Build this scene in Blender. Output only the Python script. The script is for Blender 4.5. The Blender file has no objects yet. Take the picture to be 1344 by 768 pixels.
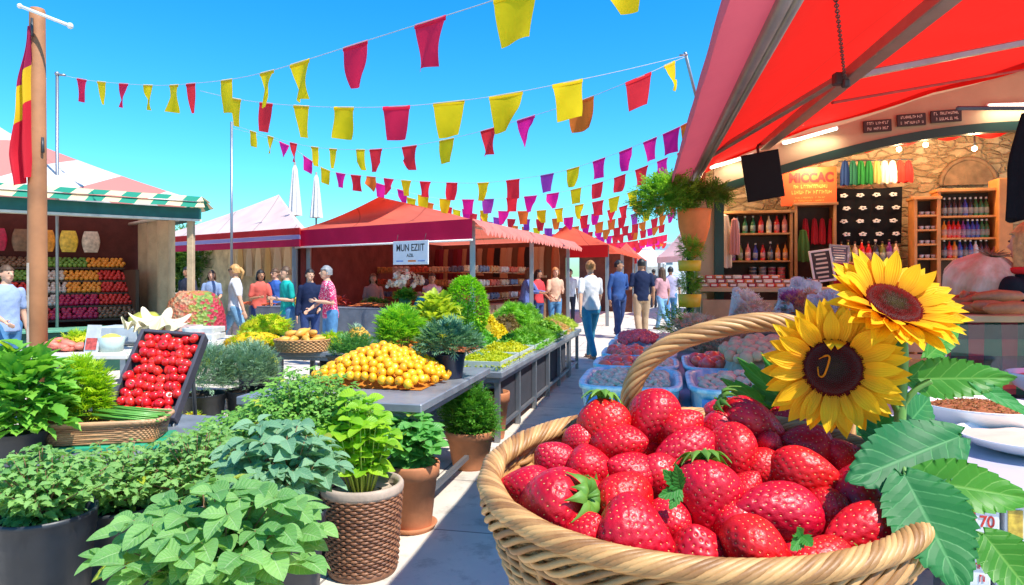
import bpy, math, random
import numpy as np
from mathutils import Vector, Matrix, Euler
R = math.radians
PI = math.pi
rng = np.random.default_rng(7)
random.seed(7)
F, CX, CY, CH = 896.0, 672.0, 362.0, 1.4      # focal length in photo pixels, principal point, eye height
scene = bpy.context.scene
COL = scene.collection

def P(px, py, d):
    return Vector(((px-CX)/F*d, d, CH-(py-CY)/F*d))
def PZ(px, py, z):
    return P(px, py, F*(CH-z)/(py-CY))

# ------------------------------------------------------------ mesh builder
class MB:
    def __init__(s):
        s.v = []; s.f = []; s.m = []; s.n = 0; s.uv = {}
        s.tint = []; s.sm = []
    def add(s, vs, fs, mi=0, M=None, smooth=True, tint=0.5, uvs=None):
        b = s.n
        for v in vs:
            p = Vector(v)
            if M is not None: p = M @ p
            s.v.append((p.x, p.y, p.z)); s.tint.append(tint)
        if uvs is not None:
            for i, u in enumerate(uvs): s.uv[b+i] = u
        s.n += len(vs)
        for f in fs:
            s.f.append(tuple(b+i for i in f)); s.m.append(mi); s.sm.append(smooth)
        return s
    def box(s, c, size, M=None, mi=0, bev=0.0, tint=0.5):
        x, y, z = size[0]/2, size[1]/2, size[2]/2
        cx, cy, cz = c
        if bev <= 0 or bev > min(x, y, z)*0.9:
            vs = [(cx+i*x, cy+j*y, cz+k*z) for i in (-1, 1) for j in (-1, 1) for k in (-1, 1)]
            fs = [(0,1,3,2),(4,6,7,5),(0,4,5,1),(2,3,7,6),(0,2,6,4),(1,5,7,3)]
            return s.add(vs, fs, mi, M, False, tint)
        b = bev
        vs = []
        for i in (-1, 1):
            for j in (-1, 1):
                for k in (-1, 1):
                    vs += [(cx+i*x, cy+j*(y-b), cz+k*(z-b)), (cx+i*(x-b), cy+j*y, cz+k*(z-b)), (cx+i*(x-b), cy+j*(y-b), cz+k*z)]
        def I(i, j, k, a): return ((i > 0)*4+(j > 0)*2+(k > 0))*3+a
        fs = []
        for a in (-1, 1):
            q = [I(a,-1,-1,0), I(a,1,-1,0), I(a,1,1,0), I(a,-1,1,0)]; fs.append(q if a > 0 else q[::-1])
            q = [I(-1,a,-1,1), I(1,a,-1,1), I(1,a,1,1), I(-1,a,1,1)]; fs.append(q[::-1] if a > 0 else q)
            q = [I(-1,-1,a,2), I(1,-1,a,2), I(1,1,a,2), I(-1,1,a,2)]; fs.append(q if a > 0 else q[::-1])
        for a in (-1, 1):
            for c_ in (-1, 1):
                fs.append([I(a,c_,-1,0), I(a,c_,1,0), I(a,c_,1,1), I(a,c_,-1,1)])
                fs.append([I(a,-1,c_,0), I(a,1,c_,0), I(a,1,c_,2), I(a,-1,c_,2)])
                fs.append([I(-1,a,c_,1), I(1,a,c_,1), I(1,a,c_,2), I(-1,a,c_,2)])
        for i in (-1, 1):
            for j in (-1, 1):
                for k in (-1, 1):
                    fs.append([I(i,j,k,0), I(i,j,k,1), I(i,j,k,2)])
        return s.add(vs, fs, mi, M, False, tint)
    def tube(s, pts, rad, seg=8, mi=0, caps=True, M=None, tint=0.5, closed=False, flat=None):
        pts = [Vector(p) for p in pts]; n = len(pts)
        if not hasattr(rad, '__len__'): rad = [rad]*n
        vs = []; up = None
        for i, p in enumerate(pts):
            if closed: t = pts[(i+1) % n]-pts[i-1]
            else: t = pts[min(i+1, n-1)]-pts[max(i-1, 0)]
            if t.length < 1e-9: t = Vector((0, 0, 1))
            t.normalize()
            if up is None:
                up = Vector((0, 0, 1)) if abs(t.z) < .9 else Vector((1, 0, 0))
            a = t.cross(up); 
            if a.length < 1e-6: a = t.cross(Vector((0, 1, 0.3)))
            a.normalize(); b = a.cross(t).normalized(); up = b
            for k in range(seg):
                an = 2*PI*k/seg
                q = p + a*(math.cos(an)*rad[i]) + b*(math.sin(an)*rad[i]*(flat or 1))
                vs.append(q)
        fs = []
        for i in range(n if closed else n-1):
            j = (i+1) % n
            for k in range(seg):
                l = (k+1) % seg
                fs.append((i*seg+k, i*seg+l, j*seg+l, j*seg+k))
        if caps and not closed:
            fs.append(tuple(range(seg))[::-1]); fs.append(tuple((n-1)*seg+k for k in range(seg)))
        return s.add(vs, fs, mi, M, True, tint)
    def lathe(s, prof, seg=24, c=(0, 0, 0), mi=0, M=None, ax=(1, 1), tint=0.5):
        vs = []; n = len(prof)
        for r, z in prof:
            for k in range(seg):
                a = 2*PI*k/seg
                vs.append((c[0]+r*math.cos(a)*ax[0], c[1]+r*math.sin(a)*ax[1], c[2]+z))
        fs = []
        for i in range(n-1):
            for k in range(seg):
                l = (k+1) % seg
                fs.append((i*seg+k, i*seg+l, (i+1)*seg+l, (i+1)*seg+k))
        if prof[0][0] > 1e-5: fs.append(tuple(range(seg))[::-1])
        if prof[-1][0] > 1e-5: fs.append(tuple((n-1)*seg+k for k in range(seg)))
        return s.add(vs, fs, mi, M, True, tint)
    def ell(s, c, r, seg=14, rings=9, mi=0, M=None, tint=0.5, R3=None):
        if not hasattr(r, '__len__'): r = (r, r, r)
        vs = []
        for i in range(rings+1):
            t = PI*i/rings
            for k in range(seg):
                a = 2*PI*k/seg
                v = Vector((r[0]*math.sin(t)*math.cos(a), r[1]*math.sin(t)*math.sin(a), -r[2]*math.cos(t)))
                if R3 is not None: v = R3 @ v
                vs.append((c[0]+v.x, c[1]+v.y, c[2]+v.z))
        fs = []
        for i in range(rings):
            for k in range(seg):
                l = (k+1) % seg
                fs.append((i*seg+k, i*seg+l, (i+1)*seg+l, (i+1)*seg+k))
        return s.add(vs, fs, mi, M, True, tint)
    def loft(s, secs, seg=16, mi=0, M=None, tint=.5):
        """secs: (x,y,z,rx,ry) horizontal elliptical sections"""
        vs = []
        for (x, y, z, rx, ry) in secs:
            for k in range(seg):
                a = 2*PI*k/seg
                vs.append((x+rx*math.cos(a), y+ry*math.sin(a), z))
        n = len(secs); fs = []
        for i in range(n-1):
            for k in range(seg):
                l = (k+1) % seg
                fs.append((i*seg+k, i*seg+l, (i+1)*seg+l, (i+1)*seg+k))
        fs.append(tuple(range(seg))[::-1]); fs.append(tuple((n-1)*seg+k for k in range(seg)))
        return s.add(vs, fs, mi, M, True, tint)
    def grid(s, fn, nu, nv, mi=0, M=None, smooth=True, uv=False, tint=.5, closeu=False):
        vs = []; uvs = []
        for j in range(nv+1):
            for i in range(nu+(0 if closeu else 1)):
                vs.append(fn(i/nu, j/nv)); uvs.append((i/nu, j/nv))
        w = nu if closeu else nu+1
        fs = []
        for j in range(nv):
            for i in range(nu):
                a = j*w+i; b = j*w+(i+1) % w
                fs.append((a, b, b+w, a+w))
        return s.add(vs, fs, mi, M, smooth, tint, uvs if uv else None)
    def build(s, name, mats, parent=None, loc=None, rot=None):
        me = bpy.data.meshes.new(name)
        me.from_pydata(s.v, [], s.f)
        if not isinstance(mats, (list, tuple)): mats = [mats]
        for m in mats: me.materials.append(m)
        if len(mats) > 1: me.polygons.foreach_set('material_index', s.m)
        me.polygons.foreach_set('use_smooth', s.sm)
        at = me.attributes.new('tint', 'FLOAT', 'POINT'); at.data.foreach_set('value', s.tint)
        if s.uv:
            ul = me.uv_layers.new(name='UVMap')
            li = np.zeros(len(me.loops), dtype=np.int32); me.loops.foreach_get('vertex_index', li)
            arr = np.zeros((s.n, 2), dtype=np.float32)
            for k, u in s.uv.items(): arr[k] = u
            ul.data.foreach_set('uv', arr[li].ravel())
        me.update()
        return link(name, me, parent, loc, rot)

def link(name, me, parent=None, loc=None, rot=None):
    o = bpy.data.objects.new(name, me)
    COL.objects.link(o)
    if parent is not None: o.parent = parent
    if loc is not None: o.location = loc
    if rot is not None: o.rotation_euler = rot
    return o
def thing(name, label, cat, loc=(0, 0, 0), rotz=0, group=None):
    o = bpy.data.objects.new(name, None); COL.objects.link(o)
    o.empty_display_size = .1
    o.location = loc; o.rotation_euler = (0, 0, rotz)
    return tag(o, label, cat, group)
def tag(o, label=None, cat=None, group=None, kind=None):
    if label: o['label'] = label
    if cat: o['category'] = cat
    if group: o['group'] = group
    if kind: o['kind'] = kind
    return o
def dup(root, loc=None, rot=None, label=None, group=None, scale=None):
    r = root.copy(); COL.objects.link(r)
    if loc is not None: r.location = loc
    if rot is not None: r.rotation_euler = rot
    if scale is not None: r.scale = scale if hasattr(scale, '__len__') else (scale,)*3
    if label: r['label'] = label
    if group: r['group'] = group
    for ch in list(root.children):
        c = ch.copy(); COL.objects.link(c); c.parent = r
        for g in ch.children:
            d = g.copy(); COL.objects.link(d); d.parent = c
    return r

# ------------------------------------------------------------ materials
class NT:
    def __init__(s, name):
        s.m = bpy.data.materials.new(name); s.m.use_nodes = True
        s.t = s.m.node_tree; s.b = s.t.nodes['Principled BSDF']; s.out = s.t.nodes['Material Output']
    def n(s, ty, **kw):
        nd = s.t.nodes.new(ty)
        for k, v in kw.items():
            if k[0] == '_': nd.inputs[k[1:].replace('__', ' ')].default_value = v
            else: setattr(nd, k, v)
        return nd
    def l(s, a, b): s.t.links.new(a, b)
    def ramp(s, src, stops):
        r = s.n('ShaderNodeValToRGB')
        e = r.color_ramp.elements
        e[0].position, e[0].color = stops[0][0], (*stops[0][1], 1)
        e[1].position, e[1].color = stops[-1][0], (*stops[-1][1], 1)
        for p, c in stops[1:-1]:
            q = e.new(p); q.color = (*c, 1)
        s.l(src, r.inputs[0]); return r
    def coord(s, scale=1.0, kind='Object'):
        tc = s.n('ShaderNodeTexCoord'); mp = s.n('ShaderNodeMapping')
        mp.inputs['Scale'].default_value = scale if hasattr(scale, '__len__') else (scale,)*3
        s.l(tc.outputs[kind], mp.inputs[0]); return mp.outputs[0]
    def noise(s, scale, co=None, detail=4, rough=.55):
        n = s.n('ShaderNodeTexNoise'); n.inputs['Scale'].default_value = scale
        n.inputs['Detail'].default_value = detail; n.inputs['Roughness'].default_value = rough
        if co is not None: s.l(co, n.inputs['Vector'])
        return n.outputs['Fac']
    def math(s, op, a, b=None, c=None):
        n = s.n('ShaderNodeMath', operation=op)
        for i, x in enumerate((a, b, c)):
            if x is None: continue
            if isinstance(x, (int, float)): n.inputs[i].default_value = x
            else: s.l(x, n.inputs[i])
        return n.outputs[0]
    def mix(s, fac, a, b, blend='MIX'):
        n = s.n('ShaderNodeMix', data_type='RGBA', blend_type=blend)
        for i, x in ((0, fac), (6, a), (7, b)):
            if isinstance(x, (int, float)): n.inputs[i].default_value = x
            elif isinstance(x, (tuple, list)): n.inputs[i].default_value = (*x[:3], 1)
            else: s.l(x, n.inputs[i])
        return n.outputs[2]
    def bump(s, h, strength=.3, dist=.01):
        b = s.n('ShaderNodeBump'); b.inputs['Strength'].default_value = strength
        b.inputs['Distance'].default_value = dist
        s.l(h, b.inputs['Height']); s.l(b.outputs[0], s.b.inputs['Normal']); return b
    def translucent(s, colour, amount):
        tr = s.n('ShaderNodeBsdfTranslucent'); mx = s.n('ShaderNodeMixShader'); mx.inputs[0].default_value = amount
        if isinstance(colour, (tuple, list)): tr.inputs[0].default_value = (*colour[:3], 1)
        else: s.l(colour, tr.inputs[0])
        s.l(s.b.outputs[0], mx.inputs[1]); s.l(tr.outputs[0], mx.inputs[2]); s.l(mx.outputs[0], s.out.inputs[0])

def sc(c, k): return tuple(min(1, max(0, x*k)) for x in c)
_mc = {}
def M_(name, col, rough=.6, var=.18, scale=8, bump=.15, bscale=60, metal=0, tr=0, trc=None, coat=0, spec=.5, bdist=.004):
    if name in _mc: return _mc[name]
    t = NT(name); co = t.coord(1.0)
    n = t.noise(scale, co)
    r = t.ramp(n, [(.3, sc(col, 1-var)), (.7, sc(col, 1+var))])
    t.l(r.outputs[0], t.b.inputs['Base Color'])
    n2 = t.noise(bscale, co, 3)
    if bump: t.bump(n2, bump, bdist)
    rr = t.math('MULTIPLY_ADD', n2, .25, rough-.12); t.l(rr, t.b.inputs['Roughness'])
    t.b.inputs['Metallic'].default_value = metal
    t.b.inputs['Specular IOR Level'].default_value = spec
    t.b.inputs['Coat Weight'].default_value = coat
    if tr: t.translucent(trc or r.outputs[0], tr)
    _mc[name] = t.m
    return t.m
def fabric(name, col, tr=.35, trc=None, var=.06, wr=.35, seam=0):
    if name in _mc: return _mc[name]
    t = NT(name); co = t.coord(1.0)
    n = t.noise(2.5, co, 5)
    r = t.ramp(n, [(.3, sc(col, 1-var)), (.7, sc(col, 1+var))])
    if seam:
        sp = t.n('ShaderNodeSeparateXYZ'); t.l(co, sp.inputs[0])
        k = t.math('LESS_THAN', t.math('ABSOLUTE', t.math('SUBTRACT', t.math('FRACT', t.math('MULTIPLY', sp.outputs[0], 1/seam)), .5)), .012)
        st = t.ramp(t.noise(1.3, co, 6, .7), [(.35, (.86, .86, .86)), (.6, (1, 1, 1))])
        r2 = t.n('ShaderNodeMix', data_type='RGBA', blend_type='MULTIPLY'); r2.inputs[0].default_value = 1; t.l(r.outputs[0], r2.inputs[6]); t.l(st.outputs[0], r2.inputs[7])
        r3 = t.mix(k, r2.outputs[2], sc(col, .55)); r = type('o', (), {'outputs': [r3]})()
    t.l(r.outputs[0], t.b.inputs['Base Color']); t.b.inputs['Roughness'].default_value = .8
    t.b.inputs['Specular IOR Level'].default_value = .2
    w = t.noise(6, co, 3); t.bump(w, wr, .03)
    if tr: t.translucent(trc or r.outputs[0], tr)
    _mc[name] = t.m; return t.m
def emit(name, col, strength):
    if name in _mc: return _mc[name]
    t = NT(name); t.b.inputs['Base Color'].default_value = (*col, 1)
    t.b.inputs['Emission Color'].default_value = (*col, 1); t.b.inputs['Emission Strength'].default_value = strength
    _mc[name] = t.m; return t.m
def leafmat(name, c1, c2, tr=.3, rough=.5, veins=False, vein=None, puck=0, trc=None, spec=.4, vb=.5):
    """leaf: colour varies leaf to leaf through the tint attribute"""
    if name in _mc: return _mc[name]
    t = NT(name)
    a = t.n('ShaderNodeAttribute', attribute_name='tint')
    co = t.coord(1.0); n = t.noise(14, co, 3)
    f = t.math('ADD', t.math('MULTIPLY', a.outputs['Fac'], .75), t.math('MULTIPLY', n, .3))
    col = t.mix(f, c1, c2)
    if name.endswith(('leaf', 'green')): col = t.mix(t.math('GREATER_THAN', a.outputs['Fac'], .984), col, (c2[0]*.5+.28, c2[1]*.6+.18, .04))
    if veins:
        uv = t.n('ShaderNodeUVMap'); sp = t.n('ShaderNodeSeparateXYZ'); t.l(uv.outputs[0], sp.inputs[0])
        u = t.math('ABSOLUTE', t.math('MULTIPLY_ADD', sp.outputs[0], 2.0, -1.0)); v = sp.outputs[1]
        fr = t.math('FRACT', t.math('SUBTRACT', t.math('MULTIPLY', v, 7.0), t.math('MULTIPLY', u, 1.7)))
        tri = t.math('ABSOLUTE', t.math('SUBTRACT', fr, .5))        # .5 at the vein
        side = t.n('ShaderNodeMapRange', clamp=True); t.l(tri, side.inputs[0]); side.inputs[1].default_value = .43; side.inputs[2].default_value = .495
        mid = t.n('ShaderNodeMapRange', clamp=True); t.l(u, mid.inputs[0]); mid.inputs[1].default_value = .07; mid.inputs[2].default_value = .02
        vm = t.math('MAXIMUM', side.outputs[0], mid.outputs[0])
        col = t.mix(t.math('MULTIPLY', vm, .55), col, vein or sc(c2, 1.7))
        hh = t.math('ADD', t.math('MULTIPLY', vm, -1.0), t.math('MULTIPLY', tri, -1.2))
        if puck:
            pn = t.n('ShaderNodeTexVoronoi'); pn.inputs['Scale'].default_value = 28
            t.l(uv.outputs[0], pn.inputs['Vector'])
            hh = t.math('SUBTRACT', hh, t.math('MULTIPLY', pn.outputs['Distance'], puck))
        t.bump(hh, vb, .004)
    t.l(col, t.b.inputs['Base Color']); t.b.inputs['Roughness'].default_value = rough
    t.b.inputs['Specular IOR Level'].default_value = spec
    tc = t.mix(1.0, col, (1.0, 1.0, .45), 'MULTIPLY') if trc is None else trc
    if trc is None: 
        tc2 = t.n('ShaderNodeHueSaturation'); tc2.inputs['Value'].default_value = 1.6; t.l(tc, tc2.inputs['Color']); tc = tc2.outputs[0]
    t.translucent(tc, tr)
    _mc[name] = t.m; return t.m

# ------------------------------------------------------------ foliage
def leaf_tpl(L=1.0, W=.6, rows=5, cols=2, peak=.4, cup=.15, droop=.2, teeth=0, tamp=.0, tip=1.0, heart=0):
    """grid leaf along +Y, normal +Z, base at origin. returns verts(N,3), faces, uv"""
    vs = []; uv = []
    for j in range(rows+1):
        v = j/rows
        # width profile
        if v < peak: w = math.sin(PI/2*(v/peak))**.7 if v > 0 else 0
        else: w = math.cos(PI/2*((v-peak)/(1-peak)))**(tip)
        w = max(w, .03 if 0 < j < rows else .0)
        for i in range(-cols, cols+1):
            u = i/cols
            x = u*w*W/2*L
            y = v*L
            if teeth and abs(i) == cols and 0 < j < rows:
                x *= 1+tamp*(1 if (j % 2) else -1); y += tamp*.3*L/teeth
            if heart: y -= heart*L*abs(u)*(1-v)**2*(1.0 if v < .5 else .3)
            z = cup*abs(u)*w*L*.5 - droop*L*v*v
            vs.append((x, y, z)); uv.append((u*.5+.5, v))
    fs = []; c = 2*cols+1
    for j in range(rows):
        for i in range(c-1):
            fs.append((j*c+i, j*c+i+1, (j+1)*c+i+1, (j+1)*c+i))
    return np.array(vs), fs, np.array(uv)
def multi_tpl(base, specs):
    """compose several transformed copies of a template into one: specs=(x,y,z,angle deg,scale)"""
    V, Fs, U = base; vv = []; ff = []; uu = []
    for (x, y, z, a, s_) in specs:
        c, s = math.cos(R(a)), math.sin(R(a))
        W = V*s_; X = W[:, 0]*c-W[:, 1]*s; Y = W[:, 0]*s+W[:, 1]*c
        b = sum(len(q) for q in vv)
        vv.append(np.stack([X+x, Y+y, W[:, 2]+z], 1)); uu.append(U)
        ff += [tuple(i+b for i in f) for f in Fs]
    return np.concatenate(vv), ff, np.concatenate(uu)
T_TINY = leaf_tpl(1, .55, 2, 1, .45, .25, .15)
T_OVAL = leaf_tpl(1, .66, 5, 2, .42, .28, .25)
T_ROUND = leaf_tpl(1, .86, 7, 2, .45, .22, .3, tip=.7, heart=.12)
T_BIG = leaf_tpl(1, .80, 10, 3, .4, .25, .3, tip=.8, heart=.10)
T_SAGE = leaf_tpl(1, .62, 10, 3, .42, .3, .35, teeth=10, tamp=.05, tip=.7)
T_SERR = leaf_tpl(1, .62, 9, 2, .38, .3, .3, teeth=9, tamp=.2)
T_PARS = multi_tpl(leaf_tpl(1, .55, 3, 1, .6, .25, .2), [(0, .25, 0, 0, .6), (0, .15, 0, 55, .5), (0, .15, 0, -55, .5)])
T_SPRIG = multi_tpl(leaf_tpl(1, .42, 2, 1, .5, .25, .1), [(0, .1*i, 0, (55 if i % 2 else -55), .32) for i in range(8)]+[(0, .8, 0, 0, .35)])
T_FINE = multi_tpl(leaf_tpl(1, .16, 2, 1, .5, .1, .1), [(0, 0, 0, 0, 1), (0, .2, 0, 40, .6), (0, .2, 0, -40, .6), (0, .45, 0, 30, .5), (0, .45, 0, -30, .5)])

def leaves(name, tpl, pos, tip, nor, scl, mat, parent=None, tint=None, loc=None):
    V, Fs, U = tpl
    pos = np.asarray(pos, float); n = len(pos); m = len(V)
    y = np.asarray(tip, float); y /= np.linalg.norm(y, axis=1)[:, None]+1e-9
    z = np.asarray(nor, float); z = z-(z*y).sum(1)[:, None]*y; z /= np.linalg.norm(z, axis=1)[:, None]+1e-9
    x = np.cross(y, z)
    s = (np.asarray(scl, float)*np.ones(n)).reshape(n, 1, 1)
    W = V[None, :, :]*s
    vs = pos[:, None, :] + W[:, :, 0:1]*x[:, None, :]+W[:, :, 1:2]*y[:, None, :]+W[:, :, 2:3]*z[:, None, :]
    vs = vs.reshape(-1, 3)
    me = bpy.data.meshes.new(name)
    me.vertices.add(len(vs)); me.vertices.foreach_set('co', vs.ravel())
    fl = np.array([len(f) for f in Fs]); idx = np.concatenate([np.array(f) for f in Fs])
    allidx = (idx[None, :]+(np.arange(n)*m)[:, None]).ravel()
    tot = np.tile(fl, n); st = np.concatenate([[0], np.cumsum(tot)[:-1]])
    me.loops.add(len(allidx)); me.loops.foreach_set('vertex_index', allidx.astype(np.int32))
    me.polygons.add(len(tot)); me.polygons.foreach_set('loop_start', st.astype(np.int32)); me.polygons.foreach_set('loop_total', tot.astype(np.int32))
    me.polygons.foreach_set('use_smooth', np.ones(len(tot), bool))
    me.materials.append(mat)
    me.update(calc_edges=True)
    t = rng.random(n) if tint is None else np.asarray(tint)
    at = me.attributes.new('tint', 'FLOAT', 'POINT'); at.data.foreach_set('value', np.repeat(t, m).astype(np.float32))
    ul = me.uv_layers.new(name='UVMap'); ul.data.foreach_set('uv', np.tile(U, (n, 1))[allidx].ravel().astype(np.float32))
    me.validate()
    return link(name, me, parent, loc)
def dome(n, r, inner=.45, zmin=-.3, lumps=0, shape=1.0):
    """points in an ellipsoid shell, with outward directions"""
    d = rng.normal(size=(int(n*2.6)+20, 3)); d /= np.linalg.norm(d, axis=1)[:, None]
    d = d[d[:, 2] > zmin][:n]; k = len(d)
    rr = inner+(1-inner)*rng.random(k)**.5
    if lumps:
        q = rng.normal(size=(lumps, 3)); q /= np.linalg.norm(q, axis=1)[:, None]
        g = (d @ q.T).max(1); rr *= .78+.28*np.clip((g-.5)*2, 0, 1)
    p = d*rr[:, None]*np.array(r)
    return p, d
def bush(name, tpl, n, r, c, size, mat, parent=None, inner=.4, zmin=-.35, up=.35, lumps=7, jit=.5, flat=.6, loc=None, svar=.35):
    p, d = dome(n, r, inner, zmin, lumps)
    k = len(p)
    j = rng.normal(size=(k, 3))*jit
    nor = d*(1-flat)+np.array([0, 0, flat])+j*.5
    tip = d*np.array([1, 1, .4])+np.array([0, 0, up])+j
    s = size*(1-svar+2*svar*rng.random(k))
    return leaves(name, tpl, p+np.array(c), tip, nor, s, mat, parent, loc=loc)
def stems(name, base, tips, rad, mat, parent=None, bend=.3):
    b = MB()
    for t in tips:
        t = Vector(t); s = Vector(base)+Vector((random.uniform(-1, 1), random.uniform(-1, 1), 0))*rad*8
        mid = s.lerp(t, .5)+Vector((0, 0, bend*(t-s).length*.3))
        b.tube([s, s.lerp(mid, .5), mid, mid.lerp(t, .6), t], [rad, rad*.9, rad*.8, rad*.6, rad*.4], 5)
    return b.build(name, mat, parent)

def text_mesh(name, body, size, mat, parent, M, ext=.002, align='CENTER', shear=0, space=1.0, width=None, bold=.012):
    cu = bpy.data.curves.new(name, 'FONT'); cu.body = body; cu.size = size; cu.extrude = ext
    cu.align_x = align; cu.align_y = 'CENTER'; cu.shear = shear; cu.space_character = space; cu.offset = size*bold
    o = bpy.data.objects.new(name, cu); COL.objects.link(o)
    bpy.context.view_layer.update()
    dg = bpy.context.evaluated_depsgraph_get()
    me = bpy.data.meshes.new_from_object(o.evaluated_get(dg))
    bpy.data.objects.remove(o); bpy.data.curves.remove(cu)
    xs = [v.co.x for v in me.vertices]
    if width and xs:
        k = width/(max(xs)-min(xs)); me.transform(Matrix.Diagonal((k, 1, 1, 1)))
    me.transform(M)
    me.materials.clear(); me.materials.append(mat); me.name = name
    return link(name, me, parent)
def scrawl(name, rows, W_, h, mat, parent, M, seed=1):
    """rows of illegible short strokes; rows = centre heights, h = letter height"""
    rg = random.Random(seed); b = MB()
    for z in rows:
        x = -W_/2*rg.uniform(.85, 1)
        while x < W_/2-h*.4:
            w_ = h*rg.uniform(.25, .6)
            if rg.random() < .14: x += w_; continue
            b.box((x+w_*.12, 0, z), (w_*.2, .002, h*rg.uniform(.7, 1)), M); b.box((x+w_*.5, .0005, z+h*rg.choice([-.35, 0, .35])), (w_*.7, .0022, h*.18), M)
            if rg.random() < .5: b.box((x+w_*.85, .001, z), (w_*.18, .0024, h*rg.uniform(.5, .95)), M)
            x += w_*1.25
    return b.build(name, mat, parent)
VERT = Matrix.Rotation(R(90), 4, 'X')       # text plane XY -> XZ, facing -Y

# ------------------------------------------------------------ shared materials
steel = M_('grey_metal', (.30, .31, .33), .4, .1, 6, .08, metal=.75)
dark_metal = M_('dark_metal', (.06, .065, .07), .45, .2, 6, .1, metal=.4)
tabletop = M_('worn_grey_tabletop', (.22, .24, .27), .42, .22, 5, .2, bscale=30, metal=.25)
white_p = M_('white_paint', (.78, .77, .74), .5, .05)
soil = M_('potting_soil', (.035, .022, .014), .95, .5, 60, .9, 90, bdist=.01)
black_pot = M_('black_plastic', (.022, .026, .034), .42, .3, 5, .15, 25)
terra = M_('terracotta', (.46, .17, .07), .8, .22, 7, .3, 40)
wood = M_('warm_wood', (.36, .17, .06), .55, .25, 4, .25, 30)
wood_l = M_('pale_wood', (.50, .32, .16), .6, .2, 4, .25, 30)
cream_w = M_('cream_plaster', (.50, .35, .20), .8, .08, 3, .3, 25)
skin_a = M_('skin_fair', (.62, .34, .22), .5, .06, 10, .05, spec=.35)
skin_b = M_('skin_tan', (.42, .21, .12), .5, .06, 10, .05, spec=.35)
# ============================================================ world, sun, ground
SUN_EL, SUN_AZ = R(57), R(-38)     # azimuth measured from +X towards -Y (behind the camera)
sdir = Vector((math.cos(SUN_EL)*math.cos(SUN_AZ), math.cos(SUN_EL)*math.sin(SUN_AZ), math.sin(SUN_EL)))
w = bpy.data.worlds.new("World"); scene.world = w; w.use_nodes = True
wt = w.node_tree; bg = wt.nodes['Background']
sky = wt.nodes.new('ShaderNodeTexSky'); sky.sky_type = 'NISHITA'; sky.sun_disc = False
sky.sun_elevation = SUN_EL; sky.sun_rotation = math.atan2(sdir.x, sdir.y)
sky.ozone_density = 1.6; sky.dust_density = .3; sky.air_density = 1.15
hs = wt.nodes.new('ShaderNodeHueSaturation'); hs.inputs['Saturation'].default_value = 1.5; hs.inputs['Hue'].default_value = .486
hs.inputs['Value'].default_value = 1.0
gm_ = wt.nodes.new('ShaderNodeMix'); gm_.data_type = 'RGBA'; gm_.blend_type = 'MULTIPLY'; gm_.inputs[0].default_value = 1; gm_.inputs[7].default_value = (.36, .80, 1.06, 1)
wt.links.new(sky.outputs[0], hs.inputs['Color']); wt.links.new(hs.outputs[0], gm_.inputs[6]); wt.links.new(gm_.outputs[2], bg.inputs[0]); bg.inputs[1].default_value = .15
sl = bpy.data.lights.new('sun', 'SUN'); sl.energy = 4.6; sl.angle = R(.5); sl.color = (1, .95, .86)
so = bpy.data.objects.new('sun', sl); COL.objects.link(so)
so.rotation_euler = sdir.to_track_quat('Z', 'Y').to_euler()

def ground():
    t = NT('paving'); co = t.coord(1.0)
    mp = t.n('ShaderNodeMapping'); mp.inputs['Rotation'].default_value = (0, 0, R(12)); t.l(co, mp.inputs[0])
    br = t.n('ShaderNodeTexBrick'); t.l(mp.outputs[0], br.inputs['Vector']); br.offset = .5
    for k, v in (('Scale', 1.0), ('Brick Width', 1.5), ('Row Height', .9), ('Mortar Size', .008), ('Mortar Smooth', .3), ('Bias', 0)): br.inputs[k].default_value = v
    br.inputs['Color1'].default_value = (.60, .54, .46, 1); br.inputs['Color2'].default_value = (.52, .48, .42, 1); br.inputs['Mortar'].default_value = (.22, .20, .18, 1)
    n1 = t.noise(1.1, co, 8, .65); n2 = t.noise(60, co, 4, .7); n3 = t.noise(5, co, 6, .7)
    r = t.ramp(n1, [(.3, (.84, .84, .86)), (.62, (1.15, 1.12, 1.06))])
    c = t.mix(1.0, br.outputs[0], r.outputs[0], 'MULTIPLY')
    r2 = t.ramp(n3, [(.36, (.55, .54, .52)), (.47, (1, 1, 1))]); c = t.mix(.6, c, r2.outputs[0], 'MULTIPLY')
    t.l(c, t.b.inputs['Base Color']); t.b.inputs['Roughness'].default_value = .8
    h = t.math('ADD', t.math('MULTIPLY', n2, .35), t.math('MULTIPLY', br.outputs['Fac'], -1.2)); t.bump(h, .35, .006)
    b = MB(); b.add([(-400, -60, 0), (400, -60, 0), (400, 900, 0), (-400, 900, 0)], [(0, 1, 2, 3)], smooth=False)
    tag(b.build('ground', t.m), 'pale stone slab paving of the market walkway', 'ground', kind='structure')
ground()

# ============================================================ right-hand shop
SO = Vector((2.35, 8.3, 0)); STH = -math.atan(.25)
SM = Matrix.Translation(SO) @ Matrix.Rotation(STH, 4, 'Z'); SMi = SM.inverted()
su, sv = math.cos(STH), -math.sin(STH)
def SL(px, py, v):
    """shop-local (x, y=v, z) of a photo point lying in the plane local y = v; also pixels per metre"""
    k = (px-CX)/F
    d = (v + SO.x*sv + SO.y*su)/(sv*k+su)
    q = SMi @ Vector((k*d, d, 0))
    return Vector((q.x, v, CH-(py-CY)/F*d)), F/d
def sthing(name, label, cat, lp, group=None, rz=0):
    return thing(name, label, cat, SM @ Vector(lp), STH+rz, group)

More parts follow.
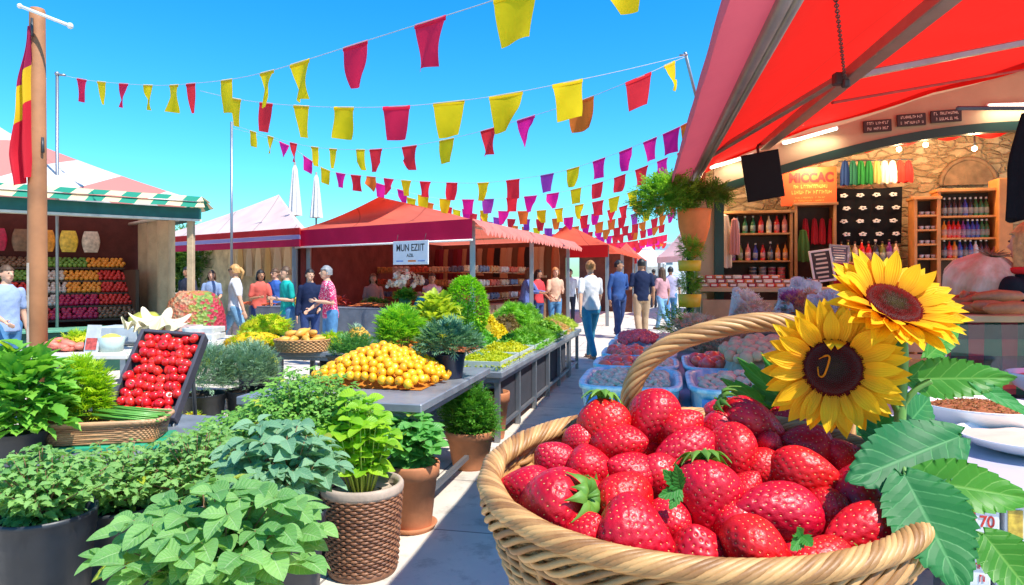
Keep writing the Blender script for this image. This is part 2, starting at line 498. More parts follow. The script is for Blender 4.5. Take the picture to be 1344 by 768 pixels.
red_c = fabric('red_awning', (.74, .012, .010), .62, (.95, .02, .012), .05, .25, 1.25)
pink_c = fabric('lit_pink_valance', (.55, .13, .16), .35, (.75, .10, .13), .06, .25)  # pink of light on and through the red cloth, put into its colour
bar_m = M_('awning_bar', (.34, .31, .28), .4, .12, 5, .05, metal=.5)
def xbar(y): return .60+.193*y
def zcan(x, y):
    q = max(0, x-xbar(y)); return 2.60+.20*(1-math.exp(-q*3))+.262*q

aw = thing('shop_awning', 'big red retractable awning over the right hand shop, seen from below', 'awning', (xbar(5.5), 5.5, 2.6))
ai = -aw.location
def canopy():
    y0, y1 = 1.75, 8.75
    def fn(u, v, dz=0):
        y = y0+(y1-y0)*v; x = xbar(y)+(7.2-xbar(y))*u
        z = zcan(x, y)-.03*math.sin(PI*((u*4) % 1))-.02*math.sin(v*9+u*5)
        fac = 8.3-.25*(x-2.35)-.02
        y = min(y, max(fac, y0)) if u > .04 else y
        return (x+ai.x, y+ai.y, z+ai.z+dz)
    b = MB(); b.grid(lambda u, v: fn(u, v), 40, 40); b.build('canopy', red_c, aw)
    b = MB()
    def vf(u, v):
        y = 1.75+(10.4-1.75)*v; x = xbar(y)-.02-.27*min(1, u*1.35)
        z = 2.6-.10*min(1, u*1.35)-.10*max(0, u-.74)/.26 + .008*math.sin(v*60)*u
        return (x+ai.x, y+ai.y, z+ai.z)
    b.grid(vf, 8, 90); b.build('valance', pink_c, aw)
    b = MB(); b.tube([Vector((xbar(y), y, 2.575))+ai for y in (1.75, 5, 8, 10.5)], .035, 10); b.tube([Vector((xbar(y)+.05, y, 2.56))+ai for y in (1.75, 5, 8, 10.5)], .022, 8)
    b.build('front_bar', bar_m, aw)
canopy()
def on_can(px, py, dz=-.08):
    """where the ray of a photo point meets the canopy underside"""
    kx, kz = (px-CX)/F, -(py-CY)/F
    # 1.4+kz d = 2.6+.25(kx d-.6-.193 d)+dz
    d = (2.6+.12-.157+dz-1.4)/(kz-.262*kx+.262*.193)
    return Vector((kx*d, d, CH+kz*d))
def bar(name, a, b_, wd, hg, mat=bar_m, parent=aw, off=ai):
    a = Vector(a)+off; b_ = Vector(b_)+off
    d = b_-a; L = d.length
    q = d.to_track_quat('Y', 'Z'); M = Matrix.Translation((a+b_)/2) @ q.to_matrix().to_4x4()
    m = MB(); m.box((0, 0, 0), (wd, L, hg), M, 0, .008); return m.build(name, mat, parent)
a1 = SM @ (SL(1003, 192, -.25)[0]); a2 = on_can(1262, -20, -.12)
bar('diagonal_arm', a1, a2, .11, .09)
e0 = on_can(922, 210, -.05); e1 = on_can(1100, 104, -.10); e2 = on_can(1400, 45, -.06)
bar('folding_arm', e0, e1, .06, .05); bar('folding_arm', e1, e2, .07, .05)
s0 = on_can(1092, 135, -.03); s1 = on_can(1400, 82, -.03)
bar('canopy_rib', s0, s1, .035, .025, M_('dull_red_rib', (.35, .05, .04), .6))
b = MB(); b.box(tuple(e1+ai), (.07, .07, .09), bev=.01); b.box(tuple(e1+ai+Vector((.04, -.03, -.04))), (.05, .05, .06), bev=.01)
b.build('arm_joint', dark_metal, aw)
c0 = e1+Vector((0, -.1, -.02)); c1 = on_can(1095, -20, -.02)
b = MB()
for i in range(44):
    p = c0.lerp(c1, i/43)+ai; s = (c1-c0).length/43*.64
    q = (c1-c0).to_track_quat('Y', 'Z').to_matrix().to_4x4()
    pts = [Matrix.Translation(p) @ q @ Matrix.Rotation(R(90*(i % 2)), 4, 'Y') @ Vector((math.cos(t)*s*.36, math.sin(t)*s, 0)) for t in np.linspace(0, 2*PI, 9)[:-1]]
    b.tube(pts, .0032, 5, closed=True)
b.build('chain', dark_metal, aw)

# ---- building
sh = thing('market_shop', 'cream shop building with a dark green arched opening under the red awning', 'shop', SO, STH)
def arch_z(x): 
    t = (x-.10)/6.3; return 2.46+.62*math.sin(PI*min(max(t, 0), 1))
def topz(x):
    wpt = SM @ Vector((x, 0, 0)); return zcan(wpt.x, wpt.y)-.01
b = MB(); n = 60
for i in range(n):
    x0, x1 = .10+6.3*i/n, .10+6.3*(i+1)/n
    vs = [(x0, 0, arch_z(x0)), (x1, 0, arch_z(x1)), (x1, 0, topz(x1)), (x0, 0, topz(x0)), (x0, .16, arch_z(x0)), (x1, .16, arch_z(x1)), (x1, .16, topz(x1)), (x0, .16, topz(x0))]
    b.add(vs, [(0, 1, 2, 3), (5, 4, 7, 6), (0, 4, 5, 1), (3, 2, 6, 7)], smooth=False)
b.box((.0, .08, (2.5)/2), (.2, .16, 2.5)); b.box((6.6, .08, 1.6), (.4, .16, 3.2))
b.build('facade_wall', cream_w, sh)
green_d = M_('dark_green_paint', (.010, .05, .035), .4, .15, 5, .1)
b = MB(); pts = []
for i in range(61):
    x = .13+6.24*i/60; pts.append((x, -.02, arch_z(x)-.035))
vs = []; 
for (x, y, z) in pts: vs += [(x, -.03, z+.05), (x, -.03, z-.05), (x, .10, z-.05), (x, .10, z+.034)]
fs = []
for i in range(60):
    for k in range(4): fs.append((i*4+k, i*4+(k+1) % 4, i*4+4+(k+1) % 4, i*4+4+k))
b.add(vs, fs, smooth=False); b.box((.16, .03, 1.2), (.11, .14, 2.42)); b.box((6.32, .03, 1.2), (.11, .14, 2.42))
b.build('arch_trim', green_d, sh)
# stone back wall
t = NT('rough_stone_wall'); co = t.coord(1.0)
vo = t.n('ShaderNodeTexVoronoi', feature='DISTANCE_TO_EDGE'); vo.inputs['Scale'].default_value = 5
mp = t.n('ShaderNodeMapping'); mp.inputs['Scale'].default_value = (1, 1, 2.2); t.l(co, mp.inputs[0])
nn = t.n('ShaderNodeTexNoise'); nn.inputs['Scale'].default_value = 3; nn.inputs['Detail'].default_value = 5; t.l(mp.outputs[0], nn.inputs['Vector'])
ad = t.n('ShaderNodeVectorMath', operation='MULTIPLY_ADD'); t.l(nn.outputs['Color'], ad.inputs[0]); ad.inputs[1].default_value = (.35, .35, .35); t.l(mp.outputs[0], ad.inputs[2])
t.l(ad.outputs[0], vo.inputs['Vector'])
ed = t.n('ShaderNodeMapRange'); t.l(vo.outputs['Distance'], ed.inputs[0]); ed.inputs[2].default_value = .13
vc = t.n('ShaderNodeTexVoronoi'); vc.inputs['Scale'].default_value = 5; t.l(ad.outputs[0], vc.inputs['Vector'])
cr = t.ramp(vc.outputs['Color'], [(.1, (.34, .24, .13)), (.5, (.56, .43, .26)), (.9, (.68, .55, .36))])
rr5 = t.ramp(t.noise(7, co, 8, .7), [(.3, (.62, .58, .52)), (.65, (1.1, 1.08, 1.05))]); c = t.mix(1.0, t.mix(ed.outputs[0], (.44, .33, .20), cr.outputs[0]), rr5.outputs[0], 'MULTIPLY'); t.l(c, t.b.inputs['Base Color']); t.b.inputs['Roughness'].default_value = .9
h = t.math('ADD', ed.outputs[0], t.math('MULTIPLY', t.noise(30, co), .5)); t.bump(h, .8, .03)
stone_m = t.m
BV = 1.75
b = MB(); b.box((3.4, BV+.1, 1.75), (7.2, .2, 3.9)); b.build('back_wall', stone_m, sh)
for x_ in (-.05, 6.9):
    b = MB(); b.box((x_, .95, 1.6), (.12, 1.58, 3.3)); b.build('side_wall', cream_w, sh)
b = MB()
b.add([(0, .16, 3.45), (6.9, .16, 3.9), (6.9, BV, 3.9), (0, BV, 3.45)], [(0, 1, 2, 3)], smooth=False)
b.add([(0, .16, 3.55), (6.9, .16, 4.0), (6.9, BV+.2, 4.0), (0, BV+.2, 3.55)], [(0, 1, 2, 3)], smooth=False)
b.build('roof', cream_w, sh)
# niche high on the back wall
p, s = SL(1270, 243, BV-.03)
nb = MB(); n = 16; w_, h_ = .30, .32
vs = [(p.x+w_*math.cos(PI*i/n), p.y-.04, p.z+h_*math.sin(PI*i/n)) for i in range(n+1)]+[(p.x+w_*math.cos(PI*i/n), p.y+.02, p.z+h_*math.sin(PI*i/n)) for i in range(n+1)]
nb.add(vs, [tuple(range(n+1))]+[(i, i+1, n+2+i, n+1+i) for i in range(n)]+[(0, n, 2*n+1, n+1)], smooth=False)
nb.tube([(p.x+(w_+.03)*math.cos(PI*i/n), p.y-.03, p.z+(h_+.03)*math.sin(PI*i/n)) for i in range(n+1)], .03, 8)
nb.build('niche', M_('brown_stone', (.26, .17, .10), .85, .3, 9, .5, 30), sh)
# hanging red fabric just inside the arch
b = MB(); pa, _ = SL(1085, 222, .5); pb, _ = SL(1350, 150, .5)
b.grid(lambda u, v: (pa.x+(pb.x-pa.x)*u, .35+.9*v, arch_z(pa.x+(pb.x-pa.x)*u)+.16-.13*math.sin(PI*v)-.04*math.sin(u*30)), 40, 8)
tag(b.build('ceiling_drape', red_c), 'red cloth swag hanging just inside the top of the shop arch', 'drape')
bpy.data.objects['ceiling_drape'].matrix_world = SM

tube_em = emit('tube_glow', (1, .90, .72), 3.5)
def fluor(px0, py0, px1, py1, label, v=-.08):
    a, _ = SL(px0, py0, v); c, _ = SL(px1, py1, v)
    t = sthing('fluorescent_lamp', label, 'lamp', a, 'tube lamps on the shop front')
    d = c-a; M = Matrix.Translation(d/2) @ Matrix.Rotation(-math.atan2(d.z, d.x), 4, 'Y'); L = d.length
    b = MB(); b.box((0, .035, .012), (L, .045, .04), M, 0, .005); b.build('housing', white_p, t)
    b = MB(); b.tube([M @ Vector((x, 0, 0)) for x in (-L/2+.02, L/2-.02)], .017, 10); b.build('tube', tube_em, t)
    la = bpy.data.lights.new('tube_light', 'AREA'); la.shape = 'RECTANGLE'; la.size = L; la.size_y = .04; la.energy = 1.6; la.color = (1, .9, .72)
    lo = bpy.data.objects.new('tube_light', la); COL.objects.link(lo)
    mid = SM @ ((a+c)/2+Vector((0, -.03, -.03))); lo.matrix_world = Matrix.Translation(mid) @ (SM.to_3x3().to_4x4()) @ Matrix.Rotation(R(25), 4, 'X')
fluor(931, 221, 990, 203, 'left short tube lamp on the cream wall above the green arch')
fluor(1027, 189, 1101, 168, 'longer tube lamp beside the diagonal awning arm')
fluor(1296, 139, 1362, 137, 'tube lamp at the right end of the shop front by the photo edge')
# little signs over the arch
sgn_d = M_('brown_black_board', (.035, .018, .014), .5)
chalk = M_('cream_lettering', (.75, .66, .5), .6, .05)
for i, (x0, x1, yc, lb, tx) in enumerate([(1133, 1170, 167, 'leftmost of the three small dark boards above the green arch', ''), (1177, 1215, 159, 'middle of the three small dark boards above the green arch', ''), (1221, 1262, 154, 'rightmost of the three small dark boards above the green arch', '')]):
    a, s = SL(x0, yc, -.03); c, _ = SL(x1, yc-3, -.03)
    t = sthing('sign_board', lb, 'sign', a, 'dark signs above the arch')
    w_ = (c-a).length; b = MB(); M = Matrix.Translation((w_/2, 0, (c.z-a.z)/2)) @ Matrix.Rotation(-math.atan2(c.z-a.z, c.x-a.x), 4, 'Y')
    b.box((0, 0, 0), (w_, .025, .135), M, 0, .004); b.build('board', sgn_d, t)
    scrawl('lettering', (.032, -.030), w_*.84, .036, chalk, t, M @ Matrix.Translation((0, -.015, 0)), i+3)

# television hanging from the arm bracket
a, s = SL(1001, 231, -.45)
t = sthing('television', 'black flat screen hanging tilted at the top left of the shop arch', 'television', a)
M = Matrix.Rotation(R(-9), 4, 'Y') @ Matrix.Rotation(R(8), 4, 'X')
wd, hd = 47/s, 62/s
b = MB(); b.box((0, 0, 0), (wd, .05, hd), M, 0, .008); b.build('screen', M_('matt_black', (.006, .006, .008), .55, .1, spec=.2), t)
b = MB(); b.box((0, .06, 0), (wd*.5, .06, hd*.5), M, 0, .006); b.tube([M @ Vector((0, .08, 0)), M @ Vector((0, .08, hd*.62)), Vector((-.02, .2, hd*.75))], .016, 8); b.build('bracket', dark_metal, t)

# orange poster sign
a, s = SL(1061, 245, 1.15)
t = sthing('poster_sign', 'orange poster with red capitals above the bottle shelves', 'sign', a)
b = MB(); b.box((0, 0, 0), (68/s, .02, 50/s), None, 0, .003); b.build('board', M_('orange_poster', (.72, .09, .015), .5, .12, 5), t)
redl = M_('red_lettering', (.45, .01, .01), .5, .05); yel = M_('yellow_lettering', (.9, .42, .10), .5, .05)
text_mesh('lettering', 'MICCAC', .17, redl, t, Matrix.Translation((3/s, -.013, 11/s)) @ VERT, .0012, width=54/s, bold=.05)
scrawl('lettering', (0, -7.5/s), 54/s, 5.2/s, yel, t, Matrix.Translation((0, -.012, 0)), 8)
scrawl('lettering', (-14.5/s, -18.5/s), 40/s, 2.2/s, yel, t, Matrix.Translation((0, -.012, 0)), 9)

def box_shelf(name, label, px0, px1, pyt, zb, v, depth, boards, dividers=(), mat=wood, back=True):
    a, s = SL(px0, pyt, v); c, _ = SL(px1, pyt, v); w_ = c.x-a.x
    t = sthing(name, label, 'shelf', (a.x, v, zb)); h = a.z-zb
    T = .035
    b = MB(); b.box((T/2, depth/2, h/2), (T, depth, h), None, 0, .003); b.build('side_panel', mat, t)
    b = MB(); b.box((w_-T/2, depth/2, h/2), (T, depth, h), None, 0, .003); b.build('side_panel', mat, t)
    b = MB(); b.box((w_/2, depth/2, h+T/2), (w_+.04, depth+.03, T), None, 0, .003); b.build('top_board', mat, t)
    if back:
        b = MB(); b.box((w_/2, depth-.01, h/2), (w_-2*T-.004, .015, h-.004)); b.build('back_panel', M_('dark_shelf_back', (.06, .03, .015), .7), t)
    for z in boards:
        b = MB(); b.box((w_/2, depth/2-.01, z-zb), (w_-2*T-.004, depth-.03, .022), None, 0, .002); b.build('shelf_board', mat, t)
    return t, a.x, w_
def zat(py, v, px=1000): return SL(px, py, v)[0].z

def bottle_proto(key, col, capc, h=.24, r=.033, glass=True):
    nm = 'bottle'
    t = thing(nm, 'x', 'bottle', (0, 0, -5))
    b = MB(); b.lathe([(0, 0), (r*.95, 0), (r, .01), (r, h*.55), (r*.75, h*.68), (r*.36, h*.76), (r*.33, h*.92)], 14)
    b.build('body', M_('bottle_'+key, col, .18, .1, 10, 0, coat=.4), t)
    b = MB(); b.lathe([(r*.42, h*.90), (r*.42, h), (0, h)], 10); b.build('cap', M_('cap_'+key, capc, .35, .05), t)
    b = MB(); b.lathe([(r*1.02, h*.14), (r*1.02, h*.45)], 14); b.build('label', M_('lab_'+key, sc(tuple(.28+.6*x for x in col), .8), .6), t)
    return t
BP = {}
BC = {'olive': (.20, .22, .04), 'green': (.02, .14, .05), 'red': (.62, .02, .015), 'pink': (.75, .22, .18), 'orange': (.75, .25, .03), 'cream': (.72, .55, .35), 'blue': (.03, .05, .30), 'dark': (.03, .03, .04), 'white': (.7, .7, .68), 'purple': (.20, .03, .20)}
for k, c in BC.items(): BP[k] = bottle_proto(k, c, (.7, .65, .6) if k in ('dark', 'green', 'blue') else (.08, .04, .03))
used_b = set()
def put_bottle(k, loc, label, group, s=1.0):
    if k not in used_b:
        r = BP[k]; used_b.add(k); r.location = loc; r.scale = (s,)*3; r['label'] = label; r['group'] = group; r.rotation_euler.z = STH
        return r
    return dup(BP[k], loc, (0, 0, STH), label, group, s)
CN = {'olive': 'olive green', 'green': 'dark green', 'red': 'red', 'pink': 'pink', 'orange': 'orange', 'cream': 'cream', 'blue': 'blue', 'dark': 'black', 'white': 'white', 'purple': 'purple'}

V1 = 1.05
z0, z1, z2 = zat(307, V1), zat(343, V1), zat(371, V1)
box_shelf('bottle_shelf', 'open wooden shelf of bottles on the left side of the shop', 945, 1041, 281, .0, V1, .28, [z0, z1, z2, .7])
cols = ['olive', 'white', 'green', 'green', 'red', 'cream', 'red', 'pink']
for i, k in enumerate(cols):
    a, s = SL(957+i*10.4, 300, V1+.1)
    put_bottle(k, SM @ Vector((a.x, V1+.1, z0+.012)), '%s bottle on the top board of the left bottle shelf' % CN[k], 'bottles on top board of left shelf', 1.0+.06*(i > 3))
cols = ['purple', 'olive', 'pink', 'blue', 'red', 'dark', 'orange', 'orange']
for i, k in enumerate(cols):
    a, s = SL(962+i*9.8, 300, V1+.1)
    put_bottle(k, SM @ Vector((a.x, V1+.1, z1+.012)), '%s bottle on the middle board of the left bottle shelf' % CN[k], 'bottles on middle board of left shelf', .98+.08*(i % 3 == 2))
# jars stacked on lower board
def jar(loc, col, key, label, group, r=.05, h=.05):
    k = 'jar'+key
    if k not in BP:
        t = thing('tin_can', label, 'tin', loc, STH, group); BP[k] = t
        b = MB(); b.lathe([(0, 0), (r, 0), (r, h*.8), (0, h*.8)], 14); b.build('body', M_('tin_'+key, col, .4), t)
        b = MB(); b.lathe([(r*1.03, h*.75), (r*1.03, h*.96), (0, h*.96)], 14); b.build('lid', M_('lid_'+key, (.5, .45, .42), .35, metal=.6), t)
        return t
    return dup(BP[k], loc, (0, 0, STH), label, group)
JC = [('navy', (.03, .05, .08)), ('grey', (.16, .15, .16)), ('plum', (.22, .04, .08)), ('rose', (.6, .12, .12))]
for i, (k, c) in enumerate(JC):
    for r_ in range(4):
        a, s = SL(988+i*12.5, 300, V1+.12)
        jar(SM @ Vector((a.x, V1+.12, z2+.012+r_*.05)), c, k, 'small %s lidded tin in a stack at the bottom of the bottle shelf' % k, 'stacked tins on the bottle shelf')

box_shelf('garment_rack_frame', 'tall open wooden frame beside the bottle shelf with red clothes inside', 1043, 1098, 270, 0, V1-.02, .30, [.9], back=True)
def sock(loc, w_, h, mat, label, cat, group, name, wav=3, parent=None):
    """hanging cloth: folded sheet with thickness and gathered top"""
    b = MB()
    def fn(u, v):
        a = 2*PI*u; k = .55+.45*min(1, v*2.2)
        return (w_/2*k*math.cos(a)*(1+.06*math.sin(wav*a+v*3)), .028*k*math.sin(a)*(1+.5*math.sin(wav*2*a)), -h*v-.012*math.sin(a*wav)*v)
    b.grid(fn, 28, 8, closeu=True)
    b.grid(lambda u, v: (w_/2*.55*math.cos(2*PI*u)*(1-v), .015*math.sin(2*PI*u)*(1-v), .02*v), 28, 2, closeu=True)
    o = b.build(name, mat, None, loc, (0, 0, STH)); tag(o, label, cat, group); return o
for i, px in enumerate((1057, 1069, 1079, 1091)):
    a, s = SL(px, 288, V1+.1)
    sock(SM @ a, 9/s, 32/s, fabric('crimson_cloth', (.42, .02, .03), .1), 'crimson garment hanging in the open wooden frame', 'garment', 'red garments in the wooden frame', 'hanging_garment')
a, s = SL(1054, 303, V1+.05)
sock(SM @ a, 15/s, 40/s, fabric('leaf_green_cloth', (.06, .14, .03), .1), 'green knitted garment hanging low in the wooden frame', 'garment', None, 'hanging_garment')
# white/pink robe on the left upright
a, s = SL(950, 283, V1-.12)
sock(SM @ a, 20/s, 68/s, fabric('white_robe', (.62, .52, .46), .1), 'long off white robe hanging at the left end of the bottle shelf', 'garment', None, 'hanging_robe', 4)
a, s = SL(964, 288, V1-.2)
sock(SM @ a, 13/s, 46/s, fabric('pink_scarf', (.62, .28, .28), .1), 'pale pink scarf hanging beside the off white robe', 'scarf', None, 'hanging_scarf', 5)

# row of coloured tassels on a rail under the arch
ra, _ = SL(1100, 212, 1.2); rb, _ = SL(1198, 209, 1.2)
b = MB(); b.tube([ra, rb], .008, 8); o = b.build('hanging_rail', dark_metal); o.matrix_world = SM; tag(o, 'thin metal rail carrying the coloured cloth bundles', 'rail')
for i, (c, nm) in enumerate([((.02, .06, .22), 'navy'), ((.03, .20, .12), 'sea green'), ((.03, .28, .06), 'leaf green'), ((.02, .22, .05), 'green'), ((.45, .38, .12), 'mustard'), ((.75, .70, .58), 'cream'), ((.78, .72, .66), 'white'), ((.65, .03, .02), 'red'), ((.55, .02, .02), 'dark red')]):
    a, s = SL(1109+i*10.4, 212, 1.2)
    sock(SM @ a, 11.5/s, (31-.5*i)/s, fabric('bundle_'+nm, c, .12), '%s cloth bundle hanging on the rail under the arch' % nm, 'cloth', 'cloth bundles on the rail', 'cloth_bundle', 4)

# black cloth with white prints
a, s = SL(1139, 246, 1.22); w_, h_ = 82/s, 74/s
t = sthing('printed_cloth', 'black cloth with rows of white prints hanging in the shop', 'cloth', a)
b = MB()
b.grid(lambda u, v: (w_*(u-.5)-.02*v, -.02*math.sin(u*14)*v, -h_*v-.02*math.sin(u*PI)), 30, 12); b.grid(lambda u, v: (w_*(u-.5)-.02*v, .012-.02*math.sin(u*14)*v, -h_*v-.02*math.sin(u*PI)), 30, 12)
b.build('sheet', M_('black_cloth', (.008, .008, .010), .9, .2, spec=.1), t)
b = MB()
for j in range(4):
    for i in range(4):
        cx, cz = w_*(-.36+.24*i+.04*(j % 2)), -h_*(.14+.23*j)
        for q in range(5):
            an = q*1.3+i+j; b.ell((cx+.03*math.cos(an), -.03, cz+.018*math.sin(an)), (.022, .004, .011), 8, 5)
b.build('white_print', M_('white_print', (.7, .7, .68), .8), t)
# bottles beneath the cloth on a ledge
zl = zat(344, 1.15, 1140)
b = MB(); a, _ = SL(1098, 344, 1.15); c, _ = SL(1183, 344, 1.15); b.box(((a.x+c.x)/2, 1.25, zl/2), (c.x-a.x, .3, zl), None, 0, .01)
o = b.build('bottle_ledge', wood); o.matrix_world = SM; tag(o, 'wooden ledge below the black printed cloth', 'ledge')
for i, k in enumerate(['orange', 'olive', 'cream', 'red', 'red', 'dark', 'olive', 'purple', 'cream']):
    a, s = SL(1104+i*9, 344, 1.17)
    put_bottle(k, SM @ Vector((a.x, 1.17, zl)), '%s bottle on the ledge below the black printed cloth' % CN[k], 'bottles below the black cloth', 1.12+.1*(i % 2))
# chalk boards
def price_board(px, py, w, h, tilt, label, v, frame, face):
    a, s = SL(px, py, v); t = sthing('price_board', label, 'sign', a); W_, H_ = w/s, h/s
    M = Matrix.Rotation(R(tilt), 4, 'Y') @ Matrix.Rotation(R(-8), 4, 'X')
    b = MB(); b.box((0, 0, 0), (W_, .015, H_), M, 0, .002); b.build('panel', face, t)
    b = MB()
    for (x, z, bw, bh) in ((-W_/2, 0, .025, H_+.03), (W_/2, 0, .025, H_+.03), (0, H_/2, W_-.024, .025), (0, -H_/2, W_-.024, .025)): b.box((x, -.004, z), (bw, .03, bh), M, 0, .003)
    b.build('frame', frame, t)
    b = MB(); 
    for i in range(6): b.box((random.uniform(-.01, .01), -.012, H_*(.38-.15*i)), (W_*random.uniform(.5, .75), .004, H_*.06), M)
    b.build('writing', chalk, t); 
price_board(1079, 349, 25, 40, -8, 'white framed leaning board with cream lines of writing', .55, white_p, M_('slate', (.05, .045, .04), .7))
price_board(1101, 334, 22, 22, 4, 'small slate grey price board beside the white framed board', .7, M_('grey_frame', (.35, .36, .38), .6), M_('slate_blue', (.14, .15, .19), .7))
# red cloth table
zc_ = zat(346, .6, 1118); a, _ = SL(1094, 346, .6); c, _ = SL(1165, 346, .6)
b = MB(); b.grid(lambda u, v: (a.x+(c.x-a.x)*u, .6+.012*math.sin(u*40)*v, zc_-.5*v), 60, 6); b.add([(a.x, .6, zc_), (c.x, .6, zc_), (c.x, 1.0, zc_), (a.x, 1.0, zc_)], [(0, 1, 2, 3)])
o = b.build('red_tablecloth', fabric('red_cloth', (.55, .01, .02), .1)); o.matrix_world = SM; tag(o, 'plain red tablecloth over a small table in the shop', 'tablecloth')

# narrow shelf with cups, right
V2 = 1.0
zz = [zat(y, V2, 1220) for y in (283, 302, 321, 340)]
box_shelf('narrow_shelf', 'narrow honey coloured wooden shelf with white cups', 1200, 1234, 262, 0, V2, .25, zz+[.7], mat=M_('honey_wood', (.55, .24, .07), .5, .2, 5))
cup = None
for z in zz:
    for i in range(3):
        a, s = SL(1209+i*8, 300, V2+.1)
        if cup is None:
            b = MB(); b.lathe([(0, 0), (.02, 0), (.032, .045), (.028, .045), (.018, .006), (0, .006)], 12)
            cup = b.build('cup', white_p); cup.location = SM @ Vector((a.x, V2+.1, z+.012)); tag(cup, 'small white cup on the narrow honey wood shelf', 'cup', 'cups on the narrow shelf')
        else:
            o = cup.copy(); COL.objects.link(o); o.location = SM @ Vector((a.x, V2+.1, z+.012))
# wide shelf with hanging coloured bottles/bags
zz = [zat(y, V2, 1265) for y in (284, 313, 340)]
box_shelf('display_shelf', 'wide wooden display shelf of coloured bottles at the right of the shop', 1231, 1312, 252, 0, V2+.02, .25, zz+[.7], mat=M_('honey_wood', (.5, .2, .05)))
rowc = [['dark', 'dark', 'dark', 'dark', 'blue', 'dark', 'green', 'green', 'green'], ['orange', 'red', 'red', 'red', 'purple', 'blue', 'blue', 'blue', 'green', 'green'], ['dark', 'red', 'orange', 'blue', 'dark', 'blue', 'white', 'dark', 'dark']]
for j, row in enumerate(rowc):
    for i, k in enumerate(row):
        a, s = SL(1238+i*(62/len(row))+1, 300, V2+.1)
        put_bottle(k, SM @ Vector((a.x, V2+.1, zz[j]+.012)), '%s bottle on the %s board of the wide display shelf' % (CN[k], ['top', 'middle', 'lowest'][j]), 'bottles on %s board of display shelf' % ['top', 'middle', 'lowest'][j], .98)
b = MB(); a, s = SL(1318, 300, V2); b.box((a.x, V2+.1, 1.3), (.16, .3, 2.6), None, 0, .01); o = b.build('wooden_post', M_('honey_wood', (.5, .2, .05))); o.matrix_world = SM; tag(o, 'thick honey wood post right of the display shelf', 'post')

# bulbs on a string
bulb = None
for i, (px, py) in enumerate([(944, 248), (1060, 205), (1075, 206), (1180, 196), (1279, 195), (1215, 190)]):
    a, s = SL(px, py, .9)
    t = sthing('light_bulb', 'small glowing bulb hanging under the shop arch', 'lamp', a, 'bulbs under the shop arch')
    b = MB(); b.ell((0, 0, 0), .03, 10, 8); b.build('globe', emit('bulb_glow', (1, .72, .38), 30), t)
    b = MB(); b.tube([(0, 0, .025), (0, 0, .07), (0, 0, .4)], [.015, .012, .004], 6); b.build('socket', dark_metal, t)
    la = bpy.data.lights.new('bulb_light', 'POINT'); la.energy = 12; la.color = (1, .70, .36); la.shadow_soft_size = .05
    lo = bpy.data.objects.new('bulb_light', la); COL.objects.link(lo); lo.location = SM @ (a+Vector((0, -.02, -.08)))

# front counter with packets
ca, _ = SL(918, 380, -.55); cb, _ = SL(1215, 382, -.55)
zt = ca.z
t = sthing('shop_counter', 'long plank sided wooden counter across the shop front', 'counter', (ca.x, -.55, 0))
L = cb.x-ca.x+.3
b = MB(); b.box((L/2, .3, zt), (L, .68, .05), None, 0, .006); b.build('worktop', wood_l, t)
for i in range(4):
    b = MB(); b.box((L/2, -.02, .16+i*.28), (L-.06, .03, .26), None, 0, .006); b.build('plank', wood_l, t)
b = MB(); b.box((.05, .3, zt/2-.02), (.06, .55, zt-.06)); b.box((L-.05, .3, zt/2-.02), (.06, .55, zt-.06)); b.build('end_panel', wood_l, t)
pk = {}
def packet(k, col, loc, label, group, size=(.10, .07, .045), rz=0):
    if k not in pk:
        t = thing('food_packet', label, 'packet', loc, STH+rz, group)
        b = MB(); b.box((0, 0, size[2]/2), size, None, 0, .008); b.build('wrapper', M_('pk_'+k, col, .35, .2, 20), t)
        b = MB(); b.box((0, -size[1]/2-.001, size[2]/2), (size[0]*.6, .004, size[2]*.55)); b.build('label', M_('pklabel', (.75, .66, .52), .5), t)
        pk[k] = t; return t
    return dup(pk[k], loc, (0, 0, STH+rz), label, group)
pcs = [('tan', (.5, .26, .14)), ('red', (.55, .04, .03)), ('orange', (.7, .2, .05)), ('brown', (.22, .07, .04)), ('cream', (.7, .58, .4)), ('maroon', (.3, .02, .05))]
for j in range(3):
    for i in range(13 if j < 2 else 9):
        k, c = pcs[(i*7+j*3) % 6]
        a, s = SL(925+i*12.3-(3*j), 380, -.42)
        packet(k, c, SM @ Vector((a.x, -.42+.03*j, zt+.026+j*.047)), '%s food packet stacked on the wooden shop counter' % k, 'food packets on the shop counter', rz=random.uniform(-.08, .08))

# -------- glass bread case
d0 = 3.55
gp = PZ(1212, 412, 1.2); gx = P(1212, 412, 3.5).x
t = thing('glass_counter', 'glass fronted counter with chequered cloth at the right edge', 'counter', (gx, 3.35, 0))
GL = 1.9
glass = NT('clear_glass'); glass.b.inputs['Transmission Weight'].default_value = 1; glass.b.inputs['Roughness'].default_value = .03; glass.b.inputs['IOR'].default_value = 1.45; glass.b.inputs['Base Color'].default_value = (.93, .97, .96, 1); glass = glass.m
b = MB(); b.box((GL/2, .4, 1.19), (GL, .85, .035), None, 0, .004); b.build('top_board', wood_l, t)
b = MB(); b.box((GL/2, .0, 1.03), (GL-.04, .006, .26)); b.build('glass_front', glass, t)
b = MB()
for x in (.01, .42, .9, 1.4): b.box((x, -.006, 1.03), (.014, .014, .28))
b.build('glass_clip', M_('chrome', (.7, .7, .7), .2, 0, metal=1), t)
b = MB(); b.box((GL/2, .4, .88), (GL-.02, .8, .03)); b.box((.02, .4, .43), (.04, .78, .86)); b.box((GL-.02, .4, .43), (.04, .78, .86)); b.build('frame', wood, t)
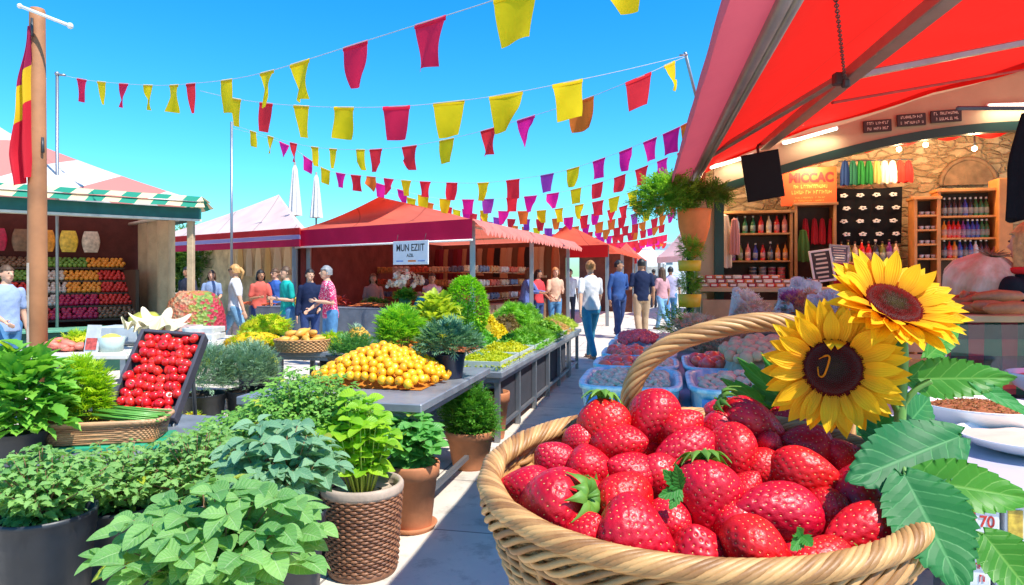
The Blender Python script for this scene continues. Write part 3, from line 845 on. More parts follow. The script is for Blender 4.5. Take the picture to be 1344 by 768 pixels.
# chequered cloth
tt = NT('chequered_cloth'); co = tt.coord(1.0); sp = tt.n('ShaderNodeSeparateXYZ'); tt.l(co, sp.inputs[0])
sx = tt.math('GREATER_THAN', tt.math('FRACT', tt.math('MULTIPLY', sp.outputs[0], 6.0)), .5); sz = tt.math('GREATER_THAN', tt.math('FRACT', tt.math('MULTIPLY', sp.outputs[2], 6.0)), .5)
c1 = tt.mix(sx, (.55, .05, .05), (.02, .16, .07)); c2 = tt.mix(sx, (.22, .02, .03), (.008, .04, .025)); c = tt.mix(sz, c1, c2)
tt.l(c, tt.b.inputs['Base Color']); tt.b.inputs['Roughness'].default_value = .85
b = MB(); b.grid(lambda u, v: (.03+(GL-.06)*u, .06+.015*math.sin(u*70)*v, 1.165-.36*v), 80, 6); b.build('chequered_cloth', tt.m, t)
# breads
dough = M_('brown_bread_crust', (.42, .15, .045), .6, .35, 14, .35, 45, coat=.15)
def bread(kind, loc, rz, label, s=1.0):
    b = MB()
    if kind == 'pretzel':
        pts = [(math.cos(a)*.075, math.sin(a)*.05, .022+.006*math.sin(3*a)) for a in np.linspace(0, 2*PI, 20)[:-1]]
        b.tube(pts, .024, 10, closed=True)
        b.tube([(-.05, -.03, .035), (0, .01, .05), (.05, .035, .035)], .018, 8)
        nm, cat = 'pretzel', 'pretzel'
    elif kind == 'ring':
        pts = [(math.cos(a)*.06, math.sin(a)*.06, .026) for a in np.linspace(0, 2*PI, 18)[:-1]]; b.tube(pts, .027, 10, closed=True); nm, cat = 'bread_ring', 'bread'
    else:
        b.tube([(-.13, 0, .03), (-.10, .004, .032), (0, .012, .036), (.10, .004, .032), (.13, 0, .03)], [.008, .026, .034, .026, .008], 12); nm, cat = 'bread_roll', 'bread'
    o = b.build(nm, dough); o.location = loc; o.rotation_euler = (random.uniform(-.15, .15), random.uniform(-.15, .15), rz); o.scale = (s, s, s)
    tag(o, label, cat, 'breads on the glass counter'); return o
zt2 = 1.21
for (px, py, k, rz, lb) in [(1247, 402, 'pretzel', .3, 'leftmost brown pretzel lying on the glass counter'), (1262, 408, 'ring', 0, 'round bread ring at the left front of the glass counter'), (1283, 410, 'ring', 0, 'bread ring just in front of the pretzels on the counter'), (1306, 411, 'roll', .1, 'short bread roll beside the front bread ring'),
                            (1330, 413, 'roll', -.2, 'bread roll at the right front of the glass counter'), (1275, 397, 'pretzel', 1.2, 'pretzel lying behind the front bread rings'), (1297, 400, 'roll', .1, 'long bread roll behind the front rolls'), (1322, 402, 'roll', .0, 'long bread roll lying below the seated blond person')]:
    p = PZ(px, py+1, zt2); bread(k, (p.x, p.y, zt2), rz, lb, 1.0)
for (px, py, k, rz, z, lb) in [(1312, 398, 'roll', -.05, 1.262, 'top bread roll resting across the others on the counter'), (1268, 398, 'pretzel', .2, 1.255, 'top pretzel resting on the other pretzels')]:
    p = PZ(px, py, z); bread(k, (p.x, p.y, z), rz, lb)
p = PZ(1277, 424, 1.21); b = MB(); b.lathe([(0, 0), (.10, .0), (.135, .018), (.13, .022), (.095, .006), (0, .005)], 28, ax=(1, .8)); o = b.build('plate', M_('white_china', (.82, .82, .80), .15, .02, coat=.5)); o.location = (p.x, 3.42, 1.21); tag(o, 'empty white plate at the front edge of the glass counter', 'plate')

# giant garlic bulb
p = P(1284, 362, 3.95)
t = thing('garlic_bulb', 'giant pinkish papery garlic bulb standing behind the breads', 'garlic', (p.x, p.y, 1.21))
gm = NT('garlic_skin'); co = gm.coord(1.0); gr = gm.ramp(gm.noise(9, gm.coord((1, 1, .15))), [(.35, (.58, .33, .20)), (.65, (.86, .68, .50))]); gm.l(gr.outputs[0], gm.b.inputs['Base Color']); gm.b.inputs['Roughness'].default_value = .55
gm.bump(gm.noise(40, gm.coord((3, 3, .3))), .4, .01)
b = MB()
def gf(u, v):
    a = 2*PI*u; prof = [(.05, 0), (.14, .02), (.19, .08), (.20, .15), (.17, .215), (.10, .27), (.045, .30)]
    x = v*6; i = min(int(x), 5); f = x-i; r = prof[i][0]*(1-f)+prof[i+1][0]*f; z = prof[i][1]*(1-f)+prof[i+1][1]*f
    r *= 1+.09*abs(math.cos(a*5.5))-.04+.02*math.cos(a*44)
    return (r*math.cos(a), r*math.sin(a), z)
b.grid(gf, 108, 24, closeu=True); b.build('bulb', gm.m, t)
b = MB()
for i in range(60):
    a = random.uniform(0, 2*PI); r = .03*random.random()**.5; s_ = random.uniform(.04, .10)
    b.tube([(0, 0, .29), (r*math.cos(a), r*math.sin(a), .30), (r*3.2*math.cos(a), r*3.2*math.sin(a), .30+s_*.25)], [.004, .003, .001], 4)
b.build('root_tuft', M_('dry_roots', (.30, .17, .09), .9), t); t.rotation_euler = (R(22), 0, 0); t.location.z += .03

# tall hanging black cloth and bag at the edge
p = P(1336, 215, 3.3)
o = sock((p.x+.12, p.y, 2.19), .32, .52, M_('black_cloth2', (.006, .006, .008), .9, spec=.15), 'black cloth bag hanging at the right edge above the blond person', 'bag', None, 'hanging_bag')
bar('hanging_rod', (p.x-.3, p.y, 2.21), (p.x+1.2, p.y, 2.21), .02, .02, dark_metal, None, Vector((0, 0, 0)))
tag(bpy.data.objects['hanging_rod'], 'thin rod holding the black bag under the awning', 'rod')
b = MB(); pass

# hanging flower pot
p = P(911, 300, 7.7)
hp = thing('hanging_planter', 'pointed orange terracotta planter with a bushy green plant hanging below the awning tip', 'planter', (p.x, p.y, p.z))
S = F/7.7
b = MB(); b.lathe([(.005, -40/S), (.06, -35/S), (.13, -16/S), (.172, 2/S), (.185, 20/S), (.192, 25/S), (.17, 25/S), (.16, 19/S), (0, 18/S)], 28); b.build('pot', M_('orange_terracotta', (.85, .22, .05), .65, .12, 6, .15, 40), hp)
g1 = leafmat('trailing_leaf', (.09, .28, .03), (.30, .52, .05), .4)
bush('foliage', T_SPRIG, 1100, (.34, .30, .28), (-.30, 0, .33), .12, g1, hp, .25, -.6, .1, 9)
bush('foliage', T_SPRIG, 500, (.28, .26, .13), (.16, .05, .36), .11, leafmat('trailing_leaf_dark', (.05, .16, .02), (.14, .32, .03), .35), hp, .25, -.5, .1, 6)
b = MB()
for a in (0, 2.1, 4.2): b.tube([(.16*math.cos(a), .16*math.sin(a), .2), (.02*math.cos(a), .02*math.sin(a), .72)], .004, 5)
b.build('chain', dark_metal, hp)
# banded vertical planter
p = PZ(905, 407, .95); d_ = 7.4; x_ = (905-CX)/F*d_; s_ = F/d_
t = thing('tiered_planter', 'column of green plants with yellow bands beside the green shop post', 'planter', (x_, d_, 0))
yb = M_('yellow_band', (.75, .48, .02), .5, .08)
for i, (za, zb) in enumerate([((CH-(403-CY)/s_), (CH-(386-CY)/s_)), ((CH-(356-CY)/s_), (CH-(342-CY)/s_))]):
    b = MB(); b.lathe([(.0, za), (.115, za), (.125, zb), (.10, zb), (0, zb-.02)], 20); b.build('pot', yb, t)
    bush('foliage', T_SPRIG, 350, (.12, .12, .13), (0, 0, zb+.12), .07, g1, t, .3, -.9, .1, 4)
b = MB(); b.tube([(0, 0, 0), (0, 0, 1.6)], .03, 8); b.build('pole', green_d, t)
b = MB(); b.lathe([(0, 0), (.15, 0), (.17, .55), (.15, .55), (0, .5)], 20); b.build('base_pot', yb, t)
bush('foliage', T_SPRIG, 500, (.22, .2, .28), (-.1, 0, .78), .09, g1, t, .3, -.9, .1, 5)
# ============================================================ foreground basket
BC_ = Vector((.163, .5825, 1.23)); TILT = R(13.8); BA, BB = .182, .122
def wick(name, c1, c2, ax=1):
    t = NT(name); co = t.coord(1.0)
    a = t.n('ShaderNodeAttribute', attribute_name='tint')
    n = t.noise(35, co, 5, .7); n2 = t.noise(220, co, 3)
    f = t.math('ADD', t.math('MULTIPLY', a.outputs['Fac'], .5), t.math('MULTIPLY', n, .6))
    r = t.ramp(f, [(.2, c1), (.75, c2)]); t.l(r.outputs[0], t.b.inputs['Base Color'])
    t.b.inputs['Roughness'].default_value = .5; t.bump(t.math('ADD', n, t.math('MULTIPLY', n2, .4)), .35, .0015); return t.m
wick_m = wick('golden_wicker', (.22, .085, .022), (.58, .31, .11))
bk = thing('wicker_basket', 'large golden wicker basket with an arched handle heaped with strawberries', 'basket', BC_)
bk.rotation_euler = (TILT, 0, 0)
BM = Matrix.Translation(BC_) @ Matrix.Rotation(TILT, 4, 'X')
BH = .15
def kz(z):      # scale of the basket's outline at depth z below the rim
    t = -z/BH; return 1.0-.03*t-.24*t*t
NS = 44
b = MB(); rows = 32
for r_ in range(rows):
    z = -.008-(BH-.012)*r_/(rows-1); k = kz(z); pts = []; N = NS*4
    for i in range(N):
        a = 2*PI*i/N; off = .0026*math.cos(NS/2*a+PI*(r_ % 2))
        wob = .0012*math.sin(a*7+r_*1.7)
        pts.append(((BA*k+off)*math.cos(a), (BB*k+off)*math.sin(a), z+wob+.0006*math.sin(a*23+r_)))
    b.tube(pts, .0027+.0004*math.sin(r_*2.1), 6, closed=True, tint=random.random())
b.build('woven_side', wick_m, bk)
b = MB()
for i in range(NS):
    a = 2*PI*(i+.5)/NS
    b.tube([(BA*kz(z)*math.cos(a), BB*kz(z)*math.sin(a), z) for z in np.linspace(0, -BH, 7)], .0028, 6, tint=random.random())
b.build('upright_stake', wick_m, bk)
b = MB(); NSTR = 12
for s_ in range(NSTR):
    pts = []; N = 260; tw = 13
    for i in range(N):
        a = 2*PI*i/N; ph = tw*a+2*PI*s_/NSTR
        rr = .0075; ro = rr*math.cos(ph)
        pts.append(((BA+ro+.001*math.sin(a*9+s_))*math.cos(a), (BB+ro)*math.sin(a), -.003+rr*.8*math.sin(ph)))
    b.tube(pts, .0030, 7, closed=True, tint=random.random())
b.build('rim', wick_m, bk)
b = MB()
for s_ in range(6):      # outer braid just below the rim: long slanting strands
    pts = []; N = 240; tw = 12
    for i in range(N):
        a = 2*PI*i/N; ph = tw*a+2*PI*s_/6
        pts.append(((BA*.985+.005+.004*math.cos(ph))*math.cos(a), (BB*.985+.005+.004*math.cos(ph))*math.sin(a), -.020+.010*math.sin(ph)))
    b.tube(pts, .0029, 6, closed=True, tint=random.random())
b.build('braid', wick_m, bk)
b = MB(); b.lathe([(0, -BH), (BA*kz(-BH), -BH), (BA*kz(-BH), -BH+.008), (0, -BH+.008)], 48, ax=(1, BB/BA)); b.build('base', wick_m, bk)
def catmull(pts, n):
    pts = [Vector(p) for p in pts]; out = []; m = len(pts)
    for i in range(m-1):
        p0, p1, p2, p3 = pts[max(i-1, 0)], pts[i], pts[i+1], pts[min(i+2, m-1)]
        for k in range(n):
            t = k/n; out.append(.5*((2*p1)+(p2-p0)*t+(2*p0-5*p1+4*p2-p3)*t*t+(3*p1-p0-3*p2+p3)*t**3))
    out.append(pts[-1]); return out
BMi = BM.inverted()
hc = [BMi @ P(x, y, d) for x, y, d in [(838, 580, .70), (828, 545, .70), (829, 512, .695), (845, 480, .69), (880, 453, .685), (925, 436, .68), (975, 425, .68), (1025, 424, .68), (1070, 440, .685), (1098, 485, .69), (1108, 540, .70), (1110, 590, .70)]]
hc = catmull(hc, 14); b = MB()
for s_ in range(9):
    pts = []; up = None; acc = 0
    for i, p in enumerate(hc):
        t = (hc[min(i+1, len(hc)-1)]-hc[max(i-1, 0)]).normalized()
        if i: acc += (hc[i]-hc[i-1]).length
        a1_ = t.cross(Vector((0, 1, .2))).normalized(); b1_ = t.cross(a1_)
        ph = acc*52+2*PI*s_/9
        pts.append(p+a1_*.0068*math.cos(ph)+b1_*.0068*math.sin(ph))
    b.tube(pts, .0033, 6, tint=random.random())
b.tube(hc, .006, 6); b.build('handle', wick_m, bk)
# slanted display stand the basket sits on (below the frame)
st = thing('display_stand', 'slant topped wooden stand carrying the strawberry basket', 'stand', (BC_.x, BC_.y+.036, 0))
b = MB(); zb = BC_.z-BH*math.cos(TILT)
vs = [(sx*.15, sy*.105, zb-.0015+sy*.105*math.tan(TILT)) for sx, sy in ((-1, -1), (1, -1), (1, 1), (-1, 1))]+[(sx*.15, sy*.105, zb-.07) for sx, sy in ((-1, -1), (1, -1), (1, 1), (-1, 1))]
b.add(vs, [(0, 1, 2, 3), (4, 7, 6, 5), (0, 4, 5, 1), (1, 5, 6, 2), (2, 6, 7, 3), (3, 7, 4, 0)], smooth=False); b.build('slanted_top', wood, st)
for sx in (-1, 1):
    for sy in (-1, 1):
        b = MB(); b.box((sx*.125, sy*.08, (zb-.07)/2), (.035, .035, zb-.07), None, 0, .004); b.build('leg', wood, st)

# ---------------------------------------------------------------- strawberries
bt = NT('strawberry_flesh'); co = bt.coord(1.0)
oi = bt.n('ShaderNodeObjectInfo'); n = bt.noise(2.2, co, 3)
c = bt.mix(oi.outputs['Random'], (.58, .003, .024), (.70, .007, .007))
r = bt.ramp(n, [(.35, (.70, .55, .65)), (.7, (1.1, 1.4, 1.2))]); c = bt.mix(1.0, c, r.outputs[0], 'MULTIPLY')
bt.l(c, bt.b.inputs['Base Color']); bt.b.inputs['Roughness'].default_value = .38
bt.b.inputs['Subsurface Weight'].default_value = .08; bt.b.inputs['Subsurface Radius'].default_value = (.5, .08, .05); bt.b.inputs['Subsurface Scale'].default_value = .02
bt.b.inputs['Coat Weight'].default_value = .04; bt.b.inputs['Specular IOR Level'].default_value = .38; bt.b.inputs['Coat Roughness'].default_value = .15
bt.bump(bt.noise(26, co, 3), .12, .01)
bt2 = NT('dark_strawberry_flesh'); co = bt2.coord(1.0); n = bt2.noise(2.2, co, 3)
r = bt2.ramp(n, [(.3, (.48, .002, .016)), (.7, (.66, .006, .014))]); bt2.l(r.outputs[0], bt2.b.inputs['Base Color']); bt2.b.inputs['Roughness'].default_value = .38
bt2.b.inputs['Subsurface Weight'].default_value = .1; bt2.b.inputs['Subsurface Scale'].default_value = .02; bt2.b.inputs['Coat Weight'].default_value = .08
seed_m = M_('strawberry_seed', (.85, .50, .16), .4, .3, 3, 0)
calyx_m = leafmat('strawberry_calyx', (.06, .20, .02), (.20, .38, .05), .25)
scar_m = M_('pale_scar', (.85, .48, .30), .5, .15, 6, .1)
def berry_mesh(seed, fat=1.0, tipp=.72, lump=.06):
    rg = np.random.default_rng(seed); nu, nv = 96, 84
    ph = rg.random(6)*6.28
    def surf(t, a):
        r = .46*fat*np.power(np.clip(np.sin(PI*np.power(t, tipp)), 0, 1), .68)
        r = r*(1+lump*np.cos(2*a+ph[0])*.6+lump*.6*np.cos(3*a+ph[1]+2*t)+lump*.5*np.sin(5*t+ph[2])*np.cos(a+ph[3]))
        z = .5-t*1.0+.035*np.exp(-((t-.03)/.05)**2)*0
        x = r*np.cos(a)+lump*.8*np.sin(t*3+ph[4])*.5; y = r*np.sin(a)
        return np.stack([x, y, z+0*a], -1)
    vv = np.linspace(0, 1, nv+1); vv = .5-.5*np.cos(vv*PI); uu = np.linspace(0, 2*PI, nu, endpoint=False)
    T, A = np.meshgrid(vv, uu, indexing='ij'); Pn = surf(T, A).reshape(-1, 3)
    # seeds: spiral with spacing even in area
    K = 230; ts = np.linspace(0, 1, 400); pr = np.linalg.norm(np.gradient(surf(ts, np.zeros(400)), axis=0), axis=1)*np.abs(surf(ts, np.zeros(400))[:, 0]+1e-4)
    cum = np.cumsum(pr); cum /= cum[-1]
    tk = np.interp((np.arange(K)+.5)/K, cum, ts); ak = np.arange(K)*2.39996+rg.normal(size=K)*.05
    keep = (tk > .05) & (tk < .985); tk, ak = tk[keep], ak[keep]
    S = surf(tk, ak); e = 1e-3
    nr = np.cross(surf(tk, ak+e)-S, surf(np.clip(tk+e, 0, 1), ak)-S); nr /= np.linalg.norm(nr, axis=1)[:, None]+1e-12
    ctr = np.array([0, 0, 0]); sg = np.sign((nr*(S-ctr)).sum(1)); nr *= sg[:, None]
    nv_ = np.cross(surf(T, A+e).reshape(-1, 3)-Pn, surf(np.clip(T+e, 0, 1), A).reshape(-1, 3)-Pn); ln = np.linalg.norm(nv_, axis=1); nv_ /= ln[:, None]+1e-12
    nv_ *= np.sign((nv_*Pn).sum(1))[:, None]
    D = np.linalg.norm(Pn[:, None, :]-S[None], axis=2); dm = D.min(1)
    dep = .022*np.exp(-(dm/.024)**2)
    Q = Pn-nv_*dep[:, None]
    fs = []
    for j in range(nv):
        for i in range(nu):
            fs.append((j*nu+i, j*nu+(i+1) % nu, (j+1)*nu+(i+1) % nu, (j+1)*nu+i))
    me = bpy.data.meshes.new('strawberry_body'); me.from_pydata(Q.tolist(), [], fs)
    me.polygons.foreach_set('use_smooth', np.ones(len(fs), bool)); me.update(); me.validate()
    sb = MB()
    for i in range(len(S)):
        down = Vector((0, 0, -1)); nn_ = Vector(nr[i]); tg = (down-nn_*down.dot(nn_)); 
        if tg.length < .01: tg = Vector((1, 0, 0))
        tg.normalize(); sd = nn_.cross(tg); R3 = Matrix((sd, nn_, tg)).transposed()
        sb.ell(tuple(Vector(S[i])-nn_*.0165), (.0080, .0060, .0125), 6, 4, R3=R3)
    o = sb.build('seed', seed_m); ms = o.data; bpy.data.objects.remove(o)
    return me, ms, float(np.abs(surf(np.array([.06]), np.array([0.]))[0, 0]))
BV_ = [berry_mesh(s, f, tp, lu) for s, f, tp, lu in [(1, 1.0, .72, .05), (2, 1.05, .66, .07), (3, .98, .78, .08), (4, 1.08, .60, .05), (5, .95, .70, .10)]]
cb_ = MB()
for i in range(11):
    a = 2*PI*i/11+random.uniform(-.12, .12); Lc = random.uniform(.28, .42); wd = .20; lift = random.uniform(-.02, .10)
    def cf(u, v, a=a, Lc=Lc, wd=wd, lift=lift):
        r = .04+Lc*v; w_ = wd*(math.sin(PI*min(1, v*.8+.15))**.8)*(1-v**3)+.004; q = (u-.5)*w_
        z = .5+.03+lift*v+.10*math.sin(v*PI)-.10*v*v-abs(u-.5)*.05
        return (r*math.cos(a)-q*math.sin(a), r*math.sin(a)+q*math.cos(a), z)
    cb_.grid(cf, 4, 7, tint=random.random(), uv=True)
cb_.tube([(0, 0, .49), (.01, 0, .56), (.04, .01, .66)], [.035, .025, .022], 7)
_o = cb_.build('calyx', calyx_m); calyx_me = _o.data; bpy.data.objects.remove(_o)
sc_ = MB(); sc_.ell((0, 0, .490), (.13, .13, .022), 16, 6); _o = sc_.build('stem_scar', scar_m); scar_me = _o.data; bpy.data.objects.remove(_o)
for m_ in BV_: m_[0].materials.append(bt.m)
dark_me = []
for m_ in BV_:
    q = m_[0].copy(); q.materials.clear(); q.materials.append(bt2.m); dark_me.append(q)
def bd(py): return .66-(py-548)/187*.162
def berry(px, py, wpx, lpx, ang, phi, var, label, cap=False, scar=False, dark=False, dz=0, group=None, dd=0, roll=None):
    d = bd(py)+dd; c_ = P(px, py, d); k = d/F*1.24
    tip = Vector((math.cos(R(ang))*math.cos(R(phi)), -math.sin(R(phi)), math.sin(R(ang))*math.cos(R(phi))))
    q = (-tip).to_track_quat('Z', 'X') @ Euler((0, 0, roll if roll is not None else random.uniform(0, 6.28))).to_quaternion()
    t = bpy.data.objects.new('strawberry', None); COL.objects.link(t); t.empty_display_size = .02
    t.location = c_; t.rotation_mode = 'QUATERNION'; t.rotation_quaternion = q; t.scale = (wpx*k, wpx*k, lpx*k)
    tag(t, label, 'strawberry', group)
    link('body', dark_me[var] if dark else BV_[var][0], t); link('seed', BV_[var][1], t)
    if cap: link('calyx', calyx_me, t)
    if scar: link('stem_scar', scar_me, t)
    return t
BL = [ # px, py, width, length, tip angle in picture, tip towards viewer, variant, label, cap, scar, dark
 (690, 640, 54, 62, 175, -10, 0, 'leftmost strawberry in the basket, touching the left rim inside', 1, 0, 0),
 (722, 665, 80, 88, 205, -28, 3, 'big red strawberry at the left with its leafy cap turned right to the viewer', 1, 0, 0),
 (724, 603, 48, 46, 130, 20, 1, 'small round scarlet strawberry near the left back rim', 0, 0, 0),
 (771, 611, 54, 54, 95, -50, 1, 'strawberry showing its green cap facing down to the viewer left of centre', 1, 0, 0),
 (791, 561, 60, 62, 265, 20, 2, 'strawberry at the left back with a green cap on top just below the handle foot', 1, 0, 0),
 (856, 549, 60, 68, 235, 25, 0, 'large heart shaped strawberry just right of the handle foot', 0, 0, 0),
 (814, 585, 60, 66, 20, 30, 4, 'crimson strawberry in front of the two at the handle foot', 0, 0, 0),
 (757, 581, 36, 44, 240, 0, 2, 'dark strawberry half hidden behind the capped left back berry', 0, 0, 1),
 (768, 655, 46, 48, 250, 10, 4, 'dark small strawberry between the big capped berry and the round scarred one', 0, 0, 1),
 (813, 655, 68, 62, 180, -60, 1, 'round shiny strawberry in the middle left showing a pale stem scar', 0, 1, 0),
 (827, 620, 52, 62, 150, 20, 0, 'oval crimson strawberry above the round scarred berry', 0, 0, 0),
 (768, 703, 58, 60, 60, 20, 2, 'cone shaped strawberry pointing up at the front left rim', 0, 0, 0),
 (837, 706, 86, 84, 345, 25, 3, 'very large glossy strawberry at the front centre left by the rim', 0, 0, 0),
 (864, 632, 52, 60, 250, 10, 4, 'dark strawberry behind the small torn green leaf in the centre', 0, 0, 1),
 (893, 563, 52, 58, 40, 20, 2, 'smooth strawberry at the back centre right of the handle', 0, 0, 0),
 (899, 594, 60, 80, 190, 20, 4, 'long strawberry with a pale right end in the back centre', 0, 1, 0),
 (928, 656, 80, 82, 265, 30, 0, 'large crimson strawberry in the very centre pointing at the viewer', 1, 0, 0),
 (872, 685, 52, 56, 210, 10, 2, 'dark strawberry tucked between the two big front centre berries', 0, 0, 1),
 (914, 727, 76, 70, 100, 15, 3, 'dark pitted strawberry at the front centre by the rim', 0, 0, 1),
 (964, 597, 62, 70, 268, 25, 2, 'cone shaped scarlet strawberry pointing down right of the centre back', 0, 0, 0),
 (940, 566, 42, 46, 200, 0, 1, 'dark strawberry at the back rim between two brighter ones', 0, 0, 1),
 (993, 557, 56, 76, 325, 15, 4, 'long strawberry at the back with a cap at its left end below the jagged leaf', 1, 0, 0),
 (1012, 586, 30, 32, 300, 20, 1, 'tiniest smooth strawberry, below the jagged leaf', 0, 0, 0),
 (1054, 586, 54, 56, 160, 10, 3, 'dark glossy strawberry at the back right under the left sunflower', 0, 0, 1),
 (1107, 600, 44, 40, 20, 10, 1, 'small dark strawberry under the petals of the left sunflower', 0, 0, 1),
 (1003, 620, 46, 52, 280, 10, 0, 'dark strawberry below the tiniest one', 0, 0, 1),
 (1060, 626, 60, 84, 345, 20, 2, 'long strawberry with a pale left end under the left sunflower', 0, 1, 0),
 (1127, 643, 70, 62, 95, 10, 3, 'broad strawberry pointing up below the large toothed sunflower leaf', 0, 0, 0),
 (980, 641, 40, 44, 60, 10, 1, 'strawberry peeping out behind the big right centre one', 0, 0, 0),
 (1020, 673, 72, 102, 168, 15, 0, 'largest elongated strawberry right of centre pointing left', 0, 0, 0),
 (1084, 676, 52, 58, 250, 10, 4, 'dark strawberry between the two largest right hand berries', 0, 0, 1),
 (1136, 700, 72, 104, 185, 15, 2, 'large glossy strawberry at the right end near the rim', 0, 0, 0),
 (998, 727, 74, 92, 320, 20, 4, 'big bright strawberry at the front right centre against the rim', 0, 0, 0),
 (1082, 737, 56, 80, 170, 20, 0, 'strawberry low at the front right by the rim with leaf bits above it', 1, 0, 0),
 (964, 693, 52, 56, 250, 10, 2, 'dark strawberry in the gap left of the largest elongated one', 0, 0, 1),
]
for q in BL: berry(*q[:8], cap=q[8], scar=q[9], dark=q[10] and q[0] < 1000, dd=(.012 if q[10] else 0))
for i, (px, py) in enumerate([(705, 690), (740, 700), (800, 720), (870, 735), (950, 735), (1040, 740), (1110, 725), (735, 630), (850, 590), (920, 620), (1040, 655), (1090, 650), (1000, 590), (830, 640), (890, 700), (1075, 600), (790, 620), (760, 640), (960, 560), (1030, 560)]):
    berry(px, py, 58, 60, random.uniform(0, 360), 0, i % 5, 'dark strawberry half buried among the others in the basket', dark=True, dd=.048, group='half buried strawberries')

# ---------------------------------------------------------------- big toothed leaves
def bigleaf(parent, org, base, tip, wid, nor, mat, peak=.35, bend=.12, nt=12, tamp=.10, cup=.18, name='leaf', side=0, nrow=72, power=.8, wav=.02):
    base = Vector(base); tip = Vector(tip); y = tip-base; L = y.length; y.normalize()
    z = Vector(nor); z = (z-y*z.dot(y)).normalized(); x = y.cross(z)
    W = wid
    def fn(u, v):
        if v < peak: w_ = math.sin(PI/2*(v/peak))**.75
        else: w_ = math.cos(PI/2*((v-peak)/(1-peak)))**power
        s = (u-.5)*2; e = abs(s)
        saw = (v*nt) % 1.0
        big = (v*nt/3) % 1.0
        w2 = w_*(1+e**5*(tamp*.55*(saw-.5)*2+tamp*.5*(big-.5)))
        vv = v - .10*e*(1-v)*(v > .02) + e*.02*saw
        q = Vector(base)-Vector(org)+y*(vv*L)+x*(s*w2*W/2+side*L*v*v)+z*(cup*e*w_*W*.5-bend*L*(v*v)+wav*L*math.sin(v*9+s*2)*e)
        return q
    b = MB(); b.grid(fn, 14, nrow, uv=True, tint=random.random()); return b.build(name, mat, parent)
slm = leafmat('sunflower_leaf', (.018, .13, .045), (.04, .25, .035), .22, .5, True, (.12, .36, .12), vb=.16, spec=.25)
slm2 = leafmat('sunflower_leaf_bright', (.045, .20, .02), (.07, .26, .02), .3, .42, True, (.20, .42, .08), vb=.16, spec=.25)
stem_m = M_('sunflower_stem', (.14, .30, .05), .5, .15, 12, .2, 60)
SD = .60
sp0 = P(1178, 700, .575)
sf = thing('sunflower_plant', 'sunflower stem with two yellow flower heads and big toothed leaves', 'sunflower', sp0)
def SP(px, py, d=SD): return P(px, py, d)
b = MB(); pts = [SP(1178, 430, .615), SP(1184, 455, .60), SP(1184, 490), SP(1182, 530), SP(1180, 580, .595), SP(1178, 640, .585), SP(1176, 705, .575)]
b.tube([p-sp0 for p in catmull(pts, 6)], .0050, 10)
b.tube([p-sp0 for p in catmull([SP(1181, 545), SP(1171, 524), SP(1160, 510, .615), SP(1132, 498, .622), SP(1105, 490, .618)], 6)], .0034, 8)
b.tube([p-sp0 for p in catmull([SP(1181, 540), SP(1192, 522, .598), SP(1206, 508, .596), SP(1222, 500, .594)], 6)], .0028, 8)
b.build('stem', stem_m, sf)
pt = NT('sunflower_petal'); a_ = pt.n('ShaderNodeAttribute', attribute_name='tint'); uvn = pt.n('ShaderNodeUVMap'); sp_ = pt.n('ShaderNodeSeparateXYZ'); pt.l(uvn.outputs[0], sp_.inputs[0])
c = pt.mix(a_.outputs['Fac'], (.97, .48, .005), (1.0, .61, .010)); gr_ = pt.ramp(sp_.outputs[1], [(0, (.85, .50, .4)), (.45, (1, 1, 1))])
c = pt.mix(1.0, c, gr_.outputs[0], 'MULTIPLY'); pt.l(c, pt.b.inputs['Base Color']); pt.b.inputs['Roughness'].default_value = .55; pt.b.inputs['Specular IOR Level'].default_value = .25
wv = pt.math('SINE', pt.math('MULTIPLY', sp_.outputs[0], 44.0)); pt.bump(wv, .35, .0008); pt.translucent(c, .35)
pet_m = pt.m
dk = NT('sunflower_disc'); a_ = dk.n('ShaderNodeAttribute', attribute_name='tint'); r_ = dk.ramp(a_.outputs['Fac'], [(0, (.050, .036, .008)), (.32, (.032, .014, .005)), (.5, (.085, .005, .004)), (1, (.145, .008, .006))]); dk.l(r_.outputs[0], dk.b.inputs['Base Color']); dk.b.inputs['Roughness'].default_value = .9; dk.b.inputs['Specular IOR Level'].default_value = .05
tv = np.array([(-.5, 0, -.5), (.5, 0, -.5), (0, 0, .5), (0, 1.1, 0)]); FLO = (tv, [(0, 1, 3), (1, 2, 3), (2, 0, 3)], np.zeros((4, 2)))
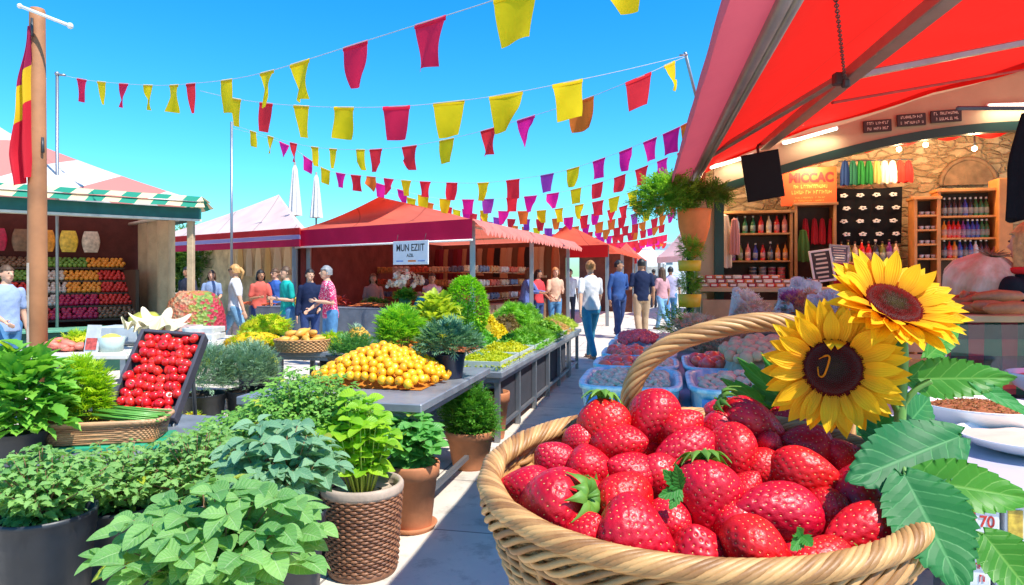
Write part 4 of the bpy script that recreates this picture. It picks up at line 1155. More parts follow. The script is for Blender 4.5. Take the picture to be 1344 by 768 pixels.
def head(center, nrm, rad, disc, cup, curl=0, seed=0):
    rg = random.Random(seed); nrm = Vector(nrm).normalized()
    q = nrm.to_track_quat('Z', 'Y'); hd = bpy.data.objects.new('flower_head', None); COL.objects.link(hd); hd.parent = sf
    hd.location = center-sp0; hd.rotation_mode = 'QUATERNION'; hd.rotation_quaternion = q; hd.empty_display_size = .02
    b = MB()
    for layer, (n, cu, lk, z0_) in enumerate([(27, cup-.10, 1.0, -.004), (24, cup+.08, .96, -.001), (15, cup+.24, .84, .001)]):
        for i in range(n):
            a = 2*PI*(i+rg.uniform(-.28, .28)+.5*layer)/n; Lp = (rad-disc*.85)*lk*rg.uniform(.88, 1.08); wp = rad*.275*rg.uniform(.8, 1.1)
            c2 = cu+rg.uniform(-.16, .16); tw = rg.uniform(-.35, .35); bd_ = rg.uniform(-.15, .35)
            def pf(u, v):
                w_ = (math.sin(PI*min(1, .12+v*.62))**.8)*(1-v**2.6)**.9*wp/2 if v < 1 else 0
                s = (u-.5)*2; r = disc*.86+Lp*v*math.cos(c2)*(1-.06*v); z = z0_+Lp*(v*math.sin(c2)-bd_*v*v*.6)+abs(s)*w_*.35+tw*s*w_*v
                qx = s*w_
                return (r*math.cos(a)-qx*math.sin(a), r*math.sin(a)+qx*math.cos(a), z)
            b.grid(pf, 6, 10, uv=True, tint=rg.random())
    b.build('petal', pet_m, hd)
    b = MB(); b.lathe([(disc*1.02, -.006), (disc, 0), (disc*.8, .004), (disc*.4, .0045), (0, .003)], 40); b.build('disc', M_('disc_base', (.05, .012, .008), .8), hd)
    K = 900; i = np.arange(K)+.5; rr = disc*.99*np.sqrt(i/K); th = i*2.39996
    pos = np.stack([rr*np.cos(th), rr*np.sin(th), .0005+.0042*(1-(rr/disc)**4)-.0015*np.exp(-(rr/disc/.35)**2)], 1)
    outw = np.stack([np.cos(th)*.35*(rr/disc), np.sin(th)*.35*(rr/disc), np.ones(K)], 1)
    leaves('floret', FLO, pos, outw+rng.normal(size=(K, 3))*.15, np.tile([1, 0, 0], (K, 1))+rng.normal(size=(K, 3))*.3, disc*.062*(.8+.5*(rr/disc)), dk.m, hd, tint=np.clip(rr/disc+rng.normal(size=K)*.08, 0, 1))
    b = MB()
    for i in range(20):
        a = 2*PI*i/20+rg.uniform(-.1, .1); Lb = rad*.42*rg.uniform(.8, 1.2); wb = .010
        def bf(u, v):
            w_ = wb*(1-v)**.7*(math.sin(PI*min(1, .3+v))+.2); s = (u-.5); r = disc*.5+Lb*v; z = -.010-.006*math.sin(v*3)-rg.random()*0-.10*Lb*v
            return (r*math.cos(a)-s*w_*math.sin(a), r*math.sin(a)+s*w_*math.cos(a), z-(.006 if i % 2 else 0))
        b.grid(bf, 2, 6, uv=True)
    b.lathe([(0, -.024), (.006, -.020), (disc*.7, -.010), (disc*.95, -.005)], 20); b.build('bract', slm2, hd)
    if curl:
        b = MB()
        for (a, L0) in ((1.65, .009), (1.35, .008)):
            b.grid(lambda u, v: ((disc*.95-L0*v*1.0)*math.cos(a)-(u-.5)*.012*(1-v)*math.sin(a), (disc*.95-L0*v)*math.sin(a)+(u-.5)*.012*(1-v)*math.cos(a), .004+.008*math.sin(v*2.6)), 4, 8, uv=True)
        tp = [(-.013, .009, .0065), (-.006, .013, .0085), (-.003, .010, .009), (-.008, -.007, .0075), (-.013, -.008, .0065), (-.014, .001, .006)]
        b.tube(catmull([Vector(x)*.85 for x in tp], 4), [.0004]*3+[.0009]*12+[.0006]*6, 6, tint=.1)
        b.build('curled_petal', pet_m, hd)
    return hd
head(P(1093, 483, .60), (-.42, -.90, .04), .0640, .0262, .10, curl=1, seed=3)
head(P(1172, 400, .60), (.10, -.66, .75), .064, .0262, .30, seed=5)
LV = [ # base, tip, width m, normal, mat, peak, bend, teeth
 ((1262, 572, .56), (1117, 628, .53), .056, (0, -.8, .65), slm, .50, .06, 14, .09),
 ((1196, 628, .53), (1362, 655, .52), .040, (0, -.9, .45), slm2, .42, .05, 12, .07),
 ((1186, 622, .53), (1268, 775, .475), .062, (-.1, -1, .3), slm, .42, .05, 15, .09),
 ((1290, 700, .51), (1372, 800, .48), .040, (0, -1, .3), slm2, .4, .05, 9, .08),
 ((1192, 497, .60), (1336, 496, .60), .036, (0, -1, .25), slm2, .34, .02, 14, .09),
 ((1275, 502, .60), (1372, 552, .58), .016, (0, -.8, .6), slm, .4, .06, 9, .08),
 ((1188, 560, .615), (1225, 520, .65), .034, (0, -1, .2), slm, .4, .06, 8, .1),
 ((1180, 470, .62), (1108, 462, .64), .032, (0, -1, .4), slm, .4, .10, 8, .1),
 ((1165, 600, .60), (1140, 525, .63), .040, (0, -1, .1), slm, .45, .06, 10, .1),
 ((1176, 640, .575), (1196, 700, .57), .030, (0, -1, .2), slm, .4, .06, 8, .16),
 ((1176, 610, .585), (1215, 690, .58), .036, (0, -1, .3), slm, .4, .06, 8, .16),
 ((1170, 590, .59), (1235, 560, .62), .034, (0, -1, .5), slm, .4, .06, 8, .1),
 ((1215, 470, .66), (1265, 425, .70), .022, (0, -1, .2), slm2, .4, .06, 8, .1),
]
for (b0, t0, wd, nr_, mt, pk_, be, nt_, ta) in LV:
    bigleaf(sf, sp0, P(*b0), P(*t0), wd, nr_, mt, pk_, be, nt_, ta)
for (x0, y0, x1, y1, dd0) in ((1180, 560, 1262, 572, .56), (1180, 615, 1198, 628, .53), (1182, 600, 1188, 624, .53), (1180, 690, 1292, 702, .51)):
    b = MB(); b.tube([P(x0, y0, .585)-sp0, (P(x0, y0, .585)+P(x1, y1, dd0))/2-sp0+Vector((0, 0, .006)), P(x1, y1, dd0)-sp0], [.0022, .0018, .0014], 7); b.build('leaf_stalk', stem_m, sf)
# jagged leaf behind the handle
jl = thing('jagged_leaf', 'jagged deep green leaf lying on the back rim of the basket', 'leaf', P(1085, 585, .72))
o_ = P(1085, 585, .72)
jm = leafmat('jagged_leaf_green', (.025, .16, .02), (.05, .24, .03), .25, .5, True, (.10, .32, .06), vb=.2, spec=.25)
for (tx, ty, wd, dd_) in ((951, 497, .030, .70), (972, 470, .030, .70), (1003, 464, .028, .705), (955, 540, .034, .695), (985, 572, .034, .69), (1035, 478, .022, .71)):
    bigleaf(jl, o_, P(1085-(6 if ty > 500 else 0), 582, .72), P(tx, ty, dd_), wd, (0, -1, .4), jm, .48, .04, 9, .34, .1, 'lobe', nrow=60)
dl = MB(); dlo = P(1135, 575, .71)
for (tx, ty, wd) in ((1085, 520, .04), (1100, 560, .03), (1062, 560, .03)): bigleaf(jl, o_, P(1130, 575, .715), P(tx, ty, .70), wd, (0, -1, .3), slm, .45, .05, 9, .1, .1, 'lobe')
# small torn leaf in the middle of the berries
tl = thing('torn_leaf', 'small jagged green leaf sticking up between the central strawberries', 'leaf', P(885, 650, .54))
for (tx, ty, wd) in ((872, 618, .012), (888, 612, .011), (866, 652, .011), (880, 668, .010)): bigleaf(tl, tl.location, P(893, 642, .535), P(tx, ty, .525), wd, (0, -1, .3), jm, .45, .08, 6, .3, .15, 'lobe', nrow=36)
tl2 = thing('torn_leaf', 'little green leaf bit between the two lower right strawberries', 'leaf', P(1052, 705, .50))
for (tx, ty, wd) in ((1040, 722, .010), (1066, 716, .010), (1048, 694, .008)): bigleaf(tl2, tl2.location, P(1052, 704, .478), P(tx, ty, .468), wd, (0, -1, .3), jm, .45, .08, 6, .3, .15, 'lobe', nrow=36)

# ============================================================ bowl table and picture boxes at right
TA = math.atan(-.2)
bt0 = Vector((1.07, 1.74, 0))
bt_ = thing('stall_table', 'pale lilac grey table with white bowls in the right foreground', 'table', bt0, TA)
lil = M_('lilac_tabletop', (.46, .44, .52), .45, .08, 3, .1)
b = MB(); b.box((1.0, .72, .845), (2.0, 1.5, .03), None, 0, .006); b.build('tabletop', lil, bt_)
for x in (.06, 1.94):
    for y in (.06, 1.4):
        b = MB(); b.box((x, y, .415), (.05, .05, .83)); b.build('leg', dark_metal, bt_)
b = MB(); b.box((1.0, .06, .735), (1.9, .20, .012)); b.box((1.0, .06, .61), (1.9, .20, .012)); b.box((1.0, .17, .715), (1.9, .01, .22)); b.build('lower_shelf', dark_metal, bt_)
BTM = Matrix.Translation(bt0) @ Matrix.Rotation(TA, 4, 'Z')
china = M_('white_china', (.82, .82, .80), .15, .02, coat=.5)
def bowl(px, py, rpx, z, h, label, fill, fc, name, base_z=.862):
    p = PZ(px, py, z); s = F/p.y; r = rpx/s
    t = thing(name, label, 'bowl', (p.x, p.y, base_z)); h = z-base_z
    b = MB(); b.lathe([(0, 0), (r*.42, 0), (r*.46, .004), (r*.82, h*.45), (r*.97, h*.9), (r*1.0, h), (r*.96, h), (r*.86, h*.72), (r*.6, h*.5), (0, h*.45)], 44); b.build('dish', china, t)
    b = MB()
    b.grid(lambda u, v: (r*.86*v*math.cos(2*PI*u), r*.86*v*math.sin(2*PI*u), h*(.72+.34*(1-v*v))+.004*math.sin(u*40)*v), 36, 10, closeu=True); b.build('filling', fc, t)
    if fill:
        K = 1500; rr = r*.84*np.sqrt(rng.random(K)); th = rng.random(K)*6.28
        pos = np.stack([rr*np.cos(th), rr*np.sin(th), h*(.73+.34*(1-(rr/(r*.86))**2))], 1)
        leaves('seed', leaf_tpl(1, .5, 2, 1, .5, .3, .1), pos, rng.normal(size=(K, 3))*[1, 1, .3], rng.normal(size=(K, 3))*.4+[0, 0, 1], .011, leafmat('spice_seed', (.16, .05, .015), (.45, .20, .05), .02), t)
    return t
bowl(1286, 529, 76, .955, .1, 'larger white bowl of red brown spice seeds behind the toothed leaves', True, M_('spice', (.28, .09, .03), .8, .4, 60, .5, 200), 'spice_bowl')
bowl(1352, 571, 86, .915, .05, 'shallow white dish with pinkish cream filling at the right edge, nearest the viewer', False, M_('cream_paste', (.72, .52, .42), .4, .1), 'shallow_dish')
bowl(1384, 490, 54, .97, .1, 'white bowl with pink filling at the right edge behind the spice bowl', False, M_('pink_paste', (.65, .30, .24), .5, .1), 'pink_bowl')
bowl(1196, 508, 34, .96, .1, 'plain small white bowl behind the sunflower stem', False, M_('pale_flour', (.7, .68, .66), .8, .05), 'small_bowl')
cols_ = [('red', (.55, .03, .02)), ('white', (.72, .70, .70)), ('yellow', (.75, .42, .05)), ('wine', (.28, .03, .06)), ('rose', (.65, .22, .22))]
nb_ = 0
words = [['leftmost', 'second', 'third', 'fourth', 'fifth', 'sixth', 'seventh', 'eighth', 'ninth', 'tenth']]*2
for row, zz_ in enumerate((.742, .617)):
    x = .04; i = 0
    while x < .95:
        wv_ = [.11, .09, .10, .12][(i+row) % 4]; k, cc = cols_[(i*2+row) % 5]
        lb = '%s picture box from the left on the %s shelf under the bowl table' % (words[0][i], ['upper', 'lower'][row])
        if i == 0: lb = 'leftmost picture box on the %s shelf under the bowl table' % ['upper', 'lower'][row]
        q = BTM @ Vector((x+wv_/2, .05, zz_)); t = thing('picture_box', lb, 'box', q, TA, 'picture boxes under the bowl table')
        b = MB(); b.box((0, 0, .045), (wv_-.008, .14, .088), None, 0, .003); b.build('carton', M_('carton_white', (.70, .68, .68), .4, .05), t)
        b = MB(); b.box((-wv_*.22, -.0715, .045), (wv_*.36, .003, .07)); b.build('picture', M_('pic_'+k, cc, .4, .6, 40), t)
        if (i+row) % 2: scrawl('lettering', (.06, .03), wv_*.3, .018, M_('pic_red', (.6, .03, .05), .5), t, Matrix.Translation((wv_*.2, -.0712, 0)), i+row*7)
        else: text_mesh('lettering', '70', .04, M_('pic_red', (.6, .03, .05), .5), t, Matrix.Translation((wv_*.2, -.0712, .045)) @ VERT, .0008, width=wv_*.3)
        x += wv_+.004; i += 1
# ============================================================ potted plants at left
def pot_mesh(t, r, h, mat, kind='nursery', z0=0):
    b = MB()
    if kind == 'nursery':
        b.lathe([(0, z0), (r*.76, z0), (r*.78, z0+.01), (r*.93, z0+h*.82), (r*.95, z0+h*.83), (r*.95, z0+h*.86), (r*.97, z0+h*.87), (r*.98, z0+h*.96), (r*1.0, z0+h*.965), (r, z0+h), (r*.955, z0+h), (r*.93, z0+h*.88), (0, z0+h*.86)], 36)
    elif kind == 'terra':
        b.lathe([(0, z0), (r*.68, z0), (r*.70, z0+.012), (r*.9, z0+h*.78), (r*.985, z0+h*.79), (r*1.0, z0+h*.97), (r*.98, z0+h), (r*.90, z0+h), (r*.87, z0+h*.86), (0, z0+h*.85)], 36)
    b.build('pot', mat, t)
    b = MB(); b.grid(lambda u, v: (r*.93*v*math.cos(2*PI*u), r*.93*v*math.sin(2*PI*u), z0+h*.885+.012*math.sin(u*19)*v+.01*math.cos(v*13)), 28, 6, closeu=True); b.build('soil', soil, t)
lm_serr = leafmat('serrated_leaf', (.11, .29, .06), (.30, .52, .15), .3, .5, True, (.42, .58, .26))
lm_round = leafmat('round_herb_leaf', (.09, .27, .06), (.25, .47, .13), .3, .5, True, (.46, .62, .34), .5)
lm_sage = leafmat('sage_leaf', (.10, .27, .14), (.26, .46, .26), .25, .6, True, (.42, .58, .38), 1.2)
lm_small = leafmat('small_herb_leaf', (.09, .27, .04), (.26, .48, .08), .3, .5)
lm_bright = leafmat('bright_basil_leaf', (.16, .40, .015), (.38, .62, .03), .42, .42, True, (.40, .60, .10))
lm_mint = leafmat('mint_leaf', (.07, .30, .05), (.18, .48, .10), .32, .42, True, (.22, .45, .14))
lm_lime = leafmat('lime_herb_leaf', (.24, .46, .015), (.52, .66, .03), .4, .5)
lm_grey = leafmat('grey_green_leaf', (.12, .24, .15), (.30, .46, .30), .2, .6)
lm_deep = leafmat('deep_green_leaf', (.05, .21, .02), (.14, .38, .04), .3, .45)
lm_lobed = leafmat('celery_leaf', (.08, .30, .03), (.26, .52, .07), .32, .45)
stem_g = M_('green_stem', (.16, .22, .06), .6, .2, 12); stem_b = M_('brown_stem', (.22, .12, .06), .7, .2, 12)

def big_herb(name, label, loc, r, h, potm, kind, mat, tpl, nst, n_per, lsize, spread, top, potc=None, stemm=None, cat='potted plant', upr=.5, low=.2, jit=.35):
    """plant with separate stems, each carrying pairs of leaves and a terminal rosette"""
    t = thing(name, label, cat, loc); pot_mesh(t, r, h, potm, kind)
    pos, tip, nor, sz = [], [], [], []; tips = []
    for i in range(nst):
        a = i*2.39996; q = math.sqrt((i+.5)/nst)
        ex = spread[0]*q*math.cos(a)+random.uniform(-.02, .02); ey = spread[1]*q*math.sin(a)+random.uniform(-.02, .02)
        ez = h+top*(1-.55*q*q)*random.uniform(.82, 1.06)
        e = Vector((ex, ey, ez)); s0 = Vector((ex*.25, ey*.25, h*.88)); tips.append(e)
        for k in range(n_per):
            f = low+(1-low)*(k/(n_per-1) if n_per > 1 else 1)
            c_ = s0.lerp(e, f)+Vector((0, 0, .12*top*math.sin(PI*f)*q))
            for sgn in (0, PI) if k < n_per-1 else (0, PI*2/3, PI*4/3, .9):
                an = a+k*PI/2+sgn+random.uniform(-.4, .4)
                dr = Vector((math.cos(an), math.sin(an), random.uniform(-.25, .35)*(1 if k < n_per-1 else 1.6)))
                pos.append(c_+dr*.01); tip.append(dr+Vector((ex, ey, 0))*1.2)
                nor.append(Vector((random.uniform(-jit, jit)+dr.x*.25*-1, random.uniform(-jit, jit)-.25, 1)))
                sz.append(lsize*random.uniform(.65, 1.15)*(1.0 if k < n_per-1 else .8))
    leaves('foliage', tpl, [list(p) for p in pos], [list(p) for p in tip], [list(p) for p in nor], sz, mat, t)
    stems('stem', (0, 0, h*.88), tips, .0026*(1+lsize*5), stemm or stem_g, t)
    return t
def gp(px, d): return ((px-CX)/F*d, d, 0)
# foreground
T = big_herb('potted_herb', 'large smooth oval leaved herb in a black pot at the bottom, nearest to the camera', gp(286, 2.05), .17, .47, black_pot, 'nursery', lm_round, T_BIG, 48, 4, .098, (.31, .27), .30, stemm=stem_b, upr=.4)
T = big_herb('potted_herb', 'bushy serrated mint in the big black pot at the lower left corner', gp(58, 2.56), .176, .52, black_pot, 'nursery', lm_serr, T_SERR, 70, 6, .052, (.24, .22), .24, stemm=stem_b)
T = big_herb('potted_sage', 'puckered blue green sage in a black pot left of the wicker pot', gp(368, 2.62), .172, .50, black_pot, 'nursery', lm_sage, T_SAGE, 38, 5, .098, (.21, .21), .37, stemm=stem_b)
T = big_herb('potted_herb', 'small leaved serrated mint between the corner pot and the oval leaved herb', gp(158, 2.95), .17, .42, black_pot, 'nursery', lm_serr, T_SERR, 90, 6, .048, (.31, .27), .25, stemm=stem_b)
T = big_herb('potted_herb', 'serrated mint bush behind the oval leaved herb, left of the sage', gp(262, 3.05), .17, .42, black_pot, 'nursery', lm_serr, T_SERR, 90, 6, .05, (.30, .27), .29, stemm=stem_b)
T = big_herb('potted_herb', 'fine leaved green bush rising behind the sage', gp(405, 3.45), .18, .50, black_pot, 'nursery', lm_small, T_PARS, 150, 8, .065, (.36, .32), .42, stemm=stem_g)
T = big_herb('potted_herb', 'dark green serrated herb between the sage and the yellow flowers', gp(315, 3.75), .18, .38, black_pot, 'nursery', lm_small, T_PARS, 120, 7, .06, (.30, .28), .27, stemm=stem_g)
# wicker pot with bright green plant
t = thing('wicker_planter', 'bright lime green plant in the brown wicker pot with a white rim', 'potted plant', gp(476, 3.25))
wd_ = wick('brown_wicker', (.10, .035, .018), (.27, .12, .06)); b = MB(); NS2 = 44; hh = .42
for r_ in range(25):
    z = .035+(hh-.08)*r_/24; k = .158+.028*z/hh; N = NS2*4
    b.tube([((k+.004*math.cos(NS2/2*2*PI*i/N+PI*(r_ % 2)))*math.cos(2*PI*i/N), (k+.004*math.cos(NS2/2*2*PI*i/N+PI*(r_ % 2)))*math.sin(2*PI*i/N), z) for i in range(N)], .0072, 5, closed=True, tint=random.random())
b.build('woven_side', wd_, t)
b = MB(); b.lathe([(0, .0), (.158, 0), (.165, .015), (.16, .035), (.14, .04), (.13, .03), (0, .03)], 36); b.build('base_ring', wd_, t)
b = MB(); b.lathe([(.172, hh-.045), (.190, hh-.045), (.194, hh-.03), (.194, hh-.008), (.186, hh+.004), (.172, hh+.002), (.165, hh-.02), (.165, hh-.06)], 40); b.build('rim', M_('whitewashed_rim', (.40, .31, .24), .75, .2, 12, .4, 50), t)
b = MB(); b.lathe([(.155, .04), (.166, hh-.05)], 36); b.build('liner', soil, t)
b = MB(); b.grid(lambda u, v: (.168*v*math.cos(2*PI*u), .168*v*math.sin(2*PI*u), hh-.055+.01*math.sin(u*19)*v+.008*math.cos(v*13)), 28, 6, closeu=True); b.build('soil', soil, t)
pos, tip, nor, sz, tp = [], [], [], [], []
for i in range(30):
    a = i*2.39996; q = math.sqrt((i+.5)/30); e = Vector((.17*q*math.cos(a)-.015, .15*q*math.sin(a), hh+.39*(1-.4*q*q)*random.uniform(.8, 1.08))); s0 = Vector((e.x*.3, e.y*.3, hh-.05)); tp.append(e)
    for k in range(4):
        f = .38+.62*k/3; c_ = s0.lerp(e, f)
        for sg in (0, PI, PI/2):
            an = a+k*1.3+sg+random.uniform(-.4, .4); dr = Vector((math.cos(an), math.sin(an), random.uniform(-.2, .4)))
            pos.append(c_); tip.append(dr); nor.append(Vector((random.uniform(-.4, .4), random.uniform(-.7, 0), 1))); sz.append(random.uniform(.045, .078))
leaves('foliage', T_ROUND, [list(p) for p in pos], [list(p) for p in tip], [list(p) for p in nor], sz, lm_bright, t)
b = MB()
for e in tp: b.tube([(e.x*.3, e.y*.3, hh-.06), (e.x*.7, e.y*.7, hh+.12), tuple(e)], [.005, .004, .002], 5)
b.build('stem', M_('lime_stem', (.30, .42, .05), .5, .1), t)
t = big_herb('potted_mint', 'round leaved green mint in the tall terracotta pot beside the wicker pot', gp(540, 3.8), .158, .365, terra, 'terra', lm_mint, T_ROUND, 42, 4, .085, (.17, .17), .26)
b = MB(); b.lathe([(0, 0), (.125, 0), (.145, .03), (.135, .032), (.115, .012), (0, .01)], 30); b.build('saucer', terra, t)
t = thing('potted_bush', 'compact green herb cone in the terracotta pot under the corner of the orange table', 'potted plant', gp(617, 5.0)); pot_mesh(t, .182, .275, terra, 'terra')
bush('foliage', T_SPRIG, 1500, (.19, .19, .28), (0, 0, .33), .07, lm_deep, t, .35, -.3, .5, 5)
t = thing('terracotta_pot', 'terracotta pot standing in the shade below the long herb table', 'pot', gp(645, 5.9)); pot_mesh(t, .16, .40, terra, 'terra')

# left low table and its goods
lt = thing('low_table', 'low dark table at the far left with plants and the wicker tray on it', 'table', (-2.75, 3.5, 0), TA)
b = MB(); b.box((.8, .75, .405), (1.75, 1.25, .035), None, 0, .005); b.build('tabletop', tabletop, lt)
for x in (.0, 1.6):
    for y in (.18, 1.32):
        b = MB(); b.box((x, y, .19), (.05, .05, .38)); b.build('leg', dark_metal, lt)
LTZ = .4235
def on(px, d, z): return ((px-CX)/F*d, d, z)
t = thing('potted_celery', 'lush lobed leaf plant in a dark pot at the left edge of the low table', 'potted plant', on(22, 3.65, LTZ)); pot_mesh(t, .15, .15, black_pot)
bush('foliage', T_SERR, 520, (.25, .22, .33), (.0, 0, .28), .105, lm_lobed, t, .25, -.45, .5, 7)
stems('stem', (0, 0, .12), [(random.uniform(-.15, .15), random.uniform(-.12, .12), random.uniform(.3, .5)) for _ in range(14)], .005, stem_g, t)
t = thing('wicker_tray', 'brown wicker tray holding the lime green herb and the green onions', 'basket', (on(138, 3.95, LTZ+.03)), R(12)); W2, D2, H2 = .66, .34, .12
b = MB()
def rr_path(w_, d_, z, n=120, ph=0, amp=0):
    out = []
    for i in range(n):
        a = 2*PI*i/n; c, s = math.cos(a), math.sin(a); e = .35
        o = 1+amp*math.cos(ph+a*n/4*2*PI/ (2*PI))
        out.append((w_/2*abs(c)**e*math.copysign(1, c)*o, d_/2*abs(s)**e*math.copysign(1, s)*o, z))
    return out
for r_ in range(10): b.tube(rr_path(W2*(.90+.01*r_), D2*(.88+.012*r_), .012+H2*r_/10, 160, PI*(r_ % 2), .012), .0075, 5, closed=True, tint=random.random())
b.build('woven_side', wick('red_brown_wicker', (.24, .10, .04), (.50, .27, .12)), t)
b = MB()
for k in range(2): b.tube(rr_path(W2*1.02, D2*1.02, H2+.006*k, 160, PI*k, .01), .011, 6, closed=True, tint=random.random())
b.build('rim', wick('red_brown_wicker2', (.30, .14, .06), (.55, .32, .16)), t)
b = MB(); b.box((0, 0, .012), (W2*.9, D2*.86, .014)); b.build('base', wood, t)
o = MB(); o.box((0, 0, .015), (.68, .36, .03), None, 0, .006); o = o.build('green_board', M_('jade_green_board', (.02, .30, .16), .5), None, on(138, 3.95, LTZ), (0, 0, R(12))); tag(o, 'jade green board under the brown wicker tray', 'board')
t = thing('lime_herb', 'feathery lime green herb bunch in the left half of the wicker tray', 'herb', on(112, 3.95, LTZ+.06)); 
bush('foliage', T_FINE, 1100, (.15, .14, .24), (0, 0, .22), .07, lm_lime, t, .15, -.7, .6, 6)
stems('stem', (0, 0, .0), [(random.uniform(-.1, .1), random.uniform(-.08, .08), random.uniform(.2, .4)) for _ in range(16)], .003, stem_g, t)
t = thing('green_onions', 'bunch of long green onions lying in the right half of the wicker tray', 'green onions', on(176, 3.93, LTZ+.14)); b = MB()
for i in range(26):
    y = random.uniform(-.07, .07); z = random.uniform(0, .05); L_ = random.uniform(.16, .21); k = random.uniform(-.03, .03)
    b.tube([(-L_, y+k, z+.03), (-.05, y, z+.015), (L_*.9, y-k*.5, z-.005)], [.006, .007, .004], 6, tint=random.random())
b.build('stalk', M_('onion_green', (.10, .30, .04), .4, .3, 5), t)
# tomato display
tm_c, _b = on(184, 4.5, .0), 0
pb = P(186, 548, 4.42); pt_ = P(197, 440, 4.80)
td = thing('tomato_display', 'dark framed tilted tray of small red tomatoes behind the wicker tray', 'display tray', (pb.x, pb.y, pb.z), R(6))
hgt = math.hypot(pt_.z-pb.z, pt_.y-pb.y); lean = math.atan2(pt_.y-pb.y, pt_.z-pb.z)
TMl = Matrix.Rotation(-lean, 4, 'X') @ Matrix.Rotation(R(6), 4, 'Y'); w_ = .42
b = MB(); b.box((0, .03, hgt/2), (w_, .02, hgt), TMl, 0, .003); b.build('back_board', M_('dark_board', (.05, .045, .05), .7), td)
for (x, z, sx, sz) in ((-w_/2, hgt/2, .024, hgt+.02), (w_/2, hgt/2, .024, hgt+.02), (0, hgt, w_-.025, .024), (0, 0, w_-.025, .024)):
    b = MB(); b.box((x, 0, z), (sx, .09, sz), TMl, 0, .004); b.build('frame', M_('charcoal_frame', (.055, .05, .065), .5, .2, 5), td)
b = MB(); b.tube([TMl @ Vector((-.12, .05, hgt*.9)), Vector((-.14, .62, -pb.z+.01))], .014, 6); b.tube([TMl @ Vector((.12, .05, hgt*.9)), Vector((.14, .62, -pb.z+.01))], .014, 6)
for x in (-.2, .2): b.tube([TMl @ Vector((x, .0, 0)), Vector((x, .02, -pb.z+.01))], .014, 6)
b.build('support', dark_metal, td)
tom = NT('tomato_skin'); oi = tom.n('ShaderNodeObjectInfo'); c = tom.mix(oi.outputs['Random'], (.62, .008, .010), (.78, .035, .02)); tom.l(c, tom.b.inputs['Base Color']); tom.b.inputs['Roughness'].default_value = .22; tom.b.inputs['Subsurface Weight'].default_value = .1; tom.b.inputs['Subsurface Scale'].default_value = .01; tom.b.inputs['Coat Weight'].default_value = .5
def fruit_mesh(name, r, mats, ridg=0, dimple=.12, stemend=True, seed=0, n=18):
    b = MB()
    def fn(u, v):
        t = PI*v; a = 2*PI*u; rr = r*math.sin(t)*(1+ridg*math.cos(a*5)); z = -r*math.cos(t)*.92
        z -= dimple*r*math.exp(-((v-1)/.16)**2)*2
        return (rr*math.cos(a), rr*math.sin(a), z)
    b.grid(fn, n, n-4, closeu=True)
    if stemend:
        b.ell((0, 0, r*.78), (r*.16, r*.16, r*.10), 6, 4, mi=1)
    o = b.build(name, mats); me = o.data; bpy.data.objects.remove(o); return me
tmesh = [fruit_mesh('tomato', .0345, [tom.m, stem_g], .03, .14, True)]
WTD = Matrix.Translation(td.location) @ Matrix.Rotation(R(6), 4, 'Z') @ TMl
nc = 0
for j in range(10):
    for i in range(8):
        x = -w_/2+.036+.0495*i+(.024 if j % 2 else 0)
        if x > w_/2-.028: continue
        z = .04+j*(hgt-.08)/9; q = WTD @ Vector((x+random.uniform(-.011, .011), -.005+random.uniform(-.03, .012), z+random.uniform(-.012, .012)))
        o = link('tomato', tmesh[0], None, q, (random.uniform(-1.2, 1.2)+.6, random.uniform(-1, 1), random.uniform(0, 6))); s = random.uniform(.9, 1.1); o.scale = (s, s, s)
        tag(o, 'small round red tomato in the dark framed tilted tray', 'tomato', 'tomatoes in the tilted tray')

def flowers(name, label, loc, r, n, colm, cs, greens=0, gm=None, zmin=-.2, cat='flowers', parent=None):
    t = thing(name, label, cat, loc) if parent is None else parent
    if greens: bush('foliage', T_FINE, greens, (r[0]*.9, r[1]*.9, r[2]*.85), (0, 0, 0), cs*2.0, gm or lm_lime, t, .2, -.8, .4, 5)
    V = []; 
    p, d = dome(n, r, .85, zmin, 8)
    fl = multi_tpl(leaf_tpl(1, .55, 2, 1, .5, .1, .1), [(0, 0, 0, a, .5) for a in range(0, 360, 72)])
    leaves('blossom', fl, p, np.cross(d, rng.normal(size=d.shape)), d+rng.normal(size=d.shape)*.3, cs*(.8+.5*rng.random(len(p))), colm, t); return t
yel_f = leafmat('yellow_blossom', (.80, .50, .005), (.90, .68, .02), .3, .6, trc=(.9, .6, .02))
lime_f = leafmat('lime_yellow_blossom', (.55, .55, .01), (.80, .70, .02), .3, .6, trc=(.8, .7, .02))
t = flowers('yellow_flowers', 'low clump of bright yellow flowers at the foot of the black thyme pots', on(246, 5.7, .13), (.18, .15, .13), 420, yel_f, .035, 200)
b = MB(); b.lathe([(0, -.13), (.12, -.13), (.15, -.02), (0, -.02)], 20); b.build('pot', black_pot, t)
for (px, d, lb, w2) in ((266, 6.05, 'left one of the two grey green thyme bushes in black pots', .30), (325, 6.25, 'right one of the two grey green thyme bushes in black pots', .27), (205, 6.5, 'grey green thyme bush half hidden behind the tomato tray', .2)):
    t = thing('potted_thyme', lb, 'potted plant', on(px, d, 0)); pot_mesh(t, .20, .36, black_pot)
    bush('foliage', T_SPRIG, 2300, (w2, .26, .29), (0, 0, .50), .055, lm_grey, t, .45, -.35, .6, 8)

